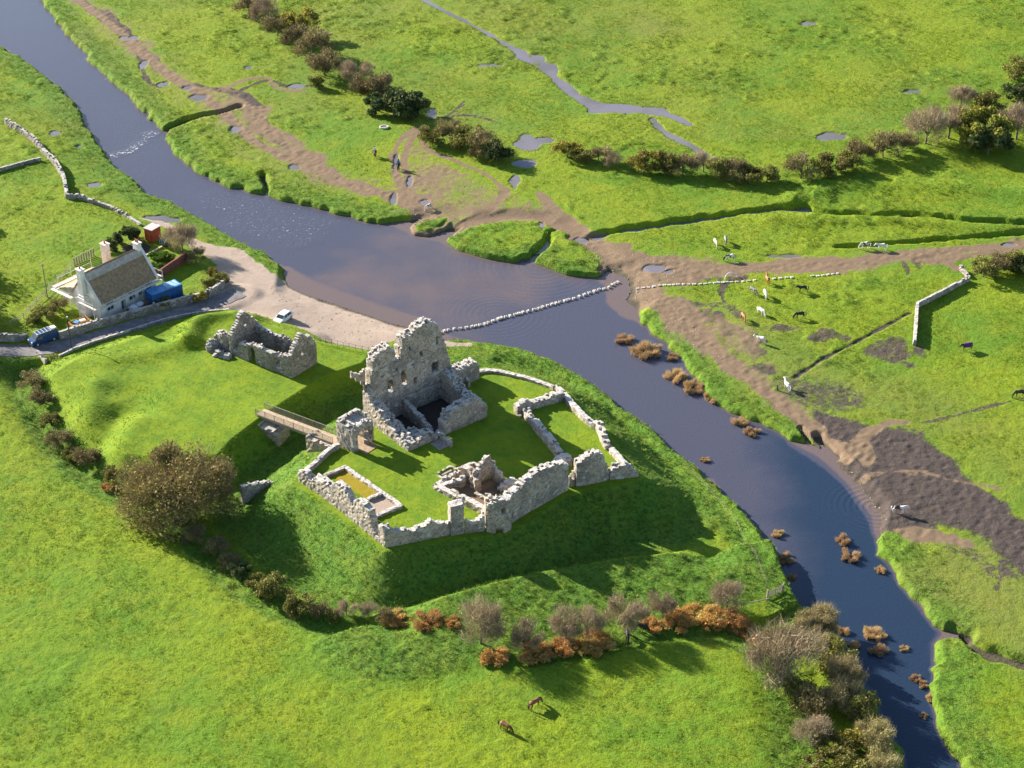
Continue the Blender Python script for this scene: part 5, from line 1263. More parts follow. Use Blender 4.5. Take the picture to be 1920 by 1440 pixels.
# reeds standing in the river
GR = 'clumps of dry reeds in the river'
for a in [(1170, 636, 18, 'small tan reed clump left of the round reed island'), (1212, 655, 30, 'largest round reed island with green in its middle'), (1258, 668, 14, 'small round reed clump right of the round reed island'),
          (1268, 705, 22, 'long tan reed bed, its upper left end'), (1298, 724, 24, 'long tan reed bed, its middle part'), (1330, 745, 20, 'long tan reed bed, its lower right end'),
          (1380, 762, 17, 'brown reed clump against the muddy bank below the long reed bed'), (1408, 776, 16, 'dark brown reed clump at the bank beside the brown one'),
          (1385, 792, 18, 'slanting reed raft in mid river, upper half'), (1410, 808, 16, 'slanting reed raft in mid river, lower half'), (1322, 862, 10, 'tiny reed tuft on the castle bank'),
          (1460, 1002, 14, 'round rusty reed clump on the castle bank, upper of three'), (1470, 1045, 18, 'rusty reed clump on the castle bank, middle of three'), (1485, 1082, 10, 'small reed clump on the castle bank, lowest of three'),
          (1585, 1012, 18, 'reed clump in mid river below the ripple rings'), (1592, 1040, 20, 'flattened reed clump just under the one below the ripple rings'), (1652, 1068, 12, 'reed tuft against the far green bank'),
          (1582, 1180, 15, 'reddish reed clump nearest the willow at the thicket top'), (1600, 1208, 12, 'reddish reed clump second along the thicket'), (1640, 1186, 22, 'ring of reeds in mid river, upper part'), (1645, 1215, 20, 'ring of reeds in mid river, lower part'),
          (1695, 1216, 10, 'lone small reed tuft in open water right of the reed ring'), (1716, 1270, 12, 'upper of two reed tufts close to the far bank'), (1728, 1282, 12, 'lower of two reed tufts close to the far bank'), (1732, 1342, 9, 'small reddish reed tuft below the pair of tufts'),
          (1745, 1308, 13, 'rusty reeds along the foot of the far bank'), (1768, 1370, 14, 'rusty reeds on the far bank near the bottom edge')]:
    plant('reed', a[0], a[1], a[2] * 1.05, a[3], 'reed_clump', 'reeds', GR, z=.0, sx=1.0)
# weeds and shrubs
GW = 'low green growth at the water and in the garden'
for a in [('green', 742, 573, 16, 'low green weed patch on the gravel beach, left of two'), ('green', 768, 585, 17, 'low green weed patch on the gravel beach, right of two')]:
    plant(*a, name='weed_patch', cat='weeds', group=GW, hk=1.6)
GG = 'shrubs in the cottage garden'
for a in [('dark', 207, 458, 13, 'leftmost dark conifer behind the cottage', 1.5), ('dark', 226, 444, 13, 'middle dark conifer behind the cottage', 1.5), ('dark', 247, 436, 17, 'rightmost dark conifer beside the red shed', 1.4), ('olive', 262, 452, 11, 'small shrub below the rightmost conifer', 1),
          ('bare', 342, 448, 34, 'large bare brown bush beside the red shed', 1.0), ('brown', 368, 478, 20, 'green brown bush at the end of the red garden wall', 1), ('gold', 402, 508, 13, 'bright yellow shrub at the corner of the garden', 1), ('olive', 412, 522, 18, 'grey green shrub on top of the short garden wall', 1),
          ('olive', 390, 530, 15, 'yellow green shrub in the row along the garden wall', 1), ('gold', 374, 553, 15, 'round golden shrub at the bend of the garden wall', 1), ('olive', 305, 565, 16, 'green shrub in front of the blue container', 1), ('brown', 282, 572, 12, 'brown shrub left of the one before the blue container', 1),
          ('olive', 88, 585, 22, 'green brown shrub between the cottage and the blue van', 1), ('brown', 112, 570, 17, 'brown shrub beside the lean-to of the cottage', 1), ('olive', 62, 598, 16, 'low shrub on the old wall behind the blue van', .8)]:
    plant(*a[:5], group=GG, hk=a[5])
for a in [('green', 300, 482, 26, 'overgrown green vegetable bed in the cottage garden, upper part'), ('green', 290, 502, 20, 'overgrown green vegetable bed in the cottage garden, lower part')]:
    plant(*a, name='vegetable_bed', cat='plants', group=GW, hk=1.3)
# ---------------------------------------------------------------- cottage, sheds, vehicles
YZ = 2.3
M_LIME = plain('limewash', (.72, .69, .65), .85, var=.12, scale=.8, bmp=.02)
M_THATCH = plain('thatch', (.27, .19, .115), .95, var=.25, scale=2.2, bmp=.06)
M_CAP = plain('ridge_slate', (.40, .36, .31), .9, var=.2, scale=2)
M_BOARD = plain('pale_boards', (.66, .60, .53), .8, var=.18, scale=1.5)
M_WARMBOARD = plain('raw_boards', (.52, .38, .24), .85, var=.2, scale=1.2)
M_POLE = plain('galvanised_pole', (.55, .55, .53), .5, .3, var=.05)
M_POT = plain('clay_pot', (.42, .13, .06), .8)
M_FRAME = plain('window_frame', (.35, .45, .47), .6)
M_GLASS = plain('dark_glass', (.035, .05, .06), .12, var=.05)
M_TIMBER = plain('dark_timber', (.10, .08, .06), .9, var=.3, scale=3)
M_FENCE = plain('weathered_fence', (.27, .24, .17), .9, var=.25, scale=3)
c0 = Vector(G(190, 600, YZ)); ang = math.atan2(.78, .63)
cot = empty('cottage', (c0.x, c0.y, YZ), ang, 'white cottage with a steep brown thatched roof under repair beside the lane', 'house')
CLn, CDp, EV, RG = 12.6, 6.6, 3.5, 7.6
mb = MB()
V = [(0, 0, -.4), (CLn, 0, -.4), (CLn, CDp, -.4), (0, CDp, -.4), (0, 0, EV), (CLn, 0, EV), (CLn, CDp, EV), (0, CDp, EV), (0, CDp / 2, RG - .15), (CLn, CDp / 2, RG - .15)]
mb.add(V, [(0, 1, 5, 4), (2, 3, 7, 6), (0, 4, 8, 7, 3), (1, 2, 6, 9, 5)]); mb.build('wall', M_LIME, cot)
def slope(name, m, x0, x1, y0, z0, y1, z1, th, par, lift=0):
    n = Vector((0, -(z1 - z0), (y1 - y0))).normalized() * (1 if y1 > y0 else -1)
    P = [Vector((x0, y0, z0)), Vector((x1, y0, z0)), Vector((x1, y1, z1)), Vector((x0, y1, z1))]
    P = [p + n * lift for p in P]; Q = [p + n * th for p in P]
    F = [(0, 3, 2, 1), (4, 5, 6, 7), (0, 1, 5, 4), (1, 2, 6, 5), (2, 3, 7, 6), (3, 0, 4, 7)]
    me = bpy.data.meshes.new(name); me.from_pydata([tuple(v) for v in P + Q], [], F); me.update()
    bm = bmesh.new(); bm.from_mesh(me); bmesh.ops.recalc_face_normals(bm, faces=bm.faces[:])
    bmesh.ops.subdivide_edges(bm, edges=bm.edges[:], cuts=10, use_grid_fill=True)
    for v in bm.verts: v.co.z += .07 * (rnd.random() - .5)
    bmesh.ops.bevel(bm, geom=[], offset=.01); bm.to_mesh(me); bm.free()
    me.polygons.foreach_set('use_smooth', [False] * len(me.polygons))
    return mesh_obj(name, me, m, par)
sl = (RG - EV) / (CDp / 2)
rf = slope('roof', M_THATCH, -.1, CLn + .05, -.42, EV - .42 * sl, CDp / 2, RG, .32, cot)
slope('roof', M_THATCH, -.1, CLn + .05, CDp + .42, EV - .42 * sl, CDp / 2, RG, .32, cot)
slope('ridge_cap', M_CAP, -.15, CLn + .1, CDp / 2 - .8, RG - .8 * sl, CDp / 2, RG, .1, cot, .34)
slope('ridge_cap', M_CAP, -.15, CLn + .1, CDp / 2 + .8, RG - .8 * sl, CDp / 2, RG, .1, cot, .34)
slope('verge', M_LIME, CLn - .25, CLn + .25, -.45, EV - .45 * sl, CDp / 2, RG, .16, cot, .30)
slope('verge', M_LIME, -.35, .0, -.45, EV - .45 * sl, CDp / 2, RG, .12, cot, .30)
def chimney(x, y, z0, z1, w_, d_, m=M_LIME, pots=1, breast=0):
    mb = MB(); mb.box((x, y, (z0 + z1) / 2), (w_, d_, z1 - z0)); mb.box((x, y, z1 + .1), (w_ + .25, d_ + .25, .2))
    if breast: mb.box((x, y, breast / 2 - .2), (w_ + .5, d_ + .7, breast + .4)); mb.box((x, y, breast + .2), (w_ + .25, d_ + .35, .5))
    c = mb.build('chimney', m, cot)
    for i in range(pots):
        MB().tube([(x, y + (i - (pots - 1) / 2) * .45, z1 + .15), (x, y + (i - (pots - 1) / 2) * .45, z1 + .75)], [.17, .13], 8).build('chimney_pot', M_POT, c)
chimney(-.55, CDp / 2, 0, RG + 1.3, .9, 1.1, pots=1, breast=3.6)
chimney(CLn - .5, CDp / 2, RG - 1, RG + 1.3, .9, 1.2, pots=2)
chimney(8.4, CDp + .9, 0, RG + 1.2, 1.0, 1.3, pots=1, m=plain('pink_render', (.62, .53, .48), .9))
for x0, x1, z0, z1 in ((1.5, 2.9, 1.1, 2.5), (4.6, 5.5, .1, 2.3), (6.4, 7.7, 1.1, 2.5), (8.6, 9.4, 1.1, 2.4), (10.2, 11.6, 1.1, 2.5)):
    door = z0 < .5
    mb = MB(); t_ = .09
    for c, d in (((x0, (z0 + z1) / 2), (t_, z1 - z0)), ((x1, (z0 + z1) / 2), (t_, z1 - z0)), (((x0 + x1) / 2, z0), (x1 - x0 + t_, t_)), (((x0 + x1) / 2, z1), (x1 - x0 + t_, t_)), (((x0 + x1) / 2, (z0 + z1) / 2), (t_ * .7, z1 - z0))):
        mb.box((c[0], -.05, c[1]), (d[0], .12, d[1]))
    f_ = mb.build('door' if door else 'window', M_FRAME, cot)
    MB().box(((x0 + x1) / 2, -.015, (z0 + z1) / 2), (x1 - x0 - t_, .06, z1 - z0 - t_)).build('pane', M_GLASS, f_)
# lean to at the back
mb = MB(); y0, y1 = CDp + .05, CDp + 4.2
V = [(.6, y0, -.3), (8.0, y0, -.3), (8.0, y1, -.3), (.6, y1, -.3), (.6, y0, 3.9), (8, y0, 3.9), (8, y1, 2.4), (.6, y1, 2.4)]
mb.add(V, [(0, 4, 7, 3), (1, 2, 6, 5), (2, 3, 7, 6)]); mb.build('lean_to_wall', M_BOARD, cot)
slope('lean_to_roof', M_WARMBOARD, .3, 8.2, y1 + .2, 2.35, y0 - .3, 4.0, .12, cot)
# scaffold round the cottage, a thing of its own
sca = empty('scaffold', (c0.x, c0.y, YZ), ang, 'pale scaffold boards and poles built round the white cottage at eaves level', 'scaffold')
for (x, y, lx, ly, z, m) in ((6.3, -.85, 13.6, .22, 2.75, M_BOARD), (6.3, -1.1, 13.6, .22, 2.75, M_BOARD), (6.3, -1.35, 13.6, .22, 2.75, M_BOARD), (-1.5, 1.2, .22, 4.4, 3.0, M_BOARD), (-1.75, 1.2, .22, 4.4, 3.0, M_BOARD), (-1.25, 8.2, .3, 5.4, 3.0, M_BOARD), (-1.6, 8.2, .3, 5.4, 3.0, M_BOARD),
                           (4.0, 11.4, 9.5, .3, 2.6, M_BOARD), (4.0, 11.75, 9.5, .3, 2.6, M_BOARD), (4.0, 12.1, 9.5, .3, 2.6, M_WARMBOARD), (3.5, 9.0, 7.5, .3, 3.75, M_WARMBOARD), (-.4, 9.8, 1.6, .25, 3.2, M_BOARD), (-.3, 10.4, 1.7, .25, 3.3, M_BOARD), (13.6, 2.2, .3, 5.6, 3.0, M_BOARD)):
    MB().box((x, y, z), (lx, ly, .06)).build('board', m, sca)
for x in (-.4, 2.0, 4.2, 6.2, 8.2, 10.3, 12.9):
    MB().tube([(x, -1.5, -.3), (x, -1.5, 4.0)], .05, 5).build('pole', M_POLE, sca)
for (x, y) in ((-1.9, -.8), (-1.9, 3.3), (-1.9, 5.4), (-1.9, 10.8), (1, 12.3), (4, 12.3), (8.5, 12.3), (9.6, 9.6), (13.8, -.6), (13.8, 5.0)):
    MB().tube([(x, y, -.3), (x, y, 4.4)], .05, 5).build('pole', M_POLE, sca)
for a, b in (((-.6, -1.5, 3.6), (13.2, -1.5, 3.6)), ((-1.9, -1, 3.9), (-1.9, 4, 3.9)), ((-1.9, 5.4, 4), (-1.9, 11, 4)), ((1, 12.3, 3.6), (8.5, 12.3, 3.6)), ((13.8, -.8, 3.9), (13.8, 5.2, 3.9)), ((-.6, -1.5, .9), (13.2, -1.5, .9))):
    MB().tube([a, b], .04, 5).build('guard_rail', M_POLE, sca)
# blue shipping container
M_BLUE = plain('blue_paint', (.015, .10, .30), .5, var=.15, scale=1.0)
M_BLUER = plain('blue_roof_paint', (.03, .20, .46), .5, var=.25, scale=.9)
o_ = Vector(G(285, 553.7, YZ + 2.5)); e_ = Vector(G(342.5, 532.5, YZ + 2.5)); a_ = math.atan2(e_.y - o_.y, e_.x - o_.x)
con = empty('shipping_container', (o_.x, o_.y, YZ - .1), a_, 'blue steel shipping container with a pale patched roof in the cottage garden', 'container')
MB().box((3.03, 1.22, 1.3), (6.0, 2.38, 2.45)).build('body', M_BLUE, con)
for i in range(20):
    for y in (-.0, 2.44):
        MB().box((.25 + i * .292, y, 1.3), (.15, .06, 2.3)).build('corrugation', M_BLUE, con)
for x in (.06, 6.0):
    for y in (.03, 2.41): MB().box((x, y, 1.3), (.16, .16, 2.6)).build('corner_post', M_BLUE, con)
MB().box((3.03, 1.22, 2.57), (6.06, 2.44, .1)).build('roof', M_BLUER, con)
MB().box((4.6, 1.3, 2.635), (2.4, 2.0, .03)).build('roof_sheet', plain('pale_blue_sheet', (.25, .45, .62), .6, var=.3, scale=1.5), con)
for y in (.62, 1.82): MB().box((6.06, y, 1.3), (.06, 1.12, 2.3)).build('door', M_BLUE, con)
# red shed
o_ = Vector(G(287, 455, YZ)); e_ = Vector(G(302.6, 446, YZ)); a_ = math.atan2(e_.y - o_.y, e_.x - o_.x)
M_RED = plain('red_paint', (.40, .075, .03), .7, var=.2, scale=2)
sh = empty('garden_shed', (o_.x, o_.y, YZ), a_, 'small red painted shed with a flat grey roof behind the cottage garden', 'shed')
MB().box((1.2, 1.0, 1.2), (2.3, 1.9, 2.5)).build('wall', M_RED, sh)
for i in range(7): MB().box((.2 + i * .33, .035, 1.2), (.05, .03, 2.4)).build('batten', M_RED, sh)
MB().box((1.2, 1.0, 2.5), (2.6, 2.2, .12)).build('roof', plain('roof_felt', (.42, .40, .40), .9), sh)
MB().box((.03, 1.0, 1.05), (.06, .8, 1.9)).build('door', plain('red_door', (.50, .11, .04), .7), sh)
# green tank, garden walls, boards, bags, trailer
x, y = G(309, 460, YZ)
tk = empty('oil_tank', (x, y, YZ), -.6, 'dark green ribbed tank lying between the red shed and the bare bush', 'tank')
MB().tube([(-1, 0, .75), (-.95, 0, .75), (.95, 0, .75), (1, 0, .75)], [.4, .62, .62, .4], 14).build('barrel', plain('green_plastic', (.015, .06, .04), .5), tk, smooth=False)
for i in range(4): MB().tube([(-.7 + i * .42, 0, .75), (-.58 + i * .42, 0, .75)], .66, 14).build('rib', plain('pale_rib', (.30, .42, .38), .6), tk)
for s_ in (-.6, .6): MB().box((s_, 0, .1), (.2, 1.0, .3)).build('leg', M_TIMBER, tk)
M_BRICK = plain('red_brick', (.19, .065, .045), .9, var=.3, scale=4, bmp=.02)
t = tag(wall('brick_wall', [(299, 524, 1.6), (318, 511, 1.6), (336, 499, 1.6), (353, 487, 1.6)], YZ, .35, m=M_BRICK, rag=.02, amp=.02, step=.3, dz=.3), 'dark red garden wall behind the blue container', 'garden wall')
p0 = Vector(G(268, 483, YZ)); p1 = Vector(G(304, 463, YZ))
tag(MB().box((0, 0, 0), ((p1 - p0).length, .3, .25), math.atan2((p1 - p0).y, (p1 - p0).x)).build('path_edging', plain('pale_kerb', (.55, .47, .36), .9), loc=(*((p0 + p1) / 2), YZ + .1)), 'pale straight edging along the overgrown vegetable bed', 'edging')
M_BAG = plain('white_sack', (.78, .80, .82), .7, var=.08, scale=3, bmp=.03)
for (px, py, s_, lb) in ((251, 581, .8, 'fat white builders sack behind the garden wall, nearer the cottage'), (263, 575, .75, 'fat white builders sack behind the garden wall, nearer the container')):
    x, y = G(px, py, YZ); bm = bmesh.new(); bmesh.ops.create_icosphere(bm, subdivisions=3, radius=s_)
    for v in bm.verts: v.co = Vector((v.co.x * 1.1, v.co.y * .9, v.co.z * .65)) * (1 + .12 * math.sin(v.co.x * 5 + v.co.y * 7 + px))
    me = bpy.data.meshes.new('sack'); bm.to_mesh(me); bm.free(); me.polygons.foreach_set('use_smooth', [True] * len(me.polygons))
    tag(mesh_obj('builders_sack', me, M_BAG, None, (x, y, YZ + .45)), lb, 'sack', 'white sacks behind the garden wall')
x, y = G(150, 612, YZ)
tr = empty('trailer', (x, y, YZ), .75, 'orange yellow trailer heaped with blue and grey scrap in the cottage yard', 'trailer')
M_OR = plain('orange_paint', (.50, .24, .05), .6, var=.2)
MB().box((0, 0, .55), (3.2, 1.5, .1)).build('bed', M_OR, tr)
for yy in (-.78, .78): MB().box((0, yy, .85), (3.3, .07, .6)).build('side_board', M_OR, tr)
for xx in (-1.6, 1.6): MB().box((xx, 0, .85), (.07, 1.5, .6)).build('end_board', M_OR, tr)
for yy in (-.9, .9): MB().tube([(.2, yy - .1, .38), (.2, yy + .1, .38)], .36, 12).build('wheel', M_TIMBER, tr)
MB().tube([(-1.6, 0, .5), (-2.7, 0, .45)], .06, 6).build('drawbar', M_TIMBER, tr)
MB().box((-.5, .1, .95), (1.0, .9, .35), .3).build('scrap_sheet', plain('blue_tarp', (.06, .22, .42), .6), tr); MB().box((.6, -.1, 1.0), (1.0, .8, .3), -.2).build('scrap_sheet', plain('grey_sheet', (.5, .52, .55), .6), tr)

def vehicle(name, L_, W_, prof, belt, wins, wheels, paint, loc, rz, label, cat, rack=False, lights=(.62, .55)):
    """side outline prof [(x,z)] lofted across with tumblehome above the belt line"""
    t = empty(name, loc, rz, label, cat)
    mb = MB(); n = len(prof); ys = (-1, -.86, .86, 1)
    top = max(p[1] for p in prof)
    V = []
    for yk in ys:
        for (x, z) in prof:
            k = 1 - .16 * max(0, (z - belt) / (top - belt)); inset = 0 if abs(yk) < .9 else .06
            zz = z - (inset * 1.2 if z > belt + .3 else 0); xx = x * (1 - inset * .4)
            V.append((xx, yk * W_ / 2 * k, zz))
    F = []
    for r in range(3):
        for i in range(n): F.append((r * n + i, r * n + (i + 1) % n, (r + 1) * n + (i + 1) % n, (r + 1) * n + i))
    F.append(tuple(range(n))[::-1]); F.append(tuple(3 * n + i for i in range(n)))
    mb.add(V, F); me_o = mb.build('body', paint, t, smooth=False)
    bm = bmesh.new(); bm.from_mesh(me_o.data); bmesh.ops.recalc_face_normals(bm, faces=bm.faces[:]); bmesh.ops.bevel(bm, geom=bm.edges[:], offset=.035, segments=2, affect='EDGES'); bm.to_mesh(me_o.data); bm.free()
    def wid(z): return W_ / 2 * (1 - .16 * max(0, (z - belt) / (top - belt)))
    for kind, pts in wins:
        if kind == 'side':
            for s_ in (-1, 1):
                Vv = [(x * .985, s_ * (wid(z) + .012), z) for x, z in pts] + [(x * .985, s_ * (wid(z) - .03), z) for x, z in pts]; m_ = len(pts)
                MB().add(Vv, [tuple(range(m_)), tuple(range(m_, 2 * m_))[::-1]] + [(i, (i + 1) % m_, m_ + (i + 1) % m_, m_ + i) for i in range(m_)]).build('window', M_GLASS, t)
        else:
            (xa, za), (xb, zb) = pts
            nx, nz = (zb - za), -(xb - xa); ln = math.hypot(nx, nz); sgn = 1 if (kind == 'front') else -1
            nx, nz = sgn * abs(nx) / ln * .02, abs(nz) / ln * .02
            wa, wb = wid(za) * .86, wid(zb) * .84
            P = [(xa + nx, -wa, za + nz), (xa + nx, wa, za + nz), (xb + nx, wb, zb + nz), (xb + nx, -wb, zb + nz)]; Q = [(p[0] - nx * 2, p[1], p[2] - nz * 2) for p in P]
            MB().add(P + Q, [(0, 1, 2, 3), (7, 6, 5, 4), (0, 4, 5, 1), (1, 5, 6, 2), (2, 6, 7, 3), (3, 7, 4, 0)]).build('windscreen' if kind == 'front' else 'rear_window', M_GLASS, t)
    for x in wheels:
        for s_ in (-1, 1):
            w_ = MB().tube([(x, s_ * (W_ / 2 - .2), .31), (x, s_ * (W_ / 2 + .01), .31)], .32, 16).build('wheel', M_TIRE, t)
            MB().tube([(x, s_ * (W_ / 2 - .05), .31), (x, s_ * (W_ / 2 + .025), .31)], .19, 10).build('rim', M_POLE, w_)
    for s_ in (-1, 1):
        MB().box((L_ / 2 - .12, s_ * W_ * .34, lights[0]), (.2, .34, .2)).build('headlight', plain('lamp_glass', (.8, .82, .85), .15), t)
        MB().box((-L_ / 2 + .03, s_ * W_ * .4, lights[0] + .15), (.1, .18, .3)).build('tail_light', plain('red_lamp', (.35, .02, .02), .3), t)
        MB().box((wins[0][1][0][0] - .25, s_ * (W_ / 2 + .08), belt + .06), (.12, .2, .13)).build('mirror', paint, t)
    MB().box((L_ / 2 - .02, 0, .32), (.12, W_ * .92, .22)).build('bumper', M_TIRE if rack else paint, t); MB().box((-L_ / 2 + .02, 0, .34), (.12, W_ * .92, .22)).build('bumper', M_TIRE if rack else paint, t)
    if rack:
        for i in range(6): MB().box((-L_ / 2 + .55 + i * .62, 0, top + .09), (.09, W_ * .78, .05)).build('roof_bar', M_POLE, t)
        for s_ in (-1, 1): MB().box((-L_ / 2 + 2.1, s_ * W_ * .36, top + .05), (3.4, .05, .05)).build('rack_rail', M_POLE, t)
        MB().box((-L_ / 2 + .5, 0, top + .14), (.9, W_ * .5, .04)).build('ladder', plain('pale_ladder', (.7, .7, .68), .5), t)
    return t
M_TIRE = plain('tyre_rubber', (.02, .02, .02), .8, var=.1)
x, y = G(531, 606, 1.4); z = ground(x, y)
vehicle('parked_car', 4.0, 1.7, [(1.95, .3), (2.0, .6), (1.85, .78), (1.0, .95), (.35, 1.42), (-.3, 1.5), (-1.4, 1.45), (-1.85, 1.05), (-2.0, .8), (-1.95, .3)], .95,
        [('side', [(.72, .98), (.28, 1.36), (-.25, 1.42), (-.25, .98)]), ('side', [(-.35, .98), (-.35, 1.42), (-1.25, 1.38), (-1.6, 1.02)]), ('front', [(.95, 1.0), (.40, 1.40)]), ('rear', [(-1.82, 1.10), (-1.45, 1.42)])],
        (1.25, -1.25), plain('white_car_paint', (.74, .78, .82), .25, var=.02), (x, y, z - .02), math.atan2(-47, -27), 'white hatchback car parked on the gravel behind the chapel', 'car')
x, y = G(82, 640, 2.3)
vehicle('parked_van', 4.9, 1.9, [(2.4, .3), (2.45, .75), (2.3, 1.0), (1.75, 1.15), (1.15, 1.85), (.6, 1.97), (-2.1, 1.97), (-2.4, 1.6), (-2.45, .3)], 1.05,
        [('side', [(1.5, 1.15), (1.05, 1.7), (.5, 1.75), (.5, 1.15)]), ('front', [(1.72, 1.2), (1.2, 1.82)]), ('rear', [(-2.43, 1.2), (-2.25, 1.8)])],
        (1.5, -1.5), plain('blue_van_paint', (.012, .055, .14), .25, var=.03), (x, y, 2.30), math.atan2(-4.3, -5.2), 'dark blue van with a ladder on its roof rack parked on the lane', 'van', rack=True, lights=(.85, .6))

# ---------------------------------------------------------------- poles, fences, gates
def pole(px, py, h, r, m, label, name, top=False):
    x, y, z = at(px, py); t = empty(name, (x, y, z), 0, label, 'pole')
    MB().tube([(0, 0, -.4), (0, 0, h)], [r, r * .75], 8).build('shaft', m, t)
    if top: MB().box((0, 0, h + .1), (.25, .18, .3)).build('lamp_head', M_BOARD, t)
    else:
        MB().box((0, 0, h - .3), (.9, .08, .1), .5).build('crossarm', m, t)
        for s_ in (-.35, .35): MB().tube([(s_ * .88, s_ * .48, h - .25), (s_ * .88, s_ * .48, h - .05)], .05, 6).build('insulator', M_BOARD, t)
pole(89, 557, 6.6, .11, plain('pole_timber', (.22, .19, .14), .9), 'tall grey timber pole on the pasture fence left of the cottage', 'utility_pole')
pole(135, 657, 6.3, .10, plain('black_pole', (.03, .03, .03), .6), 'tall black lamp post on the near edge of the lane', 'lamp_post', True)
def fence(pts, label, post_h=1.15, gap=1.1, rails=(.35, .7, 1.05), rail_r=.025, m=None, post_r=.06, name='fence'):
    m = m or M_FENCE; P = [Vector(at(*p)) for p in pts]
    t = empty(name, P[0], 0, label, 'fence'); pl = []
    for a, b in zip(P, P[1:]):
        n = max(1, int((b - a).length / gap))
        for i in range(n): pl.append(a.lerp(b, i / n))
    pl.append(P[-1])
    for p in pl:
        p.z = ground(p.x, p.y); q = p - P[0]
        MB().tube([(q.x, q.y, q.z - .3), (q.x, q.y, q.z + post_h)], post_r, 5).build('post', m, t)
    for h in rails:
        MB().tube([tuple(p - P[0] + Vector((0, 0, h))) for p in pl], rail_r, 4).build('rail', m, t)
    return t
M_IRON = plain('iron_rail', (.10, .085, .08), .7)
fence([(590, 641), (622, 648), (655, 655), (692, 663)], 'thin iron railing between the outer ward and the gravel beach', gap=1.0, rails=(.5, 1.1), rail_r=.02, m=M_IRON, post_r=.035)
fence([(20, 613), (45, 598), (70, 571), (86, 557), (102, 541), (124, 517), (140, 499)], 'long grey post and rail fence along the pasture left of the cottage', gap=2.4, rails=(.4, .8, 1.15), rail_r=.05)
fence([(140, 498), (158, 489), (176, 480)], 'close boarded fence panel behind the cottage lean-to', gap=.5, post_h=1.6, rails=(.4, 1.2), post_r=.16)
fence([(86, 683), (97, 678), (108, 672)], 'dark wooden fence panel at the lane corner above the hedge', gap=.55, post_h=1.2, rails=(.4, .9), post_r=.07, m=M_TIMBER)
fence([(1280, 872), (1330, 925), (1380, 985), (1415, 1045), (1436, 1100)], 'wire fence with thin posts down the river side of the castle mound', gap=4.5, rails=(.6, 1.0), rail_r=.012, post_r=.05)
fence([(1340, 1140), (1390, 1141), (1440, 1132)], 'single rail fence running left from the wooden river gate', gap=2.6, post_h=.9, rails=(.8,), rail_r=.06)
def field_gate(p0, p1, label, h=1.3):
    a = Vector(at(*p0)); b = Vector(at(*p1)); d = b - a; L_ = math.hypot(d.x, d.y)
    t = empty('field_gate', a, math.atan2(d.y, d.x), label, 'gate')
    for x in (0, L_): MB().box((x, 0, h / 2), (.2, .2, h + .6)).build('gate_post', M_FENCE, t)
    for i in range(5): MB().box((L_ / 2, 0, .25 + i * .24), (L_ - .25, .05, .12)).build('bar', M_FENCE, t)
    for x in (.15, L_ / 2, L_ - .15): MB().box((x, .05, .72), (.1, .04, 1.1)).build('upright', M_FENCE, t)
field_gate((1438, 1123), (1468, 1110), 'wooden five bar gate at the river end of the castle mound')
# stile, post beside the white horse, hoop, trough
x, y, z = at(1457, 732)
t = empty('marker_post', (x, y, z), 0, 'short thick wooden post beside the white horse on the muddy path', 'post'); MB().tube([(0, 0, -.3), (0, 0, 1.15)], [.16, .14], 7).build('shaft', M_TIMBER, t)
x, y, z = at(1371, 523)
pts = [(math.cos(a) * 1.25, 0, math.sin(a) * 1.25) for a in np.linspace(0, math.pi, 15)]
t = empty('white_hoop', (x, y, z), .35, 'thin white half hoop standing over the muddy stream by the stepping stones', 'hoop')
MB().tube([(p[0], 0, p[2] - .05) for p in pts], .07, 6).build('arch', plain('white_pipe', (.75, .75, .75), .5), t); t.rotation_euler = (-.5, 0, .35)
x, y, z = at(720, 240)
t = empty('stone_trough', (x, y, z), .2, 'pale oval stone trough in the grass above the horse track', 'trough')
mb = MB(); n = 16
for (r0, z0_, r1, z1_) in ((1, -.1, 1, .4), (1, .4, .75, .4), (.75, .4, .7, .15)):
    V = [(math.cos(6.283 * i / n) * r * 1.0, math.sin(6.283 * i / n) * r * .8, zz) for r, zz in ((r0, z0_), (r1, z1_)) for i in range(n)]
    mb.add(V, [(i, (i + 1) % n, n + (i + 1) % n, n + i) for i in range(n)])
mb.build('basin', plain('trough_stone', (.55, .49, .43), .9, var=.15, bmp=.02), t)
V = [(math.cos(6.283 * i / n) * .73, math.sin(6.283 * i / n) * .58, .30) for i in range(n)]
pydata('trough_water', V, [tuple(range(n))], M_POOL, t)

# ---------------------------------------------------------------- stepping stones, each its own
M_SSTONE = plain('stepping_stone', (.50, .46, .41), .9, var=.3, scale=2.5, bmp=.02)
SS = []
for q in range(6):
    bm = bmesh.new(); bmesh.ops.create_cube(bm, size=1.0)
    bmesh.ops.subdivide_edges(bm, edges=bm.edges[:], cuts=2, use_grid_fill=True)
    g_ = random.Random(q)
    for v in bm.verts: v.co = Vector((v.co.x * (1.08 - .2 * abs(v.co.z)) + g_.uniform(-.06, .06), v.co.y * (1.05 - .2 * abs(v.co.z)) + g_.uniform(-.06, .06), v.co.z + g_.uniform(-.05, .05)))
    me = bpy.data.meshes.new('stepping_stone'); bm.to_mesh(me); bm.free(); me.materials.append(M_SSTONE); SS.append(me)
L1 = [(795, 785), (820, 776), (842, 770), (875, 765), (910, 762), (945, 757), (975, 752), (998, 748), (1020, 743), (1047, 737), (1065, 730), (1093, 720), (1122, 709), (1140, 703), (1165, 697), (1190, 692), (1218, 683), (1240, 678), (1262, 671), (1290, 665), (1325, 656), (1350, 650), (1372, 641), (1400, 633), (1425, 626), (1448, 620), (1470, 613), (1497, 607), (1518, 600), (1548, 594), (1578, 583), (1608, 572), (1635, 562), (1665, 553), (1690, 543), (1718, 540), (1745, 531), (1762, 518), (1779, 509), (1795, 503)]
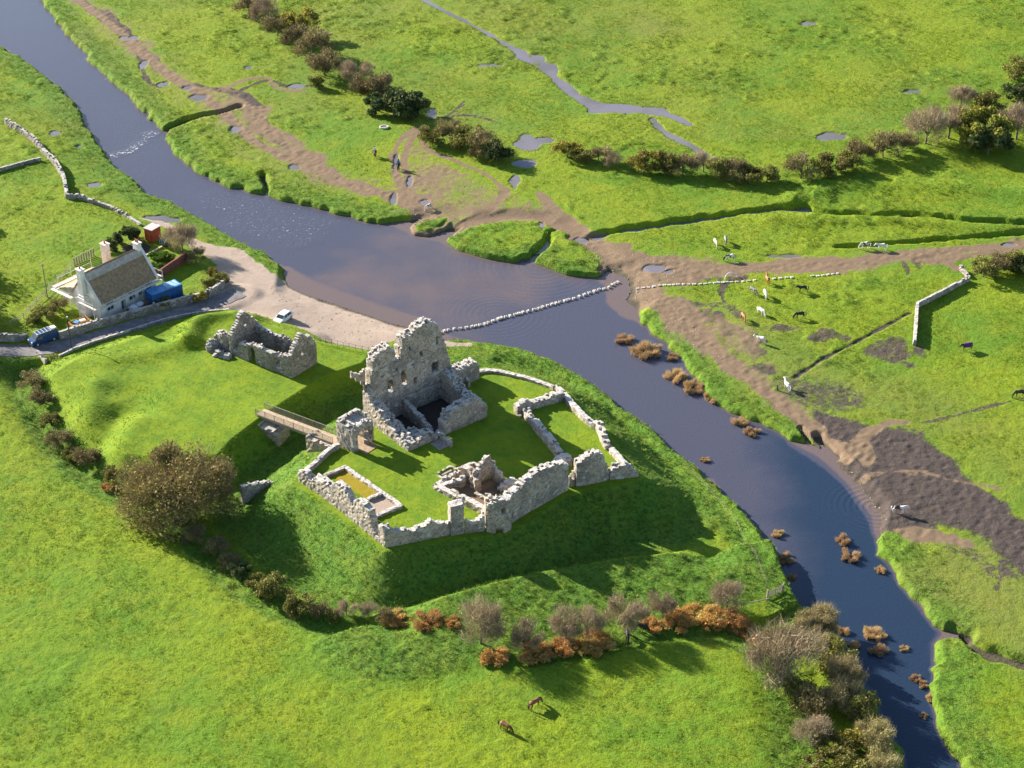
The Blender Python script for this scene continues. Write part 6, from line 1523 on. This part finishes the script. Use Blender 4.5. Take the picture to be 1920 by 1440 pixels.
L2 = [(288, 404), (320, 404), (348, 405), (380, 405), (410, 404), (438, 402), (465, 402), (490, 400), (515, 398), (545, 397), (575, 398), (605, 398), (640, 396), (668, 395), (695, 391), (720, 390), (742, 388), (766, 388), (790, 386), (815, 386), (845, 385), (880, 383), (912, 380), (945, 377), (1055, 370), (1090, 367), (1125, 364), (1155, 363), (1270, 355), (1300, 356), (1330, 353), (1357, 350), (1385, 346), (1412, 343)]
ORD = ['first', 'second', 'third', 'fourth', 'fifth', 'sixth', 'seventh', 'eighth', 'ninth', 'tenth', 'eleventh', 'twelfth', 'thirteenth', 'fourteenth', 'fifteenth', 'sixteenth', 'seventeenth', 'eighteenth', 'nineteenth', 'twentieth']
def nth(i):
    if i < 20: return ORD[i]
    if i == 29: return 'thirtieth'
    if i == 39: return 'fortieth'
    return ('twenty ' if i < 29 else 'thirty ') + ORD[(i + 1) % 10 - 1]
def stones(lst, ox, oy, k, zf, label, group, dims):
    pts = [(ox + a / k, oy + b / k) for a, b in lst]
    for i, p in enumerate(pts):
        x, y = G(p[0], p[1], zf); zb = max(ground(x, y), 0) if zf > .5 else 0
        q = pts[min(i + 1, len(pts) - 1)]; q0 = pts[max(i - 1, 0)]
        a = Vector(G(*q, zf)) - Vector(G(*q0, zf))
        o = bpy.data.objects.new('stepping_stone', SS[i % 6]); COL.objects.link(o)
        hgt = dims[2] * rnd.uniform(.85, 1.15)
        o.location = (x, y, (0.30 if zf < .5 else zb + .16) - hgt / 2); o.scale = (dims[0] * rnd.uniform(.75, 1.2), dims[1] * rnd.uniform(.8, 1.15), hgt)
        o.rotation_euler = (0, 0, math.atan2(a.y, a.x) + rnd.uniform(-.15, .15)); tag(o, label % nth(i), 'stepping stone', group)
stones(L1, 560, 360, 3, .3, 'flat pale stepping stone in the river, %s from the castle bank', 'stepping stones across the river', (.52, .5, 1.3))
stones(L2, 1100, 400, 3, .95, 'flat pale stepping stone on the muddy bank, %s from the river end', 'stepping stones along the muddy bank', (.58, .42, .5))

# loose stones and cobbles on the beach and the mud: nobody could count them
def scatter_stuff(name, label, polys, n, smin, smax, m, z, seed=3):
    g = np.random.default_rng(seed); V = []; F = []
    base = np.array([(1, 0, 0), (-1, 0, 0), (0, 1, 0), (0, -1, 0), (0, 0, 1), (0, 0, -.4)], float); f0 = [(0, 2, 4), (2, 1, 4), (1, 3, 4), (3, 0, 4)]
    for pl, w_ in polys:
        P = GP(pl, z); xs = [p[0] for p in P]; ys = [p[1] for p in P]; k = int(n * w_); c = 0
        while c < k:
            x = g.uniform(min(xs), max(xs), 200); y = g.uniform(min(ys), max(ys), 200); ins = inside(x, y, P)
            for a, b in zip(x[ins], y[ins]):
                s_ = smin + (smax - smin) * g.random() ** 3; r = g.uniform(0, 6.28); ca, sa = math.cos(r), math.sin(r)
                q = base * s_ * (1 + .35 * g.normal(size=3)); zz = ground(a, b)
                o = len(V)
                V += [(a + v[0] * ca - v[1] * sa, b + v[0] * sa + v[1] * ca, zz + v[2] * .7) for v in q]; F += [tuple(i + o for i in f) for f in f0]; c += 1
                if c >= k: break
    tag(pydata(name, V, F, m), kind='stuff')
scatter_stuff('loose_stones', '', [([(560, 545), (640, 565), (740, 595), (790, 615), (700, 650), (600, 635), (540, 600), (500, 540)], .3), ([(770, 385), (830, 395), (800, 430), (775, 425)], .15), ([(1080, 450), (1200, 480), (1300, 505), (1180, 560), (1130, 520)], .35), ([(1190, 545), (1280, 580), (1400, 700), (1370, 690), (1250, 620)], .1), ([(1540, 850), (1600, 880), (1680, 980), (1640, 970), (1580, 900)], .1)], 1500, .04, .17, plain('river_cobble', (.36, .29, .23), .9, var=.3), .8)
# ---------------------------------------------------------------- horses and riders
def skinned(name, verts, edges, root=0, sub=2):
    """one continuous body grown round a jointed skeleton; verts = (x,y,z,rx[,ry])"""
    me = bpy.data.meshes.new(name + '_skeleton'); me.from_pydata([v[:3] for v in verts], edges, []); me.update()
    o = bpy.data.objects.new(name + '_skeleton', me); COL.objects.link(o)
    md = o.modifiers.new('skin', 'SKIN'); md.use_smooth_shade = True; md.branch_smoothing = .4
    if not me.skin_vertices: me.attributes  # the modifier adds the layer
    sk = me.skin_vertices[0].data
    for i, v in enumerate(verts):
        sk[i].radius = (v[3], v[4] if len(v) > 4 else v[3]); sk[i].use_root = (i == root)
    sb = o.modifiers.new('smooth', 'SUBSURF'); sb.levels = sub; sb.render_levels = sub
    dg = bpy.context.evaluated_depsgraph_get(); dg.update()
    out = bpy.data.meshes.new_from_object(o.evaluated_get(dg)); out.name = name
    bpy.data.objects.remove(o, do_unlink=True); bpy.data.meshes.remove(me)
    return out
def horse_skel(pose):
    v = [(-.10, 0, 1.12, .31, .34)]; e = []
    def add(p, *q):
        for a in q: v.append(a); e.append((p, len(v) - 1)); p = len(v) - 1
        return p
    ch = add(0, (.36, 0, 1.10, .29, .34), (.62, 0, 1.16, .22, .30))
    ru = add(0, (-.50, 0, 1.16, .29, .31), (-.80, 0, 1.14, .20, .22))
    if pose == 'graze':
        hd = add(ch, (.86, 0, 1.10, .15, .21), (1.10, 0, .78, .11, .16), (1.24, 0, .50, .11, .13), (1.30, 0, .26, .085, .10), (1.29, 0, .10, .065, .07))
        poll, ear = hd - 2, .0
        for s in (-1, 1): add(poll, (1.33, s * .075, .60, .03), (1.39, s * .09, .66, .012))
    elif pose == 'low':
        hd = add(ch, (.90, 0, 1.28, .14, .20), (1.14, 0, 1.34, .11, .15), (1.30, 0, 1.32, .11, .13), (1.48, 0, 1.12, .085, .10), (1.56, 0, .98, .065, .07)); poll = hd - 2
        for s in (-1, 1): add(poll, (1.30, s * .075, 1.45, .03), (1.32, s * .09, 1.52, .012))
    else:
        hd = add(ch, (.84, 0, 1.38, .15, .21), (1.00, 0, 1.62, .11, .15), (1.12, 0, 1.78, .11, .13), (1.36, 0, 1.66, .085, .10), (1.50, 0, 1.54, .065, .07)); poll = hd - 2
        for s in (-1, 1): add(poll, (1.09, s * .075, 1.92, .03), (1.10, s * .09, 1.99, .012))
    for s in (-1, 1):
        st = .10 * s
        add(ch, (.56, s * .17, .95, .12), (.58 + st * .6, s * .16, .72, .085), (.57 + st, s * .15, .48, .062), (.56 + st * 1.4, s * .15, .22, .042), (.58 + st * 1.5, s * .15, .11, .05), (.62 + st * 1.5, s * .15, .03, .062))
        add(ru - 1, (-.56, s * .17, .95, .17), (-.52 - st * .5, s * .18, .72, .12), (-.74 - st, s * .16, .50, .07), (-.72 - st, s * .16, .24, .045), (-.68 - st, s * .16, .11, .05), (-.63 - st, s * .16, .03, .062))
    return v, e
def tail_mane(pose):
    mb = MB(); mb.tube([(-.93, 0, 1.22), (-1.04, 0, 1.0), (-1.06, 0, .7), (-1.02, 0, .38)], [.05, .085, .08, .03], 6); tl = bpy.data.meshes.new('tail'); tl.from_pydata(mb.V, [], mb.F)
    ln = {'graze': [(.62, 0, 1.46), (.92, 0, 1.27), (1.18, 0, .92), (1.34, 0, .60)], 'low': [(.62, 0, 1.46), (.92, 0, 1.47), (1.16, 0, 1.48), (1.32, 0, 1.44)], 'stand': [(.62, 0, 1.46), (.78, 0, 1.60), (.92, 0, 1.78), (1.06, 0, 1.90)]}[pose]
    mb = MB(); mb.tube(ln, [.05, .075, .07, .045], 6); mn = bpy.data.meshes.new('mane'); mn.from_pydata(mb.V, [], mb.F)
    return tl, mn
HM = {}
for p in ('graze', 'low', 'stand'):
    v, e = horse_skel(p); HM[p] = (skinned('body', v, e),) + tail_mane(p)
    for me in HM[p]:
        me.polygons.foreach_set('use_smooth', [True] * len(me.polygons)); me.materials.append(None)
def coat(name, a, b=None, scale=1.6, thr=.5, seed=0.0):
    m, nt, bs = mat(name); tc = N(nt, 'ShaderNodeTexCoord').outputs['Object']
    n_ = noise(nt, 9, 2, tc); base = mixc(nt, rng(nt, n_, .3, .7, 0, .35), a, tuple(q * .75 for q in a))
    if b:
        mp = N(nt, 'ShaderNodeMapping'); nt.links.new(tc, mp.inputs[0]); mp.inputs['Location'].default_value = (seed, seed * .7, 0)
        n2 = noise(nt, scale, 1, mp.outputs[0]); base = mixc(nt, rng(nt, n2, thr - .02, thr + .02), base, b)
    nt.links.new(base, bs.inputs['Base Color']); bs.inputs['Roughness'].default_value = .65; return m
CO = {'cream': coat('cream_coat', (.62, .52, .40)), 'white': coat('white_coat', (.72, .69, .65)), 'grey': coat('grey_coat', (.20, .19, .19)), 'black': coat('black_coat', (.018, .016, .017)), 'bay': coat('bay_coat', (.20, .075, .030)),
      'chestnut': coat('chestnut_coat', (.36, .13, .045)), 'dkbrown': coat('dark_brown_coat', (.05, .035, .03)), 'pied': coat('piebald_coat', (.03, .03, .03), (.72, .70, .66), 1.3, .50, 3.1), 'pied2': coat('white_patched_coat', (.72, .69, .64), (.03, .028, .028), 1.1, .56, 8.4), 'pinto': coat('pinto_coat', (.73, .70, .66), (.07, .04, .03), 1.0, .58, 5.2)}
def part_with(name, me, m, parent):
    o = bpy.data.objects.new(name, me); COL.objects.link(o); o.parent = parent
    o.material_slots[0].link = 'OBJECT'; o.material_slots[0].material = m; return o
GH = 'horses and ponies on the meadows'
def horse(px, py, hx, hy, pose, col, label, hair=None, sc=1.0, extra=None, group=GH):
    x, y, z = at(px, py)
    rz = math.atan2(-hy / .53, hx)
    t = empty('horse', (x, y, z - .03), rz, label, 'horse', group); t.scale = (sc, sc, sc)
    b, tl, mn = HM[pose]; h = CO[hair] if hair else CO[col]
    part_with('body', b, CO[col], t); part_with('tail', tl, h, t); part_with('mane', mn, h, t)
    return t
for a in [(1341, 461, .25, 1, 'graze', 'cream', 'cream horse grazing head on beside a grey one above the muddy track'),
          (1360, 456, -.1, 1, 'graze', 'grey', 'grey horse grazing right of the cream one above the muddy track'),
          (1369, 489, -1, .1, 'graze', 'pied', 'black and white horse grazing at the upper edge of the muddy track'),
          (1439, 532, -.3, -1, 'stand', 'chestnut', 'orange chestnut horse standing on the line of bank stepping stones'),
          (1411, 551, 1, .75, 'graze', 'grey', 'dark grey horse grazing just below the bank stepping stones'),
          (1434, 557, .1, 1, 'graze', 'white', 'white horse grazing right of the dark grey one below the stepping stones'),
          (1505, 548, -1, .1, 'low', 'black', 'black horse walking with lowered head, upper of the two black ones in the right meadow'),
          (1393, 600, .35, 1, 'graze', 'chestnut', 'brown chestnut horse grazing left of a plump white one'),
          (1426, 590, .7, .6, 'graze', 'white', 'plump white horse grazing right of the brown chestnut one'),
          (1500, 597, -1, .12, 'graze', 'black', 'black horse grazing side on, lower of the two black ones in the right meadow'),
          (1427, 644, -1, -.35, 'low', 'white', 'white horse with black mane standing alone in the meadow above the path', 'black'),
          (1476, 731, -.5, -.7, 'stand', 'white', 'white horse standing next to the short wooden post'),
          (1622, 466, -1, .1, 'graze', 'pied2', 'black and white horse grazing left of a pale grey one by the ditch'),
          (1653, 469, -1, .05, 'low', 'white', 'pale grey horse right of a black and white one by the ditch'),
          (1911, 744, -1, .15, 'graze', 'dkbrown', 'dark brown horse grazing at the right edge of the picture'),
          (1684, 962, 1, .12, 'low', 'pinto', 'white and brown patched horse walking over dark mud by the river bend'),
          (1002, 1327, 1, -.45, 'graze', 'bay', 'bay horse grazing in the foreground field, upper of the two', 'black'),
          (947, 1370, 1, .42, 'graze', 'bay', 'bay horse grazing in the foreground field, lower of the two', 'black'),
          (1176, 1199, .0, 1, 'graze', 'black', 'black horse grazing under the bare hawthorn of the near hedge'),
          (1200, 1183, 1, .2, 'graze', 'black', 'black horse half hidden behind the hawthorn of the near hedge'),
          (804, 392, -1, .45, 'graze', 'pied2', 'small white and black pony on the bare mud by the ford', None, .8)]:
    horse(*a)
hr = horse(1812, 657, -1, .18, 'low', 'dkbrown', 'dark horse in a purple rug standing in the right hand meadow')
# rug: a shell over back and flanks
V = []; F = []; n = 11
for i, (x, w_, zt) in enumerate(((-.98, .20, 1.36), (-.75, .31, 1.48), (-.35, .36, 1.50), (.1, .37, 1.50), (.45, .36, 1.51), (.68, .30, 1.52))):
    for k in range(n):
        a = math.pi * (k / (n - 1)) ; V.append((x, math.cos(a) * w_, 1.12 + (zt - 1.12) * math.sin(a) - (.28 if k in (0, n - 1) else 0)))
    if i: F += [((i - 1) * n + k, (i - 1) * n + k + 1, i * n + k + 1, i * n + k) for k in range(n - 1)]
o = pydata('rug', V, F, plain('purple_rug', (.075, .02, .16), .8, var=.15), hr, smooth=True); md = o.modifiers.new('thick', 'SOLIDIFY'); md.thickness = .03
h1 = horse(703, 294, -.35, -1, 'stand', 'bay', 'bay horse ridden away across the grass left of the horse track', 'black')
h2 = horse(747, 318, .05, -1, 'stand', 'black', 'black horse ridden up the wheel rutted track')
# riders, each one continuous figure astride
def rider(hs, jacket, helmet, label):
    v = [(-.02, 0, 1.56, .15, .17)]; e = []
    def add(p, *q):
        for a in q: v.append(a); e.append((p, len(v) - 1)); p = len(v) - 1
        return p
    ch = add(0, (-.01, 0, 1.76, .14, .17), (0, 0, 1.98, .13, .19), (.01, 0, 2.08, .07, .08)); hd = add(ch, (.02, 0, 2.16, .055), (.03, 0, 2.26, .095, .085), (.03, 0, 2.36, .08, .07)); add(hd - 1, (.125, 0, 2.25, .022))
    for s in (-1, 1):
        add(ch - 1, (.0, s * .21, 2.0, .065), (.04, s * .27, 1.76, .05), (.26, s * .15, 1.66, .04), (.33, s * .10, 1.66, .042), (.38, s * .09, 1.64, .022))
        add(0, (.10, s * .24, 1.45, .10), (.34, s * .36, 1.18, .075), (.24, s * .36, .82, .055), (.22, s * .35, .72, .045), (.33, s * .36, .69, .04))
    me = skinned('body', v, e, 0, 2); me.materials.append(plain('skin_tone', (.45, .28, .20), .6))
    t = empty('person', hs.location, hs.rotation_euler[2], label, 'person', 'riders on the horse track')
    mesh_obj('body', me, None, t)
    def shell(name, pts, rad, m, nn=10):
        MB().tube(pts, rad, nn).build(name, m, t, smooth=True)
    shell('jacket', [(-.03, 0, 1.50), (-.02, 0, 1.62), (-.01, 0, 1.80), (0, 0, 1.98), (.01, 0, 2.10)], [.20, .205, .20, .21, .09], jacket)
    for s in (-1, 1):
        shell('sleeve', [(0, s * .17, 2.02), (.0, s * .22, 1.99), (.04, s * .275, 1.76), (.25, s * .155, 1.66)], [.09, .09, .07, .055], jacket, 8)
        shell('trouser_leg', [(0, s * .08, 1.55), (.10, s * .24, 1.46), (.34, s * .365, 1.18), (.25, s * .365, .90)], [.13, .125, .095, .07], plain('dark_breeches', (.06, .055, .06), .8), 8)
        shell('boot', [(.25, s * .365, .92), (.22, s * .355, .72), (.36, s * .36, .685)], [.075, .065, .045], M_TIRE, 8)
    bm = bmesh.new(); bmesh.ops.create_uvsphere(bm, u_segments=12, v_segments=8, radius=.135)
    for q in bm.verts: q.co.z = max(q.co.z, -.03); q.co.x *= 1.12
    me = bpy.data.meshes.new('helmet'); bm.to_mesh(me); bm.free(); me.polygons.foreach_set('use_smooth', [True] * len(me.polygons)); mesh_obj('helmet', me, helmet, t, (.03, 0, 2.32))
rider(h1, plain('pale_jacket', (.62, .60, .60), .8), plain('dark_helmet', (.03, .03, .04), .5), 'person in a pale jacket riding the bay horse over the grass')
rider(h2, plain('blue_jacket', (.06, .13, .30), .8), plain('blue_helmet', (.10, .16, .28), .5), 'person in a blue jacket riding the black horse up the track')
# ---------------------------------------------------------------- rough grass: tufts nobody could count
def tuft_mesh(name, seed, n, h, sp, mats):
    g = np.random.default_rng(seed); s = Soup()
    a = g.random(n) * 6.283; r = sp * np.sqrt(g.random(n)); p = np.stack([np.cos(a) * r, np.sin(a) * r, np.full(n, -.04)], 1)
    d = np.stack([np.cos(a) * r * 1.3 + g.normal(size=n) * .06, np.sin(a) * r * 1.3 + g.normal(size=n) * .06, h * (.55 + .6 * g.random(n))], 1)
    w = np.stack([-np.sin(a + g.normal(size=n)), np.cos(a), 0 * a], 1) * .035
    s.tris(p, p + d, w, 0)
    return s.mesh(name, mats)
def tufts(name, label, count, seed, mk, h, sp, nb, m, smin, smax, ymax=470):
    g = np.random.default_rng(seed)
    xs = []; ys = []; need = count
    while need > 0:
        y = np.sqrt(g.uniform(140 ** 2, ymax ** 2, need * 3)); x = g.uniform(-1, 1, need * 3) * halfw(y) * .96
        r = np.interp(y, rows, np.arange(NRT)); c = np.interp(x / halfw(y), tcol, np.arange(NCT)); i = r.astype(int); j = c.astype(int)
        k = g.random(len(x)) < mk[i, j]
        xs.append(x[k][:need]); ys.append(y[k][:need]); need -= len(xs[-1])
        if len(xs) > 40: break
    x = np.concatenate(xs); y = np.concatenate(ys)
    r = np.interp(y, rows, np.arange(NRT)); c = np.interp(x / halfw(y), tcol, np.arange(NCT)); i = r.astype(int); j = c.astype(int); fr = r - i; fc_ = c - j
    z = (HZ[i, j] * (1 - fc_) + HZ[i, j + 1] * fc_) * (1 - fr) + (HZ[i + 1, j] * (1 - fc_) + HZ[i + 1, j + 1] * fc_) * fr
    me = bpy.data.meshes.new(name); n = len(x); me.vertices.add(n); me.vertices.foreach_set('co', np.stack([x, y, z], 1).astype(np.float32).ravel())
    a = me.attributes.new('size', 'FLOAT', 'POINT'); a.data.foreach_set('value', (smin + (smax - smin) * g.random(n) ** 2).astype(np.float32))
    a = me.attributes.new('turn', 'FLOAT', 'POINT'); a.data.foreach_set('value', (g.random(n) * 6.28).astype(np.float32))
    o = bpy.data.objects.new(name, me); COL.objects.link(o); tag(o, label, kind='stuff')
    src = bpy.data.objects.new(name + '_blades', tuft_mesh(name + '_blades', seed, nb, h, sp, [m]))          # fed to the node tree only, never linked to the scene
    ng = bpy.data.node_groups.new(name, 'GeometryNodeTree'); ng.interface.new_socket('Geometry', in_out='INPUT', socket_type='NodeSocketGeometry'); ng.interface.new_socket('Geometry', in_out='OUTPUT', socket_type='NodeSocketGeometry')
    gi = ng.nodes.new('NodeGroupInput'); go = ng.nodes.new('NodeGroupOutput'); ip = ng.nodes.new('GeometryNodeInstanceOnPoints'); oi = ng.nodes.new('GeometryNodeObjectInfo'); oi.inputs['Object'].default_value = src
    s1 = ng.nodes.new('GeometryNodeInputNamedAttribute'); s1.data_type = 'FLOAT'; s1.inputs[0].default_value = 'size'
    s2 = ng.nodes.new('GeometryNodeInputNamedAttribute'); s2.data_type = 'FLOAT'; s2.inputs[0].default_value = 'turn'
    cx = ng.nodes.new('ShaderNodeCombineXYZ')
    L = ng.links; L.new(gi.outputs[0], ip.inputs['Points']); L.new(oi.outputs['Geometry'], ip.inputs['Instance']); L.new(s1.outputs[0], ip.inputs['Scale']); L.new(s2.outputs[0], cx.inputs[2]); L.new(cx.outputs[0], ip.inputs['Rotation']); L.new(ip.outputs[0], go.inputs[0])
    o.modifiers.new('tufts', 'NODES').node_group = ng
rs = lambda a: a.reshape(NRT, NCT)
bad = np.clip(MOWN * 1.2 + np.clip(MUD * 1.4, 0, 1) + np.clip(DARK * 1.2, 0, 1) + GRAV * 1.5 + POOL * 3, 0, 1)
ok = (1 - bad) * (dr > .8) * sstep(2.2, 3.0, d_lane)
yard = inside(X, Y, GP([(100, 640), (110, 560), (180, 470), (260, 430), (300, 415), (440, 500), (430, 540), (380, 570)], 2.3))
ok = np.where(yard, 0, ok)
patch = sstep(.40, .62, fbm(X, Y, 7, 301, 3))
M_T1 = leaf_material('field_grass_blades', (.225, .29, .014), (.120, .23, .014), (.18, .26, .014), .4)
M_T2 = leaf_material('rank_grass_blades', (.20, .31, .03), (.10, .21, .022), (.26, .31, .05), .4)
tufts('meadow_grass', 'short tufted grass growing over all the open fields', 170000, 11, rs(ok * (.25 + .75 * patch) * (1 - .7 * np.clip(COARSE, 0, 1))), .17, .20, 12, M_T1, .5, 1.5)
tufts('rank_grass', 'long rank grass on the castle slopes, banks and ditch edges', 34000, 12, rs(ok * np.clip(COARSE * 1.2 + .05 * patch + 2.2 * clump * (1 - fg), 0, 1)), .24, .26, 14, M_T2, .5, 1.4)
M_T3 = leaf_material('lawn_blades', (.22, .29, .012), (.12, .21, .012), (.17, .25, .014), .4)
lawn = MOWN * (1 - np.clip(MUD * 2, 0, 1)) * (1 - np.clip(DARK * 2, 0, 1)) * (1 - np.clip(GRAV * 2, 0, 1)) * (1 - np.clip(OCHRE * 2, 0, 1)) * (.3 + .7 * sstep(.4, .6, fbm(X, Y, 3, 303, 3)))
tufts('lawn_grass', 'short mown grass of the castle wards', 30000, 13, rs(lawn), .07, .16, 10, M_T3, .5, 1.4, 330)
